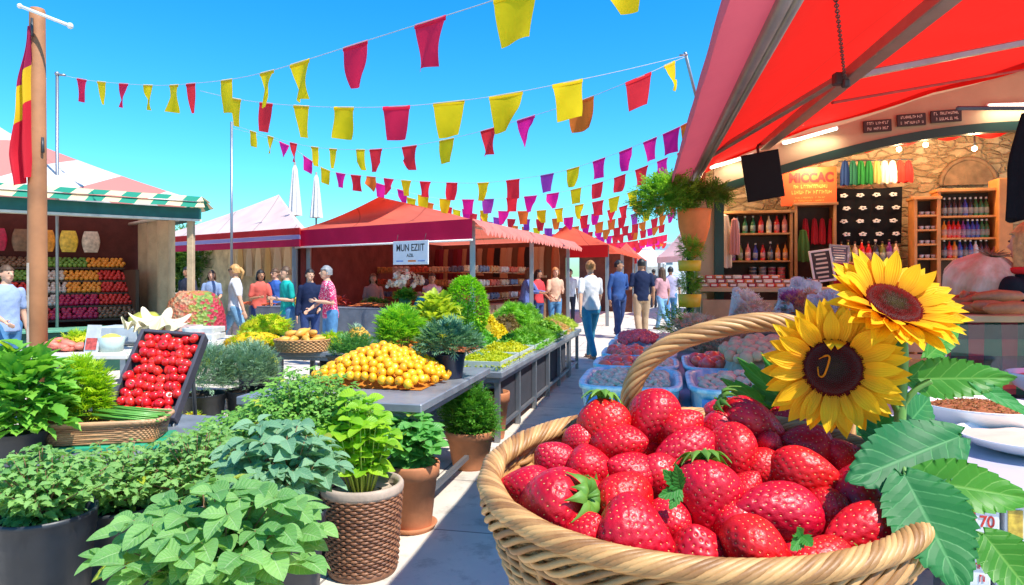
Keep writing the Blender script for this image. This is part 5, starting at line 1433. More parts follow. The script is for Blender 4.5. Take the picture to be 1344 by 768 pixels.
# grey tables: generic
def table(name, label, c0, L_, W_, h, ang, legs=2, shelf=True, mat=tabletop, thick=.05):
    """c0 near right corner, extends L_ along the walkway and W_ to the left"""
    t = thing(name, label, 'table', (c0[0], c0[1], 0), ang)
    b = MB(); b.box((-W_/2, L_/2, h-thick/2), (W_, L_, thick), None, 0, .006); b.box((-W_/2, L_/2, h-thick-.02), (W_-.06, L_-.06, .04)); b.build('tabletop', mat, t)
    n = legs
    for i in range(n):
        for x in (-.06, -W_+.06):
            b = MB(); b.box((x, .08+(L_-.16)*i/(n-1), (h-thick-.04)/2), (.045, .045, h-thick-.04), None, 0, .003); b.build('leg', steel, t)
    if shelf:
        b = MB()
        for x in (-.06, -W_+.06): b.box((x, L_/2, .11), (.03, L_-.18, .03))
        for i in range(n): b.box((-W_/2, .08+(L_-.16)*i/(n-1), .11), (W_-.18, .03, .03))
        b.build('stretcher', steel, t)
    return t
A1 = -math.atan(.22)
c1 = PZ(553, 531, .69); table('orange_table', 'grey slab table carrying the heap of small oranges', (c1.x, c1.y), 1.55, 1.15, .69, A1, 2)
c2 = PZ(659, 489, .60); A2 = -math.atan(.243)
LT = table('herb_table', 'long grey metal table of fresh herb beds beside the walkway', (c2.x, c2.y), 3.95, 1.35, .60, A2, 6)
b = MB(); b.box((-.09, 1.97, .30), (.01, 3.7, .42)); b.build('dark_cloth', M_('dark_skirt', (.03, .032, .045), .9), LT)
c3 = PZ(751, 437, .62); table('side_table', 'small thin legged grey table at the far end of the herb table', (c3.x+.02, c3.y+.15), .9, 1.0, .60, A2, 2)
c4 = PZ(442, 461, .66); table('grey_table', 'short grey table holding the gourd basket', (c4.x, c4.y-.1), .8, .68, .66, A1, 2)
c5 = PZ(560, 476, .62); table('planter_table', 'plain grey table under the long planter trough', (c5.x, c5.y+.9), .9, 1.1, .60, A1, 2)
# orange heap
osk = NT('loquat_skin'); oi = osk.n('ShaderNodeObjectInfo'); c = osk.mix(oi.outputs['Random'], (.86, .33, .006), (.92, .50, .012)); osk.l(c, osk.b.inputs['Base Color']); osk.b.inputs['Roughness'].default_value = .35; osk.b.inputs['Subsurface Weight'].default_value = .1; osk.b.inputs['Subsurface Scale'].default_value = .01
osk.bump(osk.noise(120, osk.coord(1.0)), .15, .002)
ome = fruit_mesh('orange', .029, [osk.m, stem_b], .0, .08, True, n=14)
oc = PZ(503, 500, .69); ocx, ocy = oc.x, oc.y
OM = Matrix.Translation((ocx, ocy, .69)) @ Matrix.Rotation(A1, 4, 'Z')
cnt = 0; layer = 0; placed = []
r_o = .029
def hz(x, y): 
    q = max(0, 1-max(abs(x/.44), abs(y/.38))**1.2*.55-.45*math.hypot(x/.44, y/.38)**1.5); return .20*q**.8
y = -.38
step = .0545; row = 0
while y < .40:
    x = -.44+(step/2 if row % 2 else 0)
    while x < .44:
        h_ = hz(x, y)
        if h_ > .003 or (abs(x) < .43 and abs(y) < .37 and math.hypot(x/.46, y/.40) < 1.02):
            placed.append((x+random.uniform(-.012, .012), y+random.uniform(-.012, .012), h_+r_o*.95+random.uniform(-.008, .014)))
        x += step
    y += step*.88; row += 1
for (x, y, z) in placed:
    o = link('orange', ome, None, OM @ Vector((x, y, z)), (random.uniform(-2, 2), random.uniform(-2, 2), random.uniform(0, 6))); s = random.uniform(.92, 1.12); o.scale = (s, s, s)
    tag(o, 'small round orange fruit in the heap on the grey slab table', 'orange', 'small oranges heaped on the grey table')
print('oranges', len(placed))
b = MB()
b.grid(lambda u, v: ((u-.5)*.78, (v-.5)*.66, max(.004, hz((u-.5)*.88, (v-.5)*.76)-.03)), 20, 20)
o = b.build('fruit_tray', M_('orange_fill', (.45, .16, .01), .7)); o.matrix_world = OM; tag(o, 'mound shaped tray base under the small oranges', 'tray')

# pots on the tables
def table_plant(px, d, z, label, pr, ph, potm, fr, fz, tpl, n, ls, mat, name='potted_herb', up=.6, inner=.3, zmin=-.4, lumps=6, kind='nursery'):
    t = thing(name, label, 'potted plant', on(px, d, z)); pot_mesh(t, pr, ph, potm, kind)
    bush('foliage', tpl, n, fr, (0, 0, fz), ls, mat, t, inner, zmin, up, lumps)
    stems('stem', (0, 0, ph*.85), [(random.uniform(-.6, .6)*fr[0], random.uniform(-.6, .6)*fr[1], fz+fr[2]*random.uniform(.2, .8)) for _ in range(12)], .003, stem_g, t)
    return t
navy_pot = M_('navy_plastic', (.015, .022, .045), .35, .3, 5, .1, 25)
t = table_plant(590, 4.75, .69, 'grey green feathery herb in the navy pot on the corner of the orange table', .115, .17, navy_pot, (.21, .19, .13), .24, T_FINE, 900, .075, leafmat('dusty_leaf', (.08, .22, .12), (.22, .40, .24), .25))
t = table_plant(530, 5.15, .69, 'bright feathery green herb behind the heap of oranges', .11, .13, black_pot, (.19, .17, .20), .26, T_FINE, 1100, .08, leafmat('fresh_green', (.14, .42, .02), (.34, .60, .05), .35))
t = table_plant(572, 5.6, .69, 'yellow green leafy plant with rusty tips behind the navy pot', .10, .12, black_pot, (.18, .15, .21), .33, T_SERR, 420, .085, leafmat('yellow_green', (.22, .38, .03), (.60, .62, .06), .4))
t = table_plant(612, 6.9, .60, 'rounded topiary ball of dense bright green leaves, tallest plant on the herb table', .13, .14, black_pot, (.215, .20, .33), .46, T_TINY, 4200, .035, leafmat('topiary_leaf', (.12, .38, .01), (.30, .60, .03), .35), 'topiary', .3, .8, -.8, 0)
# long planter trough
t = thing('planter_trough', 'long dark planter trough of low green herbs left of the feathery herb', 'planter', on(464, 5.6, .60), A1)
b = MB(); b.loft([(0, 0, 0, .20, .11), (0, 0, .12, .235, .135), (0, 0, .125, .25, .145), (0, 0, .145, .25, .145), (0, 0, .144, .23, .12)], 4); b.build('trough', M_('olive_black', (.06, .06, .05), .5), t)
bush('foliage', T_FINE, 800, (.24, .16, .14), (0, 0, .16), .06, leafmat('sea_green_leaf', (.07, .24, .06), (.20, .42, .12), .3), t, .2, -.1, .7, 6)
t = flowers('yellow_carnation', 'pale orange yellow flower rising above the planter trough', on(470, 5.7, .90), (.10, .09, .07), 160, leafmat('apricot', (.80, .45, .05), (.9, .62, .12), .3), .035, 30, lm_grey)
b = MB(); b.tube([(0, 0, -.22), (.01, 0, -.1), (0, 0, 0)], .008, 6); b.tube([(.03, 0, -.22), (.02, 0, -.1), (.03, 0, 0)], .006, 6); b.build('stem', lm_grey, t)
# bread basket & yellow flowers on grey table
d_ = 6.7; t = thing('bread_basket', 'oval orange brown wicker basket on the short grey table', 'basket', on(397, d_, .66)); b = MB()
for r_ in range(8): 
    k = 1+.02*r_; N = 120
    b.tube([((.235*k+.006*math.cos(30*2*PI*i/N+PI*(r_ % 2)))*math.cos(2*PI*i/N), (.17*k+.006*math.cos(30*2*PI*i/N+PI*(r_ % 2)))*math.sin(2*PI*i/N), .01+.015*r_) for i in range(N)], .008, 5, closed=True, tint=random.random())
b.build('woven_side', wick('orange_wicker', (.38, .16, .05), (.66, .36, .14)), t)
b = MB(); b.lathe([(0, .004), (.235, .004), (.235, .012), (0, .012)], 30, ax=(1, .72)); b.lathe([(.0, .09), (.25, .09)], 30, ax=(1, .72)); b.build('base', wood, t)
gd = M_('golden_gourd', (.75, .36, .05), .5, .35, 9, .2, 20)
for i, (x, y, z, a, k) in enumerate([(-.14, -.05, .13, .5, 1), (-.05, -.07, .14, 1.2, 1), (.05, -.06, .14, 2.2, 1), (.15, -.03, .13, .2, .9), (-.08, .06, .15, .9, 1), (.04, .06, .16, 1.8, 1.1), (.13, .07, .14, 2.8, .9), (0, 0, .20, 1.1, 1.1), (-.10, 0, .19, .1, .9), (.09, .01, .19, 2.5, .9)]):
    b = MB(); b.tube([(-.085, 0, 0), (-.06, 0, .004), (-.01, .004, .008), (.04, .002, .006), (.075, 0, 0), (.10, 0, .006)], [.006, .030, .036, .026, .015, .006], 12)
    o = b.build('gourd', gd); p = on(397, d_, .66); o.location = (p[0]+x, p[1]+y, p[2]+z-.02); o.rotation_euler = (random.uniform(-.3, .3), random.uniform(-.3, .3), a); o.scale = (k, k, k); tag(o, 'golden long gourd heaped in the oval basket on the grey table', 'gourd', 'gourds in the oval basket')
for (px, py_, d, r, n, cm, lb) in ((350, 432, 7.3, (.28, .2, .17), 900, lime_f, 'tall mound of lime yellow flowers behind the gourd basket'), (333, 452, 6.9, (.30, .18, .12), 800, yel_f, 'bright yellow flower mound left of the gourd basket'), (440, 450, 6.9, (.17, .15, .09), 350, yel_f, 'small yellow flower mound right of the gourd basket')):
    p = P(px, py_, d); t = flowers('flower_mound', lb, p, r, n, cm, .042, 500)
    b = MB(); hh_ = p.z-.05; b.lathe([(0, -p.z), (.10, -p.z), (.14, -p.z+.3), (.16, -.06), (0, -.05)], 20); b.build('pot', black_pot, t)

# herb beds on the long table
HM = Matrix.Translation((c2.x, c2.y, .60)) @ Matrix.Rotation(A2, 4, 'Z')
def bed(x0, x1, y0, y1, h, c_lo, c_hi, label, tpl=T_SPRIG, ls=.06, dens=1.0, name='herb_bed', cat='herbs', tray=True, slope=0.0, key=None):
    w_, l_ = x1-x0, y1-y0; cx, cy = (x0+x1)/2, (y0+y1)/2
    q = HM @ Vector((cx, cy, 0)); t = thing(name, label, cat, q, A2)
    if tray:
        b = MB(); b.box((0, 0, .005), (w_-.02, l_-.02, .01))
        for (x, y, sx, sy) in ((-w_/2+.012, 0, .01, l_-.02), (w_/2-.012, 0, .01, l_-.02), (0, -l_/2+.012, w_-.04, .01), (0, l_/2-.012, w_-.04, .01)): b.box((x, y, .045), (sx, sy, .07), None, 0, .002)
        b.build('tray', M_('frosted_tray', (.42, .50, .46), .25, .1), t)
    h *= 1.25; n = int(2000*w_*l_/.25*dens)
    u = rng.random((n, 2))*2-1; prof = (1-np.abs(u[:, 0])**3)*(1-np.abs(u[:, 1])**3)
    lum = .75+.25*np.sin(u[:, 0]*5+h*30)*np.cos(u[:, 1]*6+h*11)
    z = .03+h*prof*lum*(.75+.25*rng.random(n))+slope*(u[:, 0]*-1+1)*.5*prof
    pos = np.stack([u[:, 0]*w_/2*.97, u[:, 1]*l_/2*.97, z], 1)
    nor = np.stack([u[:, 0]*.6, u[:, 1]*.6, np.ones(n)], 1)+rng.normal(size=(n, 3))*.35
    tip = rng.normal(size=(n, 3))*[1, 1, .5]+[0, 0, .5]
    key = key or label[:18]
    leaves('foliage', tpl, pos, tip, nor, ls*(.7+.6*rng.random(n)), leafmat('bed_'+key, c_lo, c_hi, .3, .5), t)
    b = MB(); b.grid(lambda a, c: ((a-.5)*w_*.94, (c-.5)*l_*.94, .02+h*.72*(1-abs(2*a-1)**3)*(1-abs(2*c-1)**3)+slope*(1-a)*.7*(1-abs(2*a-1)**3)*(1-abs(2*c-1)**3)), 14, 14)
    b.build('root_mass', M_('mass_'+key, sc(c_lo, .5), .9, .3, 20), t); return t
bed(-.48, -.02, .05, .75, .07, (.30, .42, .01), (.62, .62, .02), 'yellow green cress in the frosted tray nearest the walkway corner of the herb table', T_TINY, .03, 2.2)
bed(-.50, -.02, .77, 1.45, .09, (.34, .42, .01), (.70, .64, .02), 'second yellow green cress tray along the walkway edge, left of the parsley', T_TINY, .03, 2.2)
bed(-.48, -.02, 1.48, 2.15, .12, (.06, .26, .01), (.18, .42, .02), 'bright green parsley tray along the walkway edge of the herb table', T_PARS, .06)
bed(-.52, -.02, 2.18, 2.80, .13, (.09, .30, .02), (.24, .48, .03), 'light green leafy tray beyond the parsley on the walkway edge', T_SPRIG, .06)
bed(-.98, -.50, .60, 1.15, .20, (.30, .08, .03), (.52, .18, .07), 'rusty red leaf bed beside the yellow green cress', T_SERR, .06, .55)
bed(-.98, -.52, 1.2, 1.9, .24, (.05, .28, .02), (.16, .46, .04), 'dark green clover like herb bed in the middle of the herb table', T_PARS, .06)
bed(-1.02, -.54, 1.95, 2.6, .26, (.50, .42, .01), (.85, .66, .02), 'golden yellow flower bed behind the dark green herb bed', T_TINY, .035, 2)
bed(-.95, -.50, 2.65, 3.25, .24, (.12, .08, .02), (.26, .17, .05), 'brown dried herb bed between green beds on the herb table', T_TINY, .035, 1.6)
bed(-.48, -.02, 2.83, 3.4, .16, (.10, .28, .02), (.28, .50, .04), 'lettuce green bed near the far end of the walkway edge', T_SERR, .06, .6)
bed(-1.32, -.98, 1.9, 2.9, .36, (.08, .32, .03), (.24, .52, .05), 'tall green herb bank at the back of the herb table', T_FINE, .10, 1.0)
bed(-1.0, -.50, 3.28, 3.92, .32, (.10, .36, .02), (.30, .58, .04), 'tall bright green herb bank at the far end of the herb table', T_FINE, .09, 1.2)
bed(-.48, -.02, 3.43, 3.93, .12, (.52, .30, .10), (.72, .52, .22), 'pale straw coloured bundle at the far end of the walkway edge', T_FINE, .06, .8)
bed(-1.32, -1.0, .65, 1.2, .30, (.50, .16, .03), (.80, .42, .06), 'orange red flower bed behind the rusty leaf bed', T_SERR, .06, .7)
bed(-1.32, -1.0, 1.25, 1.85, .34, (.40, .40, .02), (.78, .66, .04), 'yellow flower bed behind the topiary ball', T_SERR, .06, .8)
bed(-1.0, -.52, .06, .56, .10, (.08, .22, .12), (.24, .40, .26), 'grey green seedling tray hidden behind the navy pot', T_FINE, .06, .8)
bed(-1.32, -.55, 3.95+.25, 4.75, .30, (.08, .28, .02), (.26, .50, .05), 'heap of leafy greens on the small side table', T_FINE, .10, .8, tray=False)
bed(-.52, -.06, 3.95+.3, 4.7, .14, (.34, .48, .05), (.62, .66, .12), 'lime tinted leaf bed at the walkway side of the small side table', T_FINE, .08, .8, tray=False)

# ============================================================ path side fruit stand on the right
FA = -math.atan(.22)
fc = PZ(752, 541, .70); FM = Matrix.Translation((fc.x, fc.y, 0)) @ Matrix.Rotation(FA, 4, 'Z')
t = thing('fruit_stand', 'low stand under the blue fruit trays at the right of the walkway', 'stand', (fc.x, fc.y, 0), FA)
b = MB(); b.box((.9, 1.9, .675), (1.75, 3.9, .04), None, 0, .004); b.build('tabletop', M_('pale_blue_cloth', (.42, .52, .60), .7, .2, 3, .3, 12), t)
for x in (.1, 1.7):
    for y in (.2, 1.9, 3.7):
        b = MB(); b.box((x, y, .325), (.05, .05, .65)); b.build('leg', steel, t)
btm = NT('blue_crate'); co = btm.coord(1.0); vv_ = btm.noise(16, co, 3); r_ = btm.ramp(vv_, [(.42, (.22, .60, .74)), (.5, (.42, .74, .80)), (.58, (.62, .82, .84))]); btm.l(r_.outputs[0], btm.b.inputs['Base Color']); btm.b.inputs['Roughness'].default_value = .35; btm.bump(btm.noise(25, co), .3, .006)
blue_m = btm.m; wht_pl = M_('white_film', (.70, .74, .78), .3, .15, 12, .4, 20); prt = M_('blue_print', (.03, .20, .50), .5, .4, 20)
def tray(x0, x1, y0, y1, zb, h, label, body=blue_m):
    q = FM @ Vector(((x0+x1)/2, (y0+y1)/2, zb)); t = thing('fruit_tray', label, 'tray', q, FA); w_, l_ = x1-x0-.012, y1-y0-.012
    b = MB(); n = 48
    def rp(k, z): 
        out = []
        for i in range(n):
            a = 2*PI*i/n; c, s = math.cos(a), math.sin(a); out.append((w_/2*k*abs(c)**.4*math.copysign(1, c), (l_/2-(1-k)*w_/2)*abs(s)**.4*math.copysign(1, s), z))
        return out
    rings = [rp(.90, 0), rp(.95, h*.8), rp(.97, h*.82), rp(1.0, h*.84), rp(1.0, h), rp(.90, h), rp(.86, h*.9), rp(.78, h*.45), rp(.1, h*.4)]
    vs = [p for r in rings for p in r]; fs = []
    for j in range(len(rings)-1):
        for i in range(n): fs.append((j*n+i, j*n+(i+1) % n, (j+1)*n+(i+1) % n, (j+1)*n+i))
    b.add(vs, fs); b.build('body', body, t)
    b = MB()
    for i in range(4): b.box((w_*(-.33+.22*i), -l_/2*.955, h*.42), (w_*.12, .010, h*.42))
    b.build('print', prt, t)
    return t, q
def heap(pfx, me_list, x0, x1, y0, y1, z, hh, r, n_lay, label, cat, group, sv=.2, peak=(.5, .5)):
    """single visible shell of pieces over a mound plus a filler below"""
    step = r*1.75; row = 0; y = y0+r; pts = []
    while y < y1-r*.6:
        x = x0+r+(step/2 if row % 2 else 0)
        while x < x1-r*.6:
            u, v = (x-x0)/(x1-x0)*2-1, (y-y0)/(y1-y0)*2-1
            if u*u+v*v < 1.25:
                hgt_ = hh*max(0, 1-.5*((x-x0)/(x1-x0)-peak[0])**2*4-.5*((y-y0)/(y1-y0)-peak[1])**2*4)
                pts.append((x+random.uniform(-.2, .2)*r, y+random.uniform(-.2, .2)*r, z+hgt_+random.uniform(-.2, .35)*r))
            x += step
        y += step*.88; row += 1
    for p in pts:
        o = link(pfx, random.choice(me_list), None, FM @ Vector(p), (random.uniform(-1, 1), random.uniform(-1, 1), random.uniform(0, 6))); s = random.uniform(1-sv, 1+sv); o.scale = (s, s, s)
        tag(o, label, cat, group)
    return pts
def mush(r, capm, stm, seed):
    b = MB(); rg = random.Random(seed)
    b.lathe([(0, -r*.7), (r*.35, -r*.75), (r*.30, -r*.1), (r*.95, -r*.12), (r, .0), (r*.85, r*.4), (r*.5, r*.66), (0, r*.74)], 14)
    o = b.build('mushroom', capm); me = o.data; bpy.data.objects.remove(o); return me
gmush = M_('grey_mushroom', (.68, .58, .38), .7, .4, 30, .5, 60); bmush = M_('beige_mushroom', (.74, .57, .36), .7, .2, 20, .35, 60)
mg = [mush(.030, gmush, gmush, 1)]; mb = [mush(.036, bmush, bmush, 2)]
nut = fruit_mesh('potato', .038, [M_('beige_potato', (.60, .42, .23), .75, .22, 14, .4, 60), bmush], .03, .0, False)
rfm = NT('pink_red_skin'); oi = rfm.n('ShaderNodeObjectInfo'); c = rfm.mix(oi.outputs['Random'], (.92, .10, .09), (.95, .18, .08)); rfm.l(c, rfm.b.inputs['Base Color']); rfm.b.inputs['Roughness'].default_value = .3; rfm.b.inputs['Coat Weight'].default_value = .3
redf = fruit_mesh('radish', .042, [rfm.m, stem_g], .0, .06, True); plum = fruit_mesh('plum', .026, [M_('dark_pink_plum', (.80, .10, .11), .35, .35, 10), stem_g], 0, .06, False)
Z0 = .70; H = .135
tray(0, .56, 0, .80, Z0, H, 'nearest blue tray, full of small grey mushrooms')
heap('mushroom', mg, .06, .50, .06, .74, Z0+.10, .03, .030, 1, 'small grey mushroom in the nearest blue tray', 'mushroom', 'grey mushrooms in the nearest blue tray')
tray(.57, 1.17, 0, .80, Z0, H, 'blue tray of beige mushrooms beside the grey mushroom tray, behind the basket rim')
heap('mushroom', mb, .63, 1.15, .06, .55, Z0+.10, .06, .036, 1, 'beige button mushroom in the blue tray right of the grey mushrooms', 'mushroom', 'beige mushrooms in the right blue tray', peak=(.7, .8))
heap('potato', [nut], .80, 1.30, .5, 1.25, Z0+.17, .13, .038, 1, 'round beige potato in the netted heap beside the left sunflower', 'potato', 'beige potatoes heaped beside the sunflower')
b = MB(); b.grid(lambda u, v: tuple(FM @ Vector((.78+.54*u, .48+.80*v, Z0+.02+(.15+.13*(1-(2*u-1)**2)*(1-(2*v-1)**2))*min(1, 6*min(u, 1-u, v, 1-v)+.0)))), 16, 16); o = b.build('net_sack', M_('beige_sack', (.50, .40, .28), .9, .2, 20, .6, 120)); tag(o, 'beige sack of potatoes rising behind the right blue tray', 'sack')
tray(0, .56, .82, 1.40, Z0, H, 'blue tray with one big red tomato and small beige nuts behind the grey mushrooms')
heap('radish', [redf], .05, .30, .86, 1.02, Z0+.115, .0, .045, 1, 'big red fruit at the front left of the second blue tray', 'red fruit', 'red fruits at the front of the second tray', .15)
heap('mushroom', mg, .30, .52, .88, 1.32, Z0+.10, .02, .028, 1, 'tiny mushroom at the right of the second blue tray', 'mushroom', 'tiny mushrooms in the second blue tray')
heap('radish', [redf], .05, .32, 1.06, 1.34, Z0+.10, .02, .038, 1, 'pinkish red fruit at the back of the second blue tray', 'red fruit', 'red fruits at the back of the second tray', .15)
tray(.57, 1.10, .82, 1.60, Z0, H, 'blue tray of shiny pink red fruits right of the handle')
heap('radish', [redf], .63, .98, .98, 1.50, Z0+.11, .03, .040, 1, 'shiny pink red fruit in the blue tray right of the basket handle', 'red fruit', 'pink red fruits in the tray right of the handle', .12)
tray(0, .56, 1.42, 2.05, Z0, H, 'third pale blue tray of pink red fruits along the walkway')
heap('mushroom', mb, .30, .52, 1.46, 2.0, Z0+.11, .03, .034, 1, 'beige mushroom in the right half of the third tray', 'mushroom', 'beige mushrooms in the third tray', .15)
heap('radish', [redf], .05, .32, 1.48, 1.98, Z0+.11, .02, .036, 1, 'pink red fruit in the third blue tray along the walkway', 'red fruit', 'pink red fruits in the third tray', .12)
tray(.0, .60, 2.08, 2.75, Z0, H, 'fourth blue tray with dark pink plums along the walkway')
heap('mushroom', mb, .38, .62, 2.10, 2.72, Z0+.12, .06, .034, 1, 'beige mushroom in the right half of the fourth tray', 'mushroom', 'beige mushrooms in the fourth tray', .15)
heap('plum', [plum], .08, .42, 2.10, 2.70, Z0+.12, .10, .026, 1, 'small dark pink plum heaped in the fourth blue tray', 'plum', 'dark pink plums in the fourth tray', .15)
tray(0, .6, 2.8, 3.5, Z0, .12, 'fifth pale tray at the far end of the stand with reddish produce')
heap('plum', [plum], .04, .3, 2.84, 3.4, Z0+.11, .03, .026, 1, 'small dark red plum in the fifth tray at the far end', 'plum', 'dark red plums in the far tray', .15)
# netted garlic bags, dried bundles and wrapped bouquets
def lumpy(name, label, cat, lp, r, mat, seed, squash=.7, sub=14, amp=.18, tuft=None):
    rg = np.random.default_rng(seed); q = rg.normal(size=(sub, 3)); q /= np.linalg.norm(q, axis=1)[:, None]
    b = MB()
    def fn(u, v):
        t_ = PI*v; a = 2*PI*u; d = np.array([math.sin(t_)*math.cos(a), math.sin(t_)*math.sin(a), -math.cos(t_)])
        k = 1+amp*max(0, float((q @ d).max())-.75)*4*.5; return (r[0]*k*d[0], r[1]*k*d[1], r[2]*k*d[2])
    b.grid(fn, 30, 20, closeu=True)
    o = b.build(name, mat, None, FM @ Vector(lp), (0, 0, rg.uniform(0, 3))); tag(o, label, cat); return o
straw = M_('straw_dried', (.50, .38, .22), .9, .35, 25, .8, 90, bdist=.01); strl = leafmat('straw_blades', (.40, .28, .14), (.70, .55, .34), .15, .8)
def dried(lp, r, n, c1, c2, label, key, ls=.07, tpl=T_FINE):
    q = FM @ Vector(lp); t = thing('dried_bundle', label, 'dried flowers', q, FA)
    bush('foliage', tpl, n, r, (0, 0, 0), ls, leafmat('dr_'+key, c1, c2, .15, .8), t, .6, -.6, .3, 8)
    b = MB(); b.ell((0, 0, 0), tuple(x*.85 for x in r), 16, 10); b.build('core', M_('drc_'+key, sc(c1, .8), .9, .3, 25, .6, 60), t)
dried((.92, 1.75, .86), (.20, .18, .12), 700, (.30, .24, .14), (.62, .52, .36), 'round beige dried flower bundle right of the handle arch', 'beige')
dried((.80, 2.45, .88), (.18, .22, .14), 600, (.42, .32, .18), (.70, .58, .38), 'straw coloured dried bundle behind the handle arch', 'straw')
dried((.78, 3.1, .90), (.20, .3, .15), 600, (.46, .38, .26), (.74, .64, .48), 'pale oat coloured dried bundle further along the stand', 'oat')
dried((1.25, 2.3, .95), (.22, .2, .16), 600, (.36, .30, .26), (.66, .62, .58), 'greyish dried flower bundle behind the beige one', 'grey')
dried((1.62, 2.7, 1.05), (.20, .2, .2), 700, (.36, .20, .12), (.62, .40, .26), 'rusty brown dried bundle in front of the shop counter', 'rust')
dried((1.30, 3.3, .98), (.2, .2, .16), 500, (.40, .36, .28), (.70, .66, .58), 'pale dried bundle left of the wrapped bouquets', 'pale')
dried((1.5, 1.5, .92), (.17, .2, .14), 500, (.34, .26, .16), (.60, .48, .32), 'brown beige dried bundle just behind the left sunflower', 'hay')
film = NT('bouquet_film'); film.b.inputs['Base Color'].default_value = (.75, .84, .92, 1); film.b.inputs['Roughness'].default_value = .12; film.b.inputs['Transmission Weight'].default_value = .45; film.bump(film.noise(20, film.coord(1.0), 4), .8, .02); film = film.m
def bouquet(lp, rz, tl, label, c1, c2, key):
    q = FM @ Vector(lp); t = thing('wrapped_bouquet', label, 'bouquet', q, rz); M = Matrix.Rotation(tl, 4, 'X')
    b = MB(); b.grid(lambda u, v: tuple(M @ Vector(((.03+.13*v)*math.cos(2*PI*u)*(1+.10*math.sin(u*44)*v), (.03+.13*v)*math.sin(2*PI*u)*(1+.10*math.sin(u*44)*v), .36*v+.02*math.sin(u*32)*v))), 44, 8, closeu=True); b.build('wrapping', film, t)
    p, d = dome(260, (.12, .12, .08), .7, -.2, 5); p = p+np.array([0, 0, .30]); 
    Rm = np.array(M.to_3x3()); leaves('blossom', T_SPRIG, p @ Rm.T, (d+rng.normal(size=d.shape)*.5) @ Rm.T, d @ Rm.T, .06, leafmat('bq_'+key, c1, c2, .2, .7), t)
    stems('stem', (0, 0, 0), [tuple(M @ Vector((random.uniform(-.06, .06), random.uniform(-.06, .06), .27))) for _ in range(8)], .003, stem_g, t)
bouquet((1.45, 2.9, .92), .3, R(40), 'clear wrapped bouquet with purple flowers on the stand', (.20, .05, .28), (.45, .18, .5), 'purple')
bouquet((1.62, 3.25, 1.0), 2.0, R(35), 'blue wrapped bouquet leaning behind the purple one', (.25, .38, .60), (.5, .6, .8), 'blue')
bouquet((1.30, 2.75, .86), 1.2, R(45), 'wrapped bouquet with teal green leaves in the middle', (.02, .20, .16), (.06, .38, .30), 'teal')
bouquet((1.72, 2.2, .90), -.4, R(30), 'pale blue wrapped bouquet close to the left sunflower', (.30, .50, .72), (.6, .72, .85), 'pale')
bouquet((1.1, 3.6, .90), .8, R(35), 'white wrapped bouquet farthest back on the stand', (.6, .62, .7), (.8, .82, .85), 'white')
bouquet((1.75, 1.7, .82), .2, R(40), 'blue netted bouquet just left of the left sunflower', (.10, .30, .60), (.3, .5, .75), 'net')
# ============================================================ left stalls
def striped(name, c1, c2, freq, axis=0, tr=.3, rough=.8):
    t = NT(name); co = t.coord(1.0); sp = t.n('ShaderNodeSeparateXYZ'); t.l(co, sp.inputs[0])
    f = t.math('FRACT', t.math('MULTIPLY', sp.outputs[axis], freq)); g = t.math('GREATER_THAN', f, .5)
    c = t.mix(g, c1, c2); t.l(c, t.b.inputs['Base Color']); t.b.inputs['Roughness'].default_value = rough
    t.bump(t.noise(5, co, 3), .3, .02)
    if tr: t.translucent(c, tr)
    return t.m
def roof_sheet(name, corners, peak0, peak1, mat, parent, off, sag=.05, n=14):
    """hipped canopy: corners FL FR BR BL, ridge from peak0 to peak1"""
    FL, FR, BR, BL = [Vector(c) for c in corners]; a, c = Vector(peak0), Vector(peak1)
    def patch(p00, p10, p11, p01, bld):
        def fn(u, v):
            q = (p00.lerp(p10, u)).lerp(p01.lerp(p11, u), v); q = q-off; q.z -= sag*math.sin(PI*v)*1.0+sag*.3*math.sin(PI*((u*3) % 1))*(1-v); return q
        bld.grid(fn, n, n)
    b = MB(); patch(FL, FR, c, a, b); patch(FR, BR, c, c, b); patch(BR, BL, a, c, b); patch(BL, FL, a, a, b); return b.build(name, mat, parent)
def strip(name, pts, h0, drop, mat, parent, off, scal=0, n=40, out=.0, wav=.01, mats=None):
    """vertical valance hanging from a polyline of eave points"""
    b = MB(); pts = [Vector(p) for p in pts]
    for a, c in zip(pts[:-1], pts[1:]):
        L = (c-a).length; nn = Vector((c.y-a.y, a.x-c.x, 0)).normalized(); m = max(6, int(L/.04)) if scal else max(8, int(L/.12))
        def fn(u, v):
            q = a.lerp(c, u)-off; dz = drop*(1+(scal*(abs(math.sin(PI*u*L/.22))-.5) if v > .5 else 0)); q.z += h0-v*dz; q += nn*(out*v+wav*math.sin(u*L*7)*v); return q
        b.grid(fn, m, 4)
    return b.build(name, mat, parent)
def posts(parent, off, xy, h, r, mat):
    for (x, y) in xy:
        b = MB(); b.box((x-off.x, y-off.y, h/2), (r*2, r*2, h), None, 0, .006); b.build('post', mat, parent)

# ---- L1: green edged stall at far left
o1 = Vector((-6.2, 10.8, 0)); s1 = thing('market_stall', 'far left stall with pink and white roof over a green striped awning edge', 'market stall', o1)
FL, FR = Vector((-8.6, 7.4, 2.42)), Vector((-4.80, 10.55, 2.42)); dr = Vector((-3.2, 3.9, 0)); BR, BL = FR+dr, FL+dr
mid = (FL+FR+BR+BL)/4
roof_sheet('canopy', (FL+Vector((0, 0, .12)), FR+Vector((0, 0, .12)), BR+Vector((0, 0, .12)), BL+Vector((0, 0, .12))), Vector((-7.9, 10.3, 3.75)), Vector((-8.3, 11.3, 3.75)), striped('pink_white_roof', (.72, .26, .22), (.80, .74, .68), .62, 0, .35), s1, o1, .04)
gs = striped('green_cream_stripe', (.01, .24, .15), (.70, .54, .32), 3.2, 0, .15)
ou = Vector((FR.y-FL.y, FL.x-FR.x, 0)).normalized()
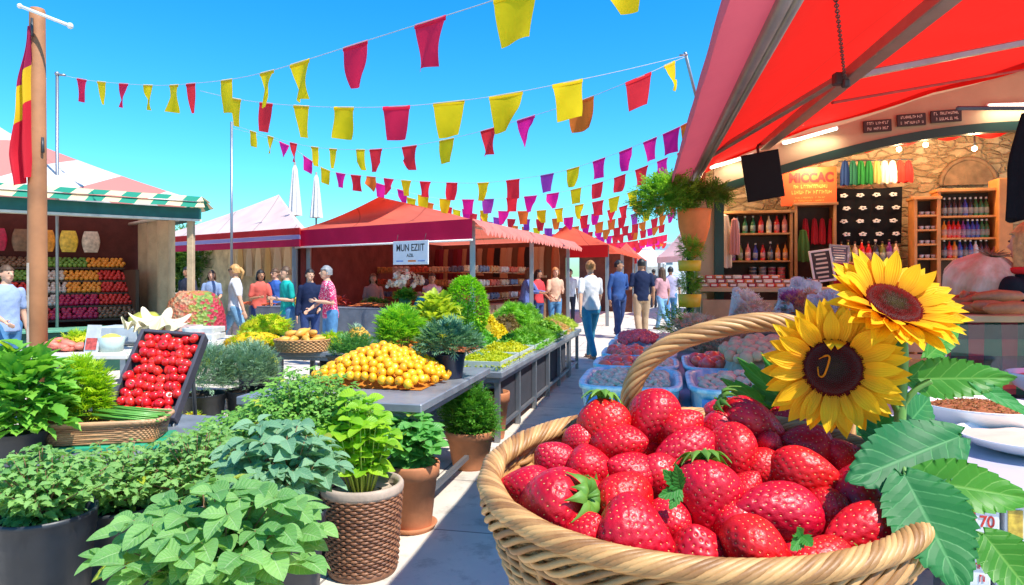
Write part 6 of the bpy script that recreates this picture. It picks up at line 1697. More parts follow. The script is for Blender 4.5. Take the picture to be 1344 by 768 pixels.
for k, (z0_, z1_, e0, e1) in enumerate(((.20, .115, .02, .14), (.105, .02, .10, .19))):
    b = MB()
    for a, c in ((FL, FR), (FR, BR)):
        nn = Vector((c.y-a.y, a.x-c.x, 0)).normalized(); L = (c-a).length
        b.grid(lambda u, v: (a.lerp(c, u)+nn*(e0+(e1-e0)*v)-o1)+Vector((0, 0, z0_+(z1_-z0_)*v+.005*math.sin(u*L*9)*v)), int(L*8), 4)
    b.build('striped_edge', gs, s1)
strip('fascia', (FL, FR, BR), .02, .17, M_('teal_board', (.005, .10, .085), .5), s1, o1, 0, 40, 0, 0)
strip('fascia_trim', (FL+ou*.02, FR+ou*.02), -.15, .035, M_('cream_trim', (.62, .56, .46), .6), s1, o1, 0, 40, 0, 0)
tanw = M_('tan_canvas', (.48, .34, .20), .85, .15, 4, .5, 14, bdist=.02)
u1 = (FR-FL).normalized(); v1 = dr.normalized()
def L1(a, c, z): p = FR-u1*a+v1*c; return Vector((p.x, p.y, z))
b = MB(); b.grid(lambda u, v: L1(.35+.05*math.sin(u*22)*(1-v*.2), .1+2.6*u, 2.40-2.40*v)-o1, 60, 6); b.build('side_curtain', tanw, s1)
b = MB(); b.add([L1(.3, 2.75, 0)-o1, L1(4.9, 2.75, 0)-o1, L1(4.9, 2.75, 2.45)-o1, L1(.3, 2.75, 2.45)-o1], [(0, 1, 2, 3)], smooth=False); b.build('back_wall', M_('dark_red_backcloth', (.10, .02, .015), .9), s1)
posts(s1, o1, [L1(.12, .12, 0).xy, L1(4.6, .15, 0).xy, L1(.3, 3.0, 0).xy], 2.42, .045, tanw)
b = MB()
for zz_ in (2.3,): b.tube([L1(.2, .5, zz_)-o1, L1(4.8, .5, zz_)-o1], .04, 8)
b.tube([L1(.3, .1, 2.33)-o1, L1(.5, 2.7, 2.33)-o1], .03, 8)
b.build('roof_beam', M_('cream_beam', (.6, .52, .40), .6), s1)
# counter green
b = MB(); A_ = L1(4.9, .55, 0); B_ = L1(.55, .55, 0); th1 = math.atan2(u1.y, u1.x)
M1 = Matrix.Translation((A_+B_)/2) @ Matrix.Rotation(th1, 4, 'Z')
cg = thing('stall_counter', 'dark green counter of the far left stall', 'counter', (A_+B_)/2, th1)
b = MB(); b.box((0, .0, .30), (4.3, .5, .60), None, 0, .01); b.build('front', M_('bottle_green_paint', (.01, .07, .045), .5), cg)
b = MB(); b.box((0, -.02, .62), (4.36, .58, .035), None, 0, .005); b.build('worktop', M_('mint_edge', (.10, .30, .20), .5), cg)
# stepped shelves and goods
sd = thing('stepped_shelf', 'stepped dark display shelves at the back of the far left stall', 'shelf', M1 @ Vector((0, .95, 0)), th1)
lv = [(.72, .50), (.92, .85), (1.12, 1.15), (1.32, 1.40), (1.54, 1.60)]
for z, y in lv:
    b = MB(); b.box((0, y-.55, z-.015), (4.2, .32, .03), None, 0, .003); b.build('shelf_board', M_('dark_wood', (.08, .04, .02), .6), sd)
for x in (-2.1, 0, 2.1):
    b = MB(); b.box((x, .45, .75), (.05, 1.2, 1.5)); b.build('upright', M_('dark_wood', (.08, .04, .02), .6), sd)
pcol = {'red': (.62, .03, .02), 'crimson': (.45, .01, .06), 'orange': (.80, .30, .03), 'cream': (.62, .50, .40), 'green': (.16, .30, .04), 'yellow': (.75, .5, .05), 'brown': (.20, .10, .05), 'pink': (.6, .2, .2)}
fm = {k: fruit_mesh('fruit', .05, [M_('fr_'+k, c, .35, .2, 12), stem_g], 0, .1, False, n=10) for k, c in pcol.items()}
rows_ = [['crimson', 'pink', 'crimson', 'crimson', 'red', 'crimson', 'brown'], ['red', 'orange', 'red', 'crimson', 'red', 'cream', 'crimson', 'red'], ['red', 'orange', 'red', 'cream', 'red', 'red', 'cream', 'orange', 'red'], ['red', 'red', 'green', 'cream', 'red', 'green', 'cream', 'orange', 'red'], ['brown', 'red', 'cream', 'brown', 'brown', 'green', 'orange']]
stb = MB(); cidx = list(pcol)
for j, (z, y) in enumerate(lv):
    nfr = 60; cols = rows_[j]; nm_ = ['lowest', 'second', 'middle', 'fourth', 'top'][j]
    for i in range(nfr):
        k = cols[int(i/nfr*len(cols))]; xx = -2.06+4.12*i/(nfr-1)
        p = M1 @ Vector((xx, .95+y-.55-.12+random.uniform(-.01, .01), z+.035))
        o = link('fruit', fm[k], None, p, (random.uniform(-1, 1), random.uniform(-1, 1), random.uniform(0, 6))); s = random.uniform(.68, .86); o.scale = (s, s, s)
        tag(o, '%s fruit in the front row on the %s board of the stepped shelves' % (k, nm_), 'fruit', 'fruits in front on the %s stepped board' % nm_)
        for q in (1, 2, 3):
            c_ = M1 @ Vector((xx+random.uniform(-.02, .02)+.03*(q % 2), .95+y-.55-.12+.065*q, z+.035+.036*q)); stb.ell(tuple(c_), (.037, .037, .036), 8, 6, mi=cidx.index(k))
o = stb.build('fruit_rest', [M_('fr_'+k, pcol[k], .35, .2, 12) for k in cidx]); tag(o, 'sloping rows of mixed fruit behind the front rows on the stepped shelves', 'fruit', kind='stuff')
bagm = {}
for i, k in enumerate(['orange', 'red', 'brown', 'orange', 'brown', 'orange', 'green', 'crimson', 'brown', 'orange', 'yellow', 'cream']):
    p = M1 @ Vector((-1.95+3.55*i/11, 1.9, 2.16))
    if k not in bagm:
        b = MB(); b.grid(lambda u, v: (.13*math.cos(2*PI*u)*(.75+.3*math.sin(PI*v)), .035*math.sin(2*PI*u)*math.sin(PI*min(1, v*.9+.1)), -.36*v), 18, 8, closeu=True); bagm[k] = b.build('hanging_bag', M_('bag_'+k, pcol[k], .35, .35, 18, .5, 30))
        o = bagm[k]
    else: o = bagm[k].copy(); COL.objects.link(o)
    o.location = p; o.rotation_euler = (0, 0, th1); tag(o, '%s net bag hanging at the top of the far left stall' % k, 'bag', 'net bags hanging in the far left stall')
# spotlight bar
p = P(690/3.84+0, 275/3.84+250, 11.0)

# ---- L2: white pink stall with red and lavender edge
def simple_stall(label, FLp, FRp, depth, zt, zp, peak, roofm, valm, drop, stripes=None, scal=0, postm=steel, wall=(.45, .32, .2), wallh=2.2, ridge=.0, side=None):
    FL = Vector((*FLp, zt)); FR = Vector((*FRp, zt)); dv = Vector((*depth, 0)); BR, BL = FR+dv, FL+dv; off = (FL+FR+BR+BL)/4; off.z = 0
    s = thing('market_stall', label, 'market stall', off)
    pk = Vector((*peak, zp)); roof_sheet('canopy', (FL, FR, BR, BL), pk-dv.normalized()*ridge, pk+dv.normalized()*ridge, roofm, s, off, .06)
    if stripes:
        z = 0
        for (h, m) in stripes: strip('valance', (FL, FR, BR), z, h-.004, m, s, off, 0, 40, .0, .008); z -= h
    else: strip('valance', (FL, FR), 0, drop, valm, s, off, 0, 40, 0, .01)
    if side: strip('side_valance', (FR, BR), .0, side[0], side[1], s, off, side[2], 40, side[3], .015)
    ins = .18
    def at(a, c): q = FL.lerp(FR, a)+dv*c; return (q.x, q.y)
    posts(s, off, [at(.03, .04), at(.97, .04), at(.97, .96), at(.03, .96), at(.97, .5)], zt, .045, postm)
    b = MB(); q0, q1 = at(.03, .93), at(.97, .93)
    b.add([(q0[0]-off.x, q0[1]-off.y, 0), (q1[0]-off.x, q1[1]-off.y, 0), (q1[0]-off.x, q1[1]-off.y, zt), (q0[0]-off.x, q0[1]-off.y, zt)], [(0, 1, 2, 3)], smooth=False); b.build('back_wall', M_('wall_'+label[:8], wall, .9, .35, 3, .5, 8, bdist=.03), s)
    return s, FL, FR, BR, BL, off, at
rd = fabric('stripe_red', (.62, .03, .03), .3); lav = fabric('stripe_lavender', (.42, .36, .62), .3); cri = fabric('stripe_crimson', (.60, .02, .08), .3)
whp = fabric('white_pink_roof', (.84, .66, .61), .3, (.85, .5, .45), .06, .12, 1.2)
q0 = P(196, 322, 17.5); q1 = P(393, 312, 13.6)
s2, FL2, FR2, BR2, BL2, off2, at2 = simple_stall('stall with a white roof and red and lavender striped edge, left of centre', (q0.x, q0.y), (q1.x, q1.y), (-1.2, 5.5), 2.36, 3.35, (P(366, 277, 16.4).x, 16.4), whp, cri, .3, [(.14, rd), (.09, lav), (.15, cri)], wall=(.50, .38, .20))
b = MB(); 
# ---- L3: big orange and crimson stall
orr = fabric('orange_roof', (.82, .17, .11), .45, (.88, .20, .12), .06, .2, 1.1)
crim = fabric('crimson_valance', (.50, .010, .07), .25, None, .05)
rosy = fabric('lit_rosy_side', (.74, .24, .20), .35, None, .12)  # sun on this side is put into the colour, paler than the front
s3, FL3, FR3, BR3, BL3, off3, at3 = simple_stall('large central stall with an orange roof and deep crimson front edge', (P(388, 305, 13.9).x, 13.9), (P(620, 287, 11.0).x, 11.0), (2.35, 7.6), 2.32, 2.90, (P(545, 265, 14.5).x, 14.5), orr, crim, .34, side=(.22, rosy, .5, .22), wall=(.16, .07, .04), ridge=1.6)
b = MB(); b.add([FL3-off3+Vector((.1, 0, -2.3)), BL3-off3+Vector((.1, 0, -2.3)), BL3-off3+Vector((.1, 0, 0)), FL3-off3+Vector((.1, 0, 0))], [(0, 1, 2, 3)], smooth=False); b.add([FL3-off3+Vector((.04, 0, -2.3)), BL3-off3+Vector((.04, 0, -2.3)), BL3-off3+Vector((.04, 0, 0)), FL3-off3+Vector((.04, 0, 0))], [(0, 1, 2, 3)], smooth=False); b.build('side_wall', M_('wall_dark_red', (.13, .035, .03), .9, .3, 3, .5, 8, bdist=.03), s3)
b = MB(); b.tube([FL3-off3+Vector((0, -.02, -.345)), FR3-off3+Vector((0, -.02, -.345))], .02, 6); b.build('front_rail', white_p, s3)
b = MB()
for k in (.0, .5, 1.0): b.tube([Vector((*at3(.03, .04+.9*k), 2.24))-off3, Vector((*at3(.97, .04+.9*k), 2.24))-off3], .022, 6)
b.tube([Vector((*at3(.97, .04), 2.22))-off3, Vector((*at3(.97, .95), 2.22))-off3], .025, 6); b.build('roof_beam', M_('cream_beam', (.6, .52, .40), .6), s3)
# sign
p0 = P(540, 332, 11.75); du = (FR3-FL3).normalized(); thS = math.atan2(du.y, du.x)
t = thing('stall_sign', 'white hanging sign with black capitals on the central stall', 'sign', (p0.x, p0.y-.1, p0.z), thS)
sg_w = 52/F*11.6/ math.cos(thS); sg_h = 31/F*11.7
b = MB(); b.box((0, 0, 0), (sg_w, .02, sg_h), None, 0, .003); b.build('board', M_('sign_white', (.74, .76, .80), .5, .04), t)
ink = M_('sign_ink', (.02, .02, .025), .5)
text_mesh('lettering', 'MUN EZIIT', .17, ink, t, Matrix.Translation((0, -.012, sg_h*.20)) @ VERT, .001, width=sg_w*.80)
text_mesh('lettering', 'AZIL', .08, ink, t, Matrix.Translation((0, -.012, -sg_h*.12)) @ VERT, .001, width=sg_w*.2)
b = MB(); b.box((sg_w*.05, -.012, -sg_h*.35), (sg_w*.22, .004, sg_h*.07)); b.build('orange_mark', M_('orange_ink', (.75, .2, .04), .5), t)
b = MB(); b.box((-sg_w*.3, -.012, -sg_h*.35), (sg_w*.2, .004, sg_h*.05)); b.box((sg_w*.32, -.012, -sg_h*.35), (sg_w*.2, .004, sg_h*.05)); b.build('blue_mark', M_('blue_ink', (.15, .25, .6), .5), t)
b = MB(); b.tube([(-sg_w*.4, 0, sg_h*.5), (-sg_w*.4, .03, sg_h*.5+.12)], .004, 5); b.tube([(sg_w*.4, 0, sg_h*.5), (sg_w*.4, .03, sg_h*.5+.12)], .004, 5); b.build('cord', dark_metal, t)
# counter of L3
k0, k1 = P(330, 410, 13.3), P(600, 410, 11.9)
cth = math.atan2(k1.y-k0.y, k1.x-k0.x); cl = math.hypot(k1.y-k0.y, k1.x-k0.x); cm = (k0+k1)/2
t = thing('stall_counter', 'grey clothed counter of the central stall heaped with produce', 'counter', (cm.x, cm.y, 0), cth)
b = MB(); b.box((0, .3, .80), (cl, .75, .03), None, 0, .005); b.build('worktop', M_('slate_cloth', (.12, .14, .18), .8), t)
b = MB(); b.grid(lambda u, v: (cl*(u-.5), -.08+.015*math.sin(u*90)*v, .785-.78*v), 120, 6); b.build('cloth', M_('slate_cloth', (.12, .14, .18), .8), t)
CM3 = Matrix.Translation((cm.x, cm.y, 0)) @ Matrix.Rotation(cth, 4, 'Z')
def onc(x, y, z): return CM3 @ Vector((x, y, z))
# flowers in vase
t = thing('flower_vase', 'big bunch of white flowers in a green wrapped bucket on the central counter', 'flowers', onc(cl*.5-1.15, .25, .815))
b = MB(); b.lathe([(0, 0), (.09, 0), (.12, .18), (0, .18)], 18); b.build('bucket', M_('green_bucket', (.03, .16, .05), .5), t)
bush('foliage', T_OVAL, 260, (.17, .15, .14), (0, 0, .20), .10, lm_deep, t, .2, -.3, .5, 5)
p, d = dome(46, (.34, .26, .22), .75, -.35, 6); p = p+np.array([0, 0, .46]); fl = multi_tpl(leaf_tpl(1, .5, 2, 1, .5, -.1, .1), [(0, 0, 0, a, .5) for a in range(0, 360, 40)])
pp = np.repeat(p, 5, 0)+rng.normal(size=(len(p)*5, 3))*.018; dd = np.repeat(d, 5, 0)
leaves('blossom', fl, pp, np.cross(dd, rng.normal(size=dd.shape)), dd+rng.normal(size=dd.shape)*.5, .085, leafmat('white_blossom', (.70, .62, .48), (.85, .80, .68), .2, .6, trc=(.8, .75, .6)), t)
for i, (x, cc, nm, lab) in enumerate([(-2.2, (.65, .12, .03), 'carrots', 'heap of orange red produce at the left of the central counter'), (cl*.5-1.75, (.70, .16, .03), 'carrots', 'heap of orange carrots left of the white flowers'), (cl*.5-.45, (.68, .10, .03), 'carrots', 'heap of orange carrots right of the white flowers')]):
    t = thing('carrot_heap', lab, 'carrots', onc(x, .15, .815), cth); b = MB()
    for q in range(70):
        y = random.uniform(-.2, .25); xx = random.uniform(-.38, .38); z = .02+.08*random.random()*(1-abs(xx)/.5); a = random.uniform(-.5, .5)
        b.tube([(xx-.07*math.cos(a), y-.07*math.sin(a), z), (xx+.06*math.cos(a), y+.06*math.sin(a), z+.01)], [.016, .005], 6, tint=random.random())
    b.build('carrots', M_('carrot_%d' % i, cc, .5, .3, 12), t)
t = thing('blue_bag', 'crumpled turquoise bag lying right of the white flowers', 'bag', onc(cl*.5-.85, .3, .815), 0); b = MB(); b.grid(lambda u, v: ((.14+.02*math.sin(u*30))*math.cos(2*PI*u)*(1-.6*v), (.10+.02*math.sin(u*25))*math.sin(2*PI*u)*(1-.6*v), .20*v+.015*math.sin(u*19)), 30, 6, closeu=True); b.build('sheet', M_('turquoise_plastic', (.02, .32, .38), .3, .3, 10, .6, 20), t)
for i, (x, c, nm) in enumerate([(cl*.5-.2, (.55, .22, .26), 'pink'), (.4, (.12, .25, .04), 'green'), (-.5, (.55, .08, .05), 'red'), (-1.3, (.6, .45, .06), 'yellow')]):
    t = thing('produce_heap', '%s leafy produce heap on the central stall counter' % nm, 'produce', onc(x, .35, .815), cth); bush('foliage', T_SERR, 160, (.28, .2, .16), (0, 0, .02), .09, leafmat('ph_'+nm, sc(c, .7), sc(c, 1.3), .2), t, .3, -.05, .5, 5)
# hanging goods on the back walls
def hang_goods(at, rng_a, c_, zt_, label, group, cols, n, w_=.22, h=.6, cat='garment', th=0):
    for i in range(n):
        a = rng_a[0]+(rng_a[1]-rng_a[0])*i/(max(1, n-1)); x, y = at(a, c_); k, c = cols[i % len(cols)]
        b = MB(); hh_ = h*random.uniform(.8, 1.15); ww = w_*random.uniform(.8, 1.2)
        b.grid(lambda u, v: (ww/2*math.cos(2*PI*u)*(.6+.4*min(1, v*3)), .035*math.sin(2*PI*u)*(1+.4*math.sin(u*20)), -hh_*v), 18, 5, closeu=True)
        o = b.build('hanging_cloth', fabric('hg_'+k, c, .1), None, (x, y, zt_), (0, 0, th)); tag(o, label % k, cat, group)
hang_goods(at3, (.10, .36), .80, 2.15, '%s cloth hanging at the back left of the central stall', 'cloths at the back of the central stall', [('dark red', (.16, .02, .03)), ('maroon', (.22, .03, .06)), ('tan', (.40, .28, .16)), ('plum', (.12, .03, .05))], 8, .3, 1.0, th=thS)
hang_goods(at3, (.42, .95), .82, 2.15, '%s cloth hanging at the back right of the central stall', 'cloths at the back right of the central stall', [('beige', (.48, .38, .24)), ('brown', (.14, .08, .04)), ('rust', (.42, .14, .06)), ('black', (.02, .02, .02)), ('sand', (.5, .36, .2))], 13, .34, .75, th=thS)
hang_goods(at2, (.35, .95), .85, 2.2, '%s cloth hanging in the white roofed stall', 'cloths in the white roofed stall', [('cream', (.58, .46, .26)), ('ochre', (.5, .33, .12)), ('beige', (.48, .38, .24))], 9, .4, 1.0, th=thS)
# shelf of goods inside right half of L3 facing the walkway
for i in range(12):
    x, y = at3(.80, .30+.09*i); ra_ = -.3+PI/2; lb_ = '%s rack of small goods under the rosy side awning' % ['nearest', 'second', 'third', 'fourth', 'fifth', 'sixth', 'farthest'][min(i, 6)]
    if i > 6:
        x, y = at3(.06+.13*(i-7), .40); ra_ = thS; lb_ = '%s shelf rack of small goods from the left inside the central stall' % ['first', 'second', 'third', 'fourth', 'fifth'][i-7]
    t = thing('goods_rack', lb_, 'rack', (x, y, 0), ra_); b = MB()
    b.box((0, 0, .4), (.62, .5, .8), None, 0, .01); b.build('cabinet', M_('rack_%d' % (i % 3), [(.20, .10, .05), (.35, .22, .12), (.12, .06, .05)][i % 3], .7, .3, 8), t)
    for lv_ in (1.05, 1.35, 1.65):
        b = MB(); b.box((0, .15, lv_-.18), (.62, .2, .02)); b.build('shelf_board', wood, t); b = MB()
        for q in range(6): b.box((-.25+.1*q, .15, lv_-.17+.07), (.075, .1, .12+.03*math.sin(q*3+i)), None, 0, .006)
        b.build('goods', M_('goods_%d' % ((i+int(lv_*10)) % 5), [(.5, .1, .05), (.5, .4, .25), (.1, .15, .25), (.45, .25, .08), (.5, .5, .45)][(i+int(lv_*10)) % 5], .6, .5, 14), t)
# ---- L4: red stall behind, and farther roofs
redr = fabric('red_orange_roof', (.78, .12, .06), .45, None, .06, .2, 1.1); redv = fabric('bright_red_valance', (.68, .02, .02), .35)
s4, FL4, FR4, BR4, BL4, off4, at4 = simple_stall('red stall beyond the central stall along the walkway', (P(700, 330, 20).x, 20.3), (P(798, 322, 18.6).x, 18.6), (2.2, 8), 2.25, 2.95, (P(752, 308, 22).x, 22.0), redr, redv, .34, side=(.2, redr, .3, .2), wall=(.14, .05, .03), ridge=1.2)
s5, *_r = simple_stall('low orange roofed stall farthest down the walkway on the left', (P(800, 335, 30).x, 30), (P(836, 335, 28).x, 28), (2.0, 8), 2.2, 3.0, (P(822, 318, 33).x, 33), orr, redv, .3, wall=(.3, .15, .08))
s6, *_r = simple_stall('pale pink roofed stall at the far right end of the walkway', (P(862, 345, 24).x, 24), (P(915, 340, 21).x, 21), (2.6, 6), 2.05, 2.9, (P(893, 325, 24).x, 24), fabric('pale_pink_roof', (.80, .52, .50), .3), fabric('pale_pink_roof', (.80, .52, .50), .3), .2, wall=(.4, .3, .25))
wr = fabric('white_roof', (.82, .80, .78), .3)
s7, *_r = simple_stall('white roofed stall in the haze at the end of the walkway', (P(828, 345, 45).x, 45), (P(868, 345, 45).x, 45), (2.6, 10), 2.3, 3.9, (P(850, 325, 50).x, 50), wr, wr, .3, wall=(.6, .58, .55))
bl = thing('white_building', 'pale building far behind the bunting at the end of the walkway', 'building', (P(845, 362, 90).x, 90, 0)); b = MB(); b.box((0, 0, 2.7), (14, 8, 5.4)); b.build('wall', M_('pale_wall', (.62, .66, .70), .8, .06), bl)
b = MB(); b.box((0, 0, 5.5), (14.6, 8.6, .25)); b.build('roof', M_('pale_roof', (.55, .50, .48), .8), bl)
for i in range(8):
    b = MB(); b.box((-5.8+1.65*i, -4.01, 3.4), (.8, .05, 1.2)); b.build('window', M_('window_glass', (.10, .14, .18), .2), bl)
# trees behind L1/L2
def tree(x, y, h, r, label, lm):
    t = thing('leafy_tree', label, 'tree', (x, y, 0)); b = MB()
    b.tube([(0, 0, 0), (.05, 0, h*.3), (-.05, .05, h*.55), (0, 0, h*.8)], [.16, .13, .09, .04], 8)
    for i in range(7):
        a = i*2.4; b.tube([(0, 0, h*(.35+.05*i)), (r*.4*math.cos(a), r*.4*math.sin(a), h*(.5+.05*i)), (r*.7*math.cos(a), r*.7*math.sin(a), h*(.58+.05*i))], [.06, .04, .02], 6)
    b.build('trunk', M_('bark', (.12, .08, .05), .9, .3, 6, .6, 20), t)
    bush('crown', T_SPRIG, 2600, (r, r, h*.42), (0, 0, h*.62), .34, lm, t, .3, -.9, .2, 12)
ltr = leafmat('tree_leaf', (.04, .11, .02), (.14, .26, .04), .35)
tree(-10.5, 23.5, 2.9, 1.6, 'leafy green tree behind the white roofed stall, left one', ltr); tree(-8.2, 25, 2.7, 1.5, 'leafy green tree seen through the white roofed stall, right one', ltr); tree(-13, 24, 3.0, 1.8, 'leafy green tree behind the far left stall', ltr)

# goods between: white table with crates etc
tb0 = PZ(352, 455, .68)
table('white_table', 'long pale table with crates and the cream star cloths, behind the thyme pots', (tb0.x, tb0.y), 1.1, 2.7, .68, A1, 2, True, M_('pale_tabletop', (.60, .56, .50), .6, .1, 4))
def crate(px, py, d, w_, h, label, col, key, rz=0, lid=False):
    p = P(px, py, d); t = thing('produce_crate', label, 'crate', (p.x, d, .682), rz); b = MB(); m = M_('crate_'+key, col, .6, .25, 9)
    for k in range(3):
        z = h*(.17+.33*k)
        b.box((0, -.15, z), (w_, .012, h*.26), None, 0, .002); b.box((0, .15, z), (w_, .012, h*.26), None, 0, .002); b.box((-w_/2, 0, z), (.012, .286, h*.26), None, 0, .002); b.box((w_/2, 0, z), (.012, .286, h*.26), None, 0, .002)
    b.box((0, 0, .01), (w_-.014, .284, .012)); b.build('slats', m, t)
    b = MB(); b.box((0, -.158, h*.5), (w_*.5, .004, h*.5)); b.build('label', M_('cr_lab_'+key, (.55, .12, .10), .5, .5, 30), t); return t
crate(268, 455, 7.0, .30, .20, 'white slatted crate at the right end of the pale table', (.70, .66, .62), 'white')
crate(243, 455, 7.2, .24, .20, 'pinkish white crate beside the white slatted crate', (.66, .48, .44), 'pink')
for i, (dx, dy, z, cc) in enumerate([(0, 0, 0, 0)]): pass
star_m = M_('cream_felt', (.72, .62, .42), .8, .08, 5, .2, 30)
def star(px, py, d, r, label, seed, tilt):
    rg = random.Random(seed); p = P(px, py, d); b = MB()
    n = 7
    def fn(u, v):
        a = 2*PI*u; k = abs(math.cos(a*n/2))**1.6; rr = r*(.45+.6*k)*v; zz_ = r*(.55*(1-v)**1.2)+r*.55*k*v*v
        return (rr*math.cos(a), rr*math.sin(a)*.8, zz_+.02)
    b.grid(fn, 84, 12, closeu=True); o = b.build('star_cloth', star_m, None, (p.x, d, p.z), (tilt, 0, seed)); tag(o, label, 'cloth'); return o
star(208, 436, 6.9, .30, 'larger cream star shaped folded cloth on the pale table', 1, R(20)); star(172, 438, 6.7, .19, 'smaller cream star shaped cloth left of the larger one', 2.3, R(25))
p = P(207, 423, 7.4); o = MB(); o.lathe([(0, -.1), (.12, -.08), (.19, .0), (.17, .09), (.08, .14), (0, .12)], 24); o = o.build('pumpkin', M_('olive_pumpkin', (.38, .36, .04), .5, .25, 8), None, (p.x-.12, p.y, p.z-.03)); tag(o, 'olive yellow pumpkin behind the cream star cloths', 'pumpkin')
b = MB(); b.box((0, 0, 0), (.40, .3, .16), None, 0, .01); p = P(165, 440, 7.1); o = b.build('foam_box', M_('pale_blue_foam', (.45, .50, .55), .6), None, (p.x, p.y, .80)); tag(o, 'pale blue foam box under the cream star cloths', 'box')
# leaflet stand and plastic tub
p = P(119, 440, 6.4); t = thing('leaflet_stand', 'small leaning card stand with a red picture beside the brown post', 'card', (p.x, p.y, .68), R(-8)); b = MB(); b.box((0, 0, .13), (.14, .012, .26), Matrix.Rotation(R(-12), 4, 'X')); b.build('card', M_('pale_card', (.55, .55, .56), .5), t); b = MB(); b.box((0, -.01, .08), (.11, .004, .11), Matrix.Rotation(R(-12), 4, 'X')); b.build('picture', M_('red_picture', (.55, .08, .06), .5, .5, 30), t)
p = P(146, 448, 6.5); t = thing('plastic_tub', 'clear tub of yellow pieces between the card stand and the tomato tray', 'tub', (p.x, p.y, .68)); b = MB(); b.lathe([(0, 0), (.10, 0), (.12, .14), (.115, .14), (.097, .01), (0, .01)], 20); b.build('tub', M_('frosted_plastic', (.45, .55, .5), .3), t); b = MB(); b.ell((0, 0, .10), (.10, .10, .07), 14, 8); b.build('contents', M_('yellow_pieces', (.7, .6, .08), .6, .3, 30), t)
rb_ = M_('pink_meat', (.70, .18, .12), .5, .35, 14)
for i in range(34):
    p = P(66+random.random()*44, 452, 6.4+random.random()*.5); b = MB() if i == 0 else None
    if i == 0: b.ell((0, 0, 0), (.075, .05, .035), 12, 8); prm = b.build('red_fruit', rb_); o = prm
    else: o = prm.copy(); COL.objects.link(o)
    o.location = (p.x, p.y, .715+.05*random.random()); o.rotation_euler = (random.uniform(-.4, .4), random.uniform(-.4, .4), random.uniform(0, 6)); tag(o, 'pinkish red fruit in the flat heap just right of the brown post', 'red fruit', 'pinkish red fruits by the brown post')
p = P(104, 450, 6.6); o = flowers('yellow_flowers', 'small greenish yellow flower bunch beside the pinkish red fruits', (p.x, p.y, .76), (.14, .12, .09), 260, lime_f, .04, 200)
tb1 = PZ(40, 465, .68); tt_ = thing('pale_table', 'pale table under the pinkish red fruits beside the brown post', 'table', (-4.15, 6.25, 0)); b = MB(); b.box((0, .4, .66), (1.3, .9, .04), None, 0, .005); b.build('tabletop', M_('pale_tabletop', (.60, .56, .50), .6, .1, 4), tt_)
for x in (-.6, .6):
    for y in (.0, .8):
        b = MB(); b.box((x, y, .32), (.05, .05, .64)); b.build('leg', steel, tt_)
# mosaic mound of packets
p = P(256, 432, 10.6); t = thing('sweet_stand', 'rounded mound display of colourful small goods in front of the white roofed stall', 'display', (p.x, p.y, 0)); b = MB(); b.lathe([(0, 0), (.46, 0), (.46, .55), (0, .55)], 26, ax=(1, .7)); b.build('base', M_('sand_base', (.35, .25, .15), .8), t)
mz = NT('mixed_goods'); vo = mz.n('ShaderNodeTexVoronoi'); vo.inputs['Scale'].default_value = 22; mz.l(mz.coord(1.0), vo.inputs['Vector']); nx = mz.n('ShaderNodeSeparateXYZ'); mz.l(mz.coord(1.0), nx.inputs[0])
rA = mz.ramp(mz.math('ADD', mz.math('MULTIPLY_ADD', nx.outputs[0], 1.0, .5), mz.math('MULTIPLY', mz.math('SUBTRACT', vo.outputs['Color'], .5), .35)), [(.0, (.14, .16, .05)), (.22, (.45, .10, .04)), (.38, (.45, .30, .16)), (.55, (.50, .08, .05)), (.68, (.22, .32, .04)), (.80, (.10, .16, .03)), (.86, (.42, .02, .04)), (1, (.38, .02, .04))])
mz.l(rA.outputs[0], mz.b.inputs['Base Color']); mz.b.inputs['Roughness'].default_value = .6; mz.bump(vo.outputs['Distance'], .8, .03)
b = MB(); b.grid(lambda u, v: (.47*math.cos(2*PI*u)*math.cos(v*PI/2)**.5, .34*math.sin(2*PI*u)*math.cos(v*PI/2)**.5, .55+.62*math.sin(v*PI/2)), 44, 20, closeu=True); b.build('goods', mz.m, t)

# ============================================================ poles, flag, closed parasols
pw = M_('brown_post_wood', (.36, .15, .06), .7, .25, 3, .3, 22)
p = P(49, 20, 6.7); t = thing('wooden_post', 'tall brown wooden post at the left with a thin crossbar on top', 'post', (p.x, 6.7, 0)); b = MB()
b.loft([(0, 0, 0, .088, .088), (0, 0, 1.5, .085, .085), (0, 0, 4.0, .068, .068), (0, 0, 4.02, .06, .06)], 20); b.build('pole', pw, t)
b = MB(); a, c = P(26, 8, 6.55)-t.location, P(92, 34, 6.55)-t.location; b.tube([a, c], .016, 8); b.ell(tuple(c), (.03, .03, .03), 8, 6); b.ell(tuple(a), (.025, .025, .025), 8, 6); b.build('crossbar', white_p, t)
b = MB(); b.tube([(0, -.075, 3.9), (.02, -.10, 3.72)], .012, 6); b.tube([(.07, -.03, 2.75), (.09, -.05, 2.60)], .014, 6); b.build('bracket', dark_metal, t)
b = MB(); b.box((-.03, -.088, 1.10), (.022, .006, .85)); b.build('worn_tape', M_('pale_tape', (.42, .34, .27), .7, .3, 8), t)
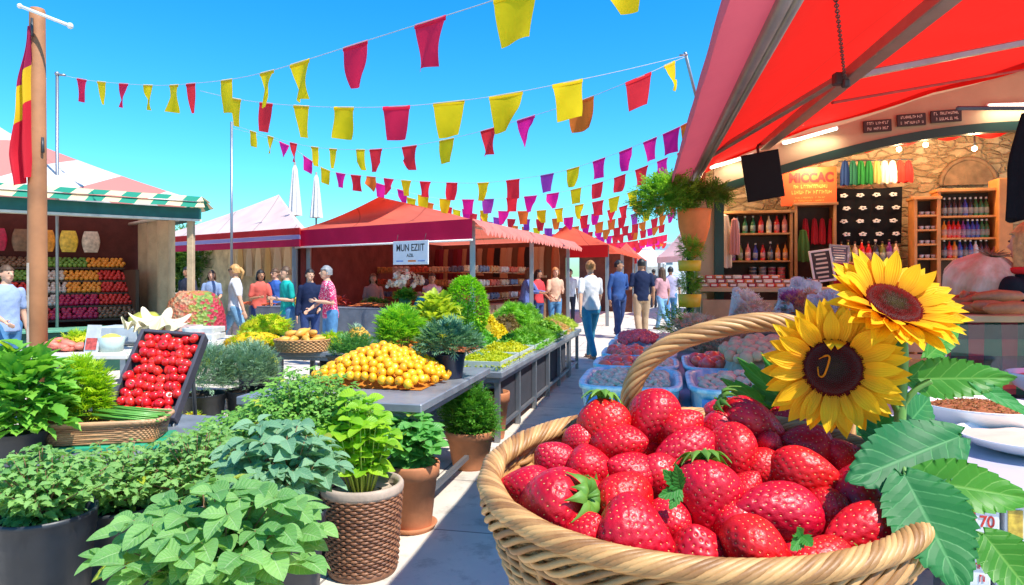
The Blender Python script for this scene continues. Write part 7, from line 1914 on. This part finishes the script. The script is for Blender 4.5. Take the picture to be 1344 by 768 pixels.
# flag draped beside the post
fl_ = NT('draped_flag'); uvn = fl_.n('ShaderNodeUVMap'); sp_ = fl_.n('ShaderNodeSeparateXYZ'); fl_.l(uvn.outputs[0], sp_.inputs[0])
r_ = fl_.ramp(fl_.math('ADD', sp_.outputs[1], fl_.math('MULTIPLY', sp_.outputs[0], -.16)), [(.20, (.40, .01, .08)), (.5, (.85, .55, .01)), (.55, (.70, .01, .03))]); r_.color_ramp.interpolation = 'CONSTANT'
r_.color_ramp.elements[0].position = 0; r_.color_ramp.elements[1].position = .22; r_.color_ramp.elements[2].position = .46
fl_.l(r_.outputs[0], fl_.b.inputs['Base Color']); fl_.b.inputs['Roughness'].default_value = .75; fl_.translucent(r_.outputs[0], .4)
p = P(42, 35, 6.62); b = MB()
def ff(u, v):
    wv_ = (.03+.16*v**.8*(1-.25*max(0, v-.8)*5))*1.0; x = -u*wv_*(1+.0)+.0; z = -v*1.46-u*.10*v; y = .05*math.sin(u*9+v*3)*min(1, v*3)
    return (x+.012*math.sin(v*14)*u, y-.02, z)
b.grid(ff, 16, 40, uv=True); o = b.build('hanging_flag', fl_.m, None, (p.x, p.y, p.z)); tag(o, 'red and yellow flag hanging limp on the left side of the wooden post', 'flag')
def mast(px, ytop, d, r, label, arm=0):
    p = P(px, ytop, d); t = thing('mast', label, 'pole', (p.x, d, 0)); b = MB(); b.tube([(0, 0, 0), (0, 0, p.z)], r, 8); b.build('pole', steel, t)
    if arm: b = MB(); b.tube([(0, 0, p.z-.01), (arm, 0, p.z-.02)], r*.8, 6); b.ell((0, 0, p.z), r*1.6, 8, 6); b.build('arm', steel, t)
    return t
mast(75, 97, 10, .022, 'thin grey mast left of the bunting, rising behind the wooden post', .12)
mast(304, 160, 14, .028, 'thin grey mast behind the white roofed stall carrying bunting')
q1_, q0_ = P(899, 69, 7.4), P(938, 224, 8.35); t = thing('mast', 'thin grey mast leaning beside the red awning carrying bunting', 'pole', q0_); b = MB(); b.tube([(0, 0, 0), q1_-q0_], .018, 8); b.build('pole', steel, t)
b = MB(); b.tube([q1_-q0_+Vector((.03, 0, -.02)), q1_-q0_+Vector((-.06, 0, -.03))], .010, 6); b.build('arm', steel, t)
for px, yt, yb_, d, lb in ((387, 213, 283, 20, 'left closed cream parasol above the white stall roof'), (415, 226, 286, 22, 'right closed white parasol above the white stall roof')):
    p = P(px, yt, d); t = thing('closed_parasol', lb, 'parasol', (p.x, d, 0)); z1 = p.z; z0_ = P(px, yb_, d).z; b = MB(); b.tube([(0, 0, 0), (0, 0, z1)], .03, 8); b.build('pole', M_('parasol_pole', (.3, .25, .2), .6), t)
    b = MB(); b.grid(lambda u, v: ((.05+.13*v)*(1+.22*math.cos(u*2*PI*8))*math.cos(2*PI*u)*(1 if v > .02 else .3), (.05+.13*v)*(1+.22*math.cos(u*2*PI*8))*math.sin(2*PI*u)*(1 if v > .02 else .3), z1-.05+(z0_-z1+.05)*v), 64, 10, closeu=True); b.build('canopy', M_('cream_parasol', (.66, .62, .58), .8, .08), t)

# ============================================================ bunting
fcol = {'y': (.88, .66, .01), 'r': (.88, .035, .05), 'm': (.85, .02, .32), 'o': (.90, .22, .03), 'p': (.40, .06, .42), 'c': (.88, .025, .09)}
def flagmat(k): return fabric('bunting_'+k, fcol[k], .5, None, .05, .2)
cordm = M_('bunting_cord', (.45, .45, .44), .7, .1)
def bunting(label, pts, flags, S=.30, Hh=.31, cr=.003):
    """pts: (px,py,distance) where the cord hangs; flags: (px, colour letter)"""
    cp = catmull([P(*q) for q in pts], 10); o_ = cp[len(cp)//2].copy()
    t = thing('bunting', label, 'bunting', o_); b = MB(); b.tube([c-o_ for c in cp], cr, 5); b.build('cord', cordm, t)
    pxs = [CX+F*c.x/c.y for c in cp]
    for (px, k) in flags:
        i = min(range(len(cp)-1), key=lambda j: abs((pxs[j]+pxs[j+1])/2-px)); a, c = cp[i], cp[i+1]
        f = (px-pxs[i])/((pxs[i+1]-pxs[i]) or 1); f = min(1, max(0, f)); q = a.lerp(c, f); dr_ = (c-a).normalized()
        rg = random.random; sw = random.uniform(-.35, .35); tw = random.uniform(-.5, .5); wf = random.uniform(.25, 1.0); cu = rg()*.12; fold = random.choice([0, 0, 0, 0, 0, 1, -1])
        nn = dr_.cross(Vector((0, 0, 1))).normalized(); mm = MB(); s_ = random.uniform(.93, 1.07)
        ph = rg()*6
        def fn(u, v):
            w_ = S*s_*(1-.30*v); x = (u-.5)*w_+S*.12*sw*v
            sh_ = 1-.9*max(0, (u-.5)*fold)*v
            z = -Hh*s_*v*sh_-.006; y = .05*wf*math.sin(u*4+v*3+ph)*v+tw*.12*v*(u-.5)+sw*.12*v
            if fold: y += .10*max(0, (u-.5)*fold)*v
            return q-o_+dr_*x+nn*y+Vector((0, 0, z))
        mm.grid(fn, 8, 10)
        mm.grid(lambda u, v: q-o_+dr_*((u-.5)*S*s_*1.01)+nn*(.004 if v < .5 else -.004)+Vector((0, 0, .008-.035*abs(v-.5)*2)), 4, 4)
        mm.build('pennant', flagmat(k), t)
bunting('nearest bunting string climbing from the left mast to the top of the picture', [(75, 97, 10.2), (120, 106, 9.6), (200, 112, 8.3), (260, 109, 7.2), (310, 103, 6.4), (355, 93, 5.8), (395, 81, 5.4), (467, 58, 5.0), (565, 27, 4.4), (640, 3, 4.1), (675, -10, 4.0), (745, -35, 3.9), (815, -52, 3.85), (900, -90, 3.8)],
        [(107, 'c'), (133, 'y'), (162, 'c'), (194, 'y'), (228, 'y'), (250, 'r'), (297, 'y'), (350, 'y'), (393, 'y'), (466, 'c'), (564, 'c'), (676, 'y'), (815, 'y')])
bunting('second bunting string from the left, crossing to the grey mast by the awning', [(262, 119, 8.4), (300, 128, 8.0), (345, 135, 7.4), (395, 139, 6.9), (450, 141, 6.4), (520, 140, 6.1), (590, 134, 6.0), (663, 124, 5.9), (745, 108, 5.9), (820, 92, 6.3), (899, 73, 7.3)],
        [(309, 'y'), (349, 'r'), (395, 'y'), (451, 'y'), (520, 'c'), (589, 'y'), (664, 'y'), (745, 'y')], .28, .30)
bunting('third bunting string starting at the mast behind the white roofed stall', [(304, 163, 13.6), (330, 172, 13.0), (354, 179, 12.4), (385, 188, 11.6), (412, 193, 11), (437, 195.5, 10.4), (474, 196.5, 9.6), (493, 196, 9.3), (537, 192, 8.8), (587, 183, 8.3), (640, 170, 7.7), (690, 155, 7.2), (760, 133, 6.7), (838, 102, 6.4), (880, 83, 6.7), (899, 75, 7.3)],
        [(332, 'y'), (355, 'y'), (385, 'r'), (413, 'y'), (437, 'y'), (473, 'y'), (493, 'r'), (537, 'r'), (586, 'y'), (641, 'r'), (690, 'm'), (763, 'o'), (838, 'r'), (879, 'y')], .285, .29)
bunting('fourth bunting string with magenta flags rising to the right', [(304, 168, 15), (372, 188, 14.5), (404, 208, 14.4), (427, 222, 14.2), (450, 228, 14), (487, 232, 13.6), (533, 237, 13), (593, 240, 12.4), (634, 240, 11.8), (673, 236, 11.4), (718, 229, 11), (752, 221, 10.7), (785, 210, 10.3), (820, 197, 9.9), (852, 184, 9.5), (880, 172, 9.2), (905, 160, 9), (935, 146, 8.8)],
        [(373, 'm'), (404, 'm'), (427, 'y'), (447, 'm'), (467, 'r'), (487, 'o'), (510, 'c'), (533, 'y'), (558, 'r'), (593, 'r'), (634, 'y'), (673, 'r'), (718, 'p'), (752, 'y'), (786, 'm'), (821, 'm'), (853, 'm'), (881, 'm'), (905, 'o')], .27, .30)
def auto(label, pts, n, S, Hh, cols, a, c):
    xs = [a+(c-a)*i/(n-1)+random.uniform(-2.5, 2.5) for i in range(n)]; bunting(label, pts, [(x, random.choice(cols)) for x in xs], S, Hh)
auto('fifth bunting string just below the magenta one', [(480, 236, 16), (560, 258, 15.5), (615, 262, 15), (678, 259, 14.4), (737, 252, 13.8), (796, 237, 13), (848, 218, 12.3), (890, 201, 11.6), (940, 180, 11.2)], 16, .29, .30, 'mmrrmyp', 500, 925)
auto('sixth bunting string, mostly yellow and orange', [(500, 250, 19), (590, 272, 18.4), (650, 277, 17.6), (715, 276, 17), (765, 268, 16), (810, 258, 15.4), (860, 240, 14.6), (910, 222, 14), (950, 205, 13.4)], 17, .30, .32, 'yyyormy', 540, 930)
auto('seventh bunting string in mixed magenta and orange', [(540, 262, 23), (640, 284, 22), (700, 288, 21), (760, 284, 20), (810, 273, 19), (855, 258, 18), (890, 246, 17), (940, 226, 16)], 19, .32, .34, 'mrropmy', 600, 930)
auto('eighth bunting string over the central stall roof', [(580, 280, 27), (680, 297, 26), (740, 299, 25), (800, 289, 24), (845, 277, 23), (890, 262, 22), (930, 246, 21)], 18, .34, .36, 'mrpooym', 640, 915)
auto('ninth bunting string, small and far', [(620, 290, 32), (700, 306, 31), (760, 306, 30), (810, 299, 29), (850, 290, 28), (900, 272, 27)], 18, .36, .38, 'mrorym', 680, 880)
auto('tenth bunting string of tiny pink and orange flags', [(680, 305, 38), (740, 313, 37), (790, 311, 36), (840, 303, 35), (880, 292, 34)], 20, .38, .4, 'mrorc', 700, 870)
for k in range(4):
    auto(['eleventh', 'twelfth', 'thirteenth', 'farthest'][k]+' bunting string of tiny reddish flags above the far roofs', [(715, 308+k*3.2, 44+k*4), (770, 318+k*3, 44+k*4), (820, 318+k*3, 44+k*4), (875, 308+k*3.5, 44+k*4)], 26, .42, .42, 'rrormc', 722, 870)
# ============================================================ people
def remeshed(mb, voxel, mats, name, smooth=6, weld=None):
    me = bpy.data.meshes.new(name); me.from_pydata(mb.v, [], mb.f); me.update()
    o = bpy.data.objects.new(name, me); COL.objects.link(o)
    m = o.modifiers.new('r', 'REMESH'); m.mode = 'VOXEL'; m.voxel_size = voxel; m.use_smooth_shade = True
    s = o.modifiers.new('s', 'SMOOTH'); s.iterations = smooth; s.factor = .5
    bpy.context.view_layer.update(); dg = bpy.context.evaluated_depsgraph_get()
    r = bpy.data.meshes.new_from_object(o.evaluated_get(dg)); r.name = name
    bpy.data.objects.remove(o); bpy.data.meshes.remove(me)
    r.materials.clear()
    for x in mats: r.materials.append(x)
    r.polygons.foreach_set('use_smooth', np.ones(len(r.polygons), bool)); return r
def limb(b, pts, rad, seg=12):
    b.tube(pts, rad, seg)
    for p, r in zip(pts, rad): b.ell(tuple(p), (r, r, r), 10, 7)
def lips(): return M_('lip', (.40, .12, .09), .5)
def person(px, d, feet_z, height, face, label, shirt, pants, hair, sex='f', skin=skin_a, arms=('down', 'down'), stride=.0, hairstyle='short', sleeve='short', lean=0, hold=None, pattern=None, head_turn=0, glasses=False, vox=.014, skirt=False):
    """face: heading in degrees, 0 = towards the camera (-Y), 90 = towards +X"""
    s = height/1.72; t = thing('person', label, 'person', ((px-CX)/F*d, d, feet_z), R(face)); t.scale = (s, s, s)
    f = sex == 'f'; sw = .165 if f else .195; hw = .095; L = Vector
    hipz = .90
    hips = [L((-hw, 0, hipz)), L((hw, 0, hipz))]
    def leg(sd, st):
        h_ = hips[0 if sd < 0 else 1]; kn = L((sd*.095, -st*.20-.02, .49+.01)); an = L((sd*.09, -st*.36 + (.10 if st < 0 else 0), .085+(.05 if st < 0 else 0))); return [h_, kn, an]
    legs = [leg(-1, stride), leg(1, -stride)]
    ly = -.0-lean
    sh = [L((-sw, -lean*.9, 1.365)), L((sw, -lean*.9, 1.365))]
    arm = []
    for sd, mode, S0 in ((-1, arms[0], sh[0]), (1, arms[1], sh[1])):
        if mode == 'down': e = S0+L((sd*.05, .03, -.28)); h_ = e+L((sd*.02, -.05, -.25))
        elif mode == 'swingf': e = S0+L((sd*.05, -.08, -.26)); h_ = e+L((sd*.01, -.14, -.20))
        elif mode == 'swingb': e = S0+L((sd*.06, .10, -.26)); h_ = e+L((sd*.03, .07, -.23))
        elif mode == 'bend': e = S0+L((sd*.05, .02, -.28)); h_ = e+L((-sd*.10, -.22, .03))
        elif mode == 'reach': e = S0+L((sd*.03, -.14, -.22)); h_ = e+L((-sd*.04, -.24, -.02))
        elif mode == 'low': e = S0+L((sd*.05, -.06, -.27)); h_ = e+L((-sd*.06, -.18, -.12))
        elif mode == 'up': e = S0+L((sd*.06, -.10, -.20)); h_ = e+L((-sd*.10, -.10, .20))
        arm.append([S0, e, h_])
    # --- body
    b = MB(); tz = lambda z: -lean*max(0, (z-.95)/.5)
    b.loft([(0, 0, .84, .13, .095), (0, 0, .90, .165, .12), (0, tz(1.0), 1.0, .150, .108), (0, tz(1.12), 1.12, .128 if f else .145, .098), (0, tz(1.26), 1.26, .150 if f else .165, .112), (0, tz(1.34), 1.34, .158 if f else .175, .100), (0, tz(1.385), 1.385, .135 if f else .152, .088), (0, tz(1.43), 1.43, .09, .070), (0, tz(1.47), 1.47, .06, .055)], 20)
    nk = L((0, tz(1.45), 1.45)); hc_ = L((0, tz(1.5)-.015, 1.60))
    limb(b, [nk, hc_-L((0, -.01, .08))], [.056 if f else .062, .050])
    b.ell(tuple(hc_), (.073, .092, .108), 18, 14); b.ell(tuple(hc_+L((0, -.035, -.06))), (.052, .055, .052), 14, 10)
    Ht = Matrix.Translation(hc_) @ Matrix.Rotation(R(head_turn), 4, 'Z') @ Matrix.Translation(-hc_)
    b.tube([Ht @ (hc_+L((0, -.082, .01))), Ht @ (hc_+L((0, -.108, -.022))), Ht @ (hc_+L((0, -.09, -.032)))], [.010, .016, .012], 8)
    for sd in (-1, 1): b.ell(tuple(Ht @ (hc_+L((sd*.076, .008, -.01)))), (.012, .022, .032), 8, 8)
    for sd, (S0, e, h_) in zip((-1, 1), arm):
        limb(b, [S0, S0.lerp(e, .5), e, e.lerp(h_, .5), h_], [.044, .042, .036, .035, .025])
    for lg in legs:
        limb(b, [lg[0], lg[0].lerp(lg[1], .5), lg[1], lg[1].lerp(lg[2], .35), lg[2]], [.085, .072, .052, .052, .036])
        b.ell(tuple(lg[2]+L((0, -.055, -.045))), (.038, .105, .032), 10, 8)
    # hands: palm, four fingers and a thumb
    for sd, (S0, e, h_) in zip((-1, 1), arm):
        dr_ = (h_-e).normalized(); side = dr_.cross(L((1, 0, 0))); side = side.normalized() if side.length > .1 else L((0, 1, 0)); pn = side.cross(dr_).normalized()
        pc = h_+dr_*.045
        b.tube([h_-dr_*.01, pc, h_+dr_*.085], [.024, .034, .030], 8, flat=.5)
        for k in range(4):
            o_ = side*(-.026+.0175*k); ln = [.062, .074, .078, .066][k]; cb = pn*(-sd)*.012
            st_ = h_+dr_*.08+o_; b.tube([st_, st_+dr_*ln*.5+cb*.4, st_+dr_*ln+cb*1.5], [.0100, .0092, .0078], 6)
        tb_ = h_+dr_*.025+side*.028; b.tube([tb_-side*.01, tb_+side*.018+dr_*.02, tb_+side*.022+dr_*.052], [.013, .011, .009], 6)
    me = remeshed(b, vox*.62, [skin], 'body', 3); link('body', me, t)
    # --- eyes, mouth
    e_ = MB()
    for sd in (-1, 1): e_.ell(tuple(Ht @ (hc_+L((sd*.030, -.083, .012)))), (.012, .008, .007), 8, 6)
    e_.build('eye', M_('eye_dark', (.03, .02, .015), .3), t)
    e_ = MB(); e_.ell(tuple(Ht @ (hc_+L((0, -.088, -.058)))), (.022, .008, .006), 8, 6); e_.build('mouth', lips(), t)
    if glasses:
        e_ = MB()
        for sd in (-1, 1): e_.ell(tuple(Ht @ (hc_+L((sd*.032, -.094, .012)))), (.026, .006, .018), 10, 6)
        e_.tube([Ht @ (hc_+L((-.078, 0, .016))), Ht @ (hc_+L((-.06, -.085, .018))), Ht @ (hc_+L((.06, -.085, .018))), Ht @ (hc_+L((.078, 0, .016)))], .004, 5); e_.build('sunglasses', M_('sunglass', (.01, .01, .012), .1), t)
    # --- hair
    h_b = MB()
    def capf(u, v):
        a = 2*PI*u; el = (1-v)*PI/2; low = -.045 if math.sin(a) > -.25 else .045
        z = math.sin(el)*.122*(1) if v < .7 else math.sin(.3*PI/2)*.122+(low-math.sin(.3*PI/2)*.122)*(v-.7)/.3
        r = math.cos(el) if v < .7 else 1.0
        rr = 1+.03*math.sin(a*11)+.02*math.sin(a*7+v*9); return Ht @ (hc_+L((.084*r*rr*math.cos(a), .010+.100*r*rr*math.sin(a), z+.002)))
    h_b.grid(capf, 40, 14, closeu=True)
    if hairstyle in ('long', 'bob'):
        Lh = .30 if hairstyle == 'long' else .15
        def lf(u, v):
            a = PI*(-.12+1.24*u); rr = 1+.05*math.sin(u*38)+.08*v; return Ht @ (hc_+L((.084*rr*math.cos(a)*(1+.1*math.sin(v*3)), .012+.096*rr*math.sin(a)+.02*v, .03-(Lh)*v-.01*math.sin(u*24)*v)))
        h_b.grid(lf, 40, 12); h_b.grid(lambda u, v: lf(u, v)+L((0, -.012, 0)), 40, 12)
    if hairstyle == 'bun': h_b.ell(tuple(Ht @ (hc_+L((0, .11, .05)))), (.042, .042, .042), 12, 9)
    if hairstyle == 'pony': h_b.tube([Ht @ (hc_+L((0, .10, .05))), Ht @ (hc_+L((0, .15, -.02))), Ht @ (hc_+L((0, .13, -.16)))], [.025, .032, .012], 10)
    h_b.build('hair', M_('hair_%.2f_%.2f' % hair[:2], hair, .55, .35, 30, .5, 140), t)
    # --- clothes
    def grow(r, g): return [x+g for x in r]
    b = MB(); zb_ = .86 if f else .82
    b.loft([(0, 0, zb_, .182, .134), (0, 0, .92, .180, .132), (0, tz(1.0), 1.0, .165, .122), (0, tz(1.12), 1.12, .145 if f else .165, .115), (0, tz(1.26), 1.26, .165 if f else .182, .126), (0, tz(1.34), 1.34, .172 if f else .19, .112), (0, tz(1.385), 1.385, .150 if f else .168, .100), (0, tz(1.43), 1.43, .105, .082), (0, tz(1.462), 1.462, .070, .064)], 24)
    for (S0, e, h_) in arm:
        end = {'short': e.lerp(S0, .25), 'long': h_, 'none': S0.lerp(e, .06), 'elbow': e}[sleeve]
        if sleeve == 'long': limb(b, [S0, S0.lerp(e, .5), e, e.lerp(h_, .5), h_-(h_-e)*.06], grow([.044, .044, .038, .036, .029], .009))
        else: limb(b, [S0, S0.lerp(end, .5), end], grow([.046, .048, .046], .008))
    me = remeshed(b, vox, [shirt], 'shirt', 4)
    n_ = len(me.vertices); co = np.zeros(n_*3); me.vertices.foreach_get('co', co); co = co.reshape(-1, 3)
    wr_ = .0028*np.sin(co[:, 2]*26+co[:, 0]*22+np.sin(co[:, 0]*17+co[:, 1]*9)*2.5)+.0012*np.sin(co[:, 2]*47-co[:, 0]*38+co[:, 1]*30)
    nr_ = co-np.stack([0*co[:, 0], 0*co[:, 0], co[:, 2]], 1); nr_ /= np.linalg.norm(nr_, axis=1)[:, None]+1e-6; co += nr_*wr_[:, None]; me.vertices.foreach_set('co', co.ravel()); me.update()
    link('shirt', me, t)
    b = MB(); b.loft([(0, 0, .80, .165, .122), (0, 0, .88, .176, .128), (0, 0, .965, .158, .115)], 24)
    for lg in legs:
        endp = lg[2]+L((0, 0, .0)) if not skirt else lg[1]
        if skirt: limb(b, [lg[0], lg[0].lerp(lg[1], .5), lg[1]], grow([.088, .080, .066], .012))
        else: limb(b, [lg[0], lg[0].lerp(lg[1], .5), lg[1], lg[1].lerp(lg[2], .35), endp], grow([.088, .076, .056, .055, .046], .010 if f else .020))
    me = remeshed(b, vox, [pants], 'trousers', 4); link('trousers', me, t)
    for lg in legs:
        b = MB(); c_ = lg[2]+L((0, -.05, -.05)); b.ell(tuple(c_), (.046, .125, .036), 12, 9); b.box((c_.x, c_.y, c_.z-.030), (.080, .225, .018), None, 0, .007); b.build('shoe', M_('shoe_dark', (.05, .035, .03), .5, .3) if not f else M_('shoe_tan', (.40, .22, .13), .5, .2), t)
    return t, arm
def cloth(name, c, **k): return fabric(name, c, .0, None, .10, .5)
jean = M_('blue_denim', (.07, .20, .38), .85, .25, 14, .3, 120); teal_j = M_('teal_denim', (.03, .22, .34), .85, .15, 14, .3, 120); navy_d = M_('navy_denim', (.02, .045, .15), .85, .25, 12, .3, 100); light_j = M_('light_denim', (.18, .36, .55), .85, .3, 8, .3, 100); khaki = M_('khaki_twill', (.42, .28, .17), .85, .12, 8, .3, 100); dkp = M_('dark_trousers', (.02, .025, .05), .85, .2)
white_t = cloth('white_tee', (.74, .70, .70)); teal_t = cloth('teal_tee', (.01, .36, .32)); navy_t = cloth('navy_tee', (.010, .018, .055)); bluish = cloth('pale_blue_polo', (.30, .38, .58)); coral = cloth('coral_top', (.62, .12, .09)); blue_s = cloth('blue_shirt', (.04, .12, .42))
pf_ = NT('pink_floral'); vo = pf_.n('ShaderNodeTexVoronoi'); vo.inputs['Scale'].default_value = 34; pf_.l(pf_.coord(1.0), vo.inputs['Vector']); g = pf_.math('LESS_THAN', vo.outputs['Distance'], .38); c = pf_.mix(g, (.70, .03, .14), (.80, .50, .52)); pf_.l(c, pf_.b.inputs['Base Color']); pf_.b.inputs['Roughness'].default_value = .85; pink_f = pf_.m
H_brown, H_dark, H_grey, H_ginger, H_blond = (.09, .045, .02), (.012, .009, .008), (.24, .24, .25), (.42, .17, .05), (.55, .30, .10)
def feet(px, py, z=0): return F*CH/(py-CY)
# walkers
person(775, 11.4, 0, 1.66, 196, 'woman in a white T shirt and teal jeans walking away along the walkway', white_t, teal_j, H_ginger, 'f', arms=('swingf', 'swingb'), stride=.75, hairstyle='bun', vox=.012)
person(812, 15.6, 0, 1.76, 30, 'man in a dark blue denim shirt and trousers facing the camera on the walkway', M_('dark_denim_shirt', (.02, .07, .24), .85, .2, 10, .3, 90), navy_d, H_dark, 'm', skin_b, ('down', 'bend'), .25, 'short', 'long', head_turn=30)
person(842, 15.0, 0, 1.78, 185, 'man in a navy T shirt and khaki trousers seen from behind on the walkway', navy_t, khaki, H_dark, 'm', skin_b, ('down', 'bend'), .2)
person(869, 17.5, 0, 1.62, 210, 'far walker in a pinkish top and pale jeans beside the planter column', cloth('dusty_pink_top', (.55, .28, .30)), light_j, H_brown, 'f', skin_b, ('down', 'low'), .8, 'long')
person(880, 19, 0, 1.66, 170, 'far walker in a pale lilac top partly behind the planter column', cloth('lilac_top', (.40, .36, .50)), jean, H_dark, 'm', skin_b, ('down', 'down'), .5)
person(858, 30, 0, 1.70, 185, 'smallest distant walker in dark clothes near the end of the walkway', dkp, dkp, H_dark, 'm', skin_b, vox=.02)
# left group
person(8, 8.2, 0, 1.53, 70, 'man in a pale blue polo shirt cut off at the left edge', bluish, jean, H_brown, 'm', skin_a, ('low', 'down'), .2)
person(309, 11.7, 0, 1.60, -75, 'woman in a white T shirt and light jeans striding left past the white roofed stall', cloth('white_tee2', (.70, .69, .72)), light_j, H_blond, 'f', skin_a, ('down', 'swingb'), .9, 'pony', glasses=True, head_turn=-10)
person(378, 11.6, 0, 1.56, -50, 'person in a turquoise T shirt reading paper with forearm raised', teal_t, jean, H_brown, 'm', skin_a, ('bend', 'bend'), .1, lean=.03)
person(407, 11.4, 0, 1.52, 20, 'woman in a navy jacket standing close to the man in the pink shirt', navy_t, navy_d, H_dark, 'f', skin_a, ('down', 'low'), 0, 'short', 'long', head_turn=20)
person(434, 10.6, 0, 1.56, -60, 'grey haired person in a pink and white patterned shirt and blue jeans', pink_f, jean, H_grey, 'm', skin_a, ('low', 'bend'), .1, lean=.06)
person(340, 13.3, 0, 1.52, 40, 'woman in a coral top behind the striding woman', coral, navy_d, H_dark, 'f', skin_b, ('bend', 'low'), .1, 'bob', lean=.08)
person(362, 13.6, 0, 1.55, -30, 'person in a blue shirt and dark glasses behind the turquoise T shirt', blue_s, dkp, H_brown, 'm', skin_a, ('bend', 'down'), 0, glasses=True)
person(278, 14.5, 0, 1.52, 10, 'person in a blue and white top inside the shade left of the striding woman', cloth('blue_white_top', (.22, .30, .48)), dkp, H_brown, 'f', skin_a, ('low', 'low'), 0, 'bob', vox=.018)
person(246, 14.8, 0, 1.60, -20, 'person in dark clothes standing behind the mosaic mound', dkp, dkp, H_dark, 'm', skin_b, ('down', 'bend'), 0, vox=.018)
# inside the central stall
person(490, 13.6, 0, 1.45, 15, 'seller in a dusty brown top behind the counter left of the white flowers', cloth('dusty_brown', (.30, .16, .12)), dkp, H_brown, 'f', skin_b, ('bend', 'low'), 0, 'bob', vox=.018)
person(567, 13.2, 0, 1.46, 10, 'seller in a pale pink vest behind the counter right of the white flowers', cloth('pale_pink_vest', (.55, .40, .42)), dkp, H_dark, 'f', skin_b, ('down', 'down'), 0, 'pony', 'none', vox=.018)
person(688, 15.2, 0, 1.58, 60, 'person in a blue and red top bending over goods under the side awning', cloth('blue_red_top', (.10, .14, .35)), navy_d, H_brown, 'f', skin_b, ('reach', 'reach'), 0, 'long', 'long', lean=.12)
person(706, 15.6, 0, 1.55, 50, 'person with a bright red top browsing beside the post of the side awning', cloth('red_top', (.55, .05, .06)), navy_d, H_dark, 'f', skin_b, ('reach', 'low'), 0, 'bob')
person(728, 15.8, 0, 1.60, 20, 'woman with long blond hair in a peach top at the edge of the side awning', cloth('peach_top', (.62, .38, .26)), jean, H_ginger, 'f', skin_a, ('low', 'bend'), 0, 'long', lean=.03)
person(748, 19.5, 0, 1.60, -10, 'person in a white top and dark trousers in front of the red stall', cloth('white_top3', (.65, .65, .66)), dkp, H_dark, 'f', skin_b, ('down', 'down'), 0, vox=.018)
# right edge seller
person(1354, 3.75, 0, 1.70, -160, 'blond person in a black top with red collar seen from behind at the right edge', cloth('black_top', (.012, .012, .016)), dkp, H_blond, 'f', skin_a, ('low', 'low'), 0, 'long', 'short', vox=.010)
rc = bpy.data.objects[[o.name for o in bpy.data.objects if o.get('label', '').startswith('blond person')][0]]
b = MB(); b.tube([(.115*math.cos(a), .012+.085*math.sin(a), 1.445) for a in np.linspace(0, 2*PI, 24)[:-1]], .020, 8, closed=True); b.build('collar', cloth('red_collar', (.62, .02, .02)), rc)

# ============================================================ camera and render look
cd = bpy.data.cameras.new('camera'); cam = bpy.data.objects.new('camera', cd); COL.objects.link(cam); scene.camera = cam
cam.location = (0, 0, CH); cam.rotation_euler = (R(90), 0, 0); cd.sensor_width = 36; cd.lens = 36*F/1344
cd.shift_y = -(384-CY)/1344; cd.clip_start = .02; cd.clip_end = 3000
vs_ = scene.view_settings; vs_.view_transform = 'Standard'; vs_.look = 'None'; vs_.gamma = 1; vs_.use_curve_mapping = False; vs_.exposure = .72
for o in list(bpy.data.objects):      # drop the prototypes that never got placed
    if o.parent is None and o.get('label') == 'x':
        for c in list(o.children): bpy.data.objects.remove(c)
        bpy.data.objects.remove(o)
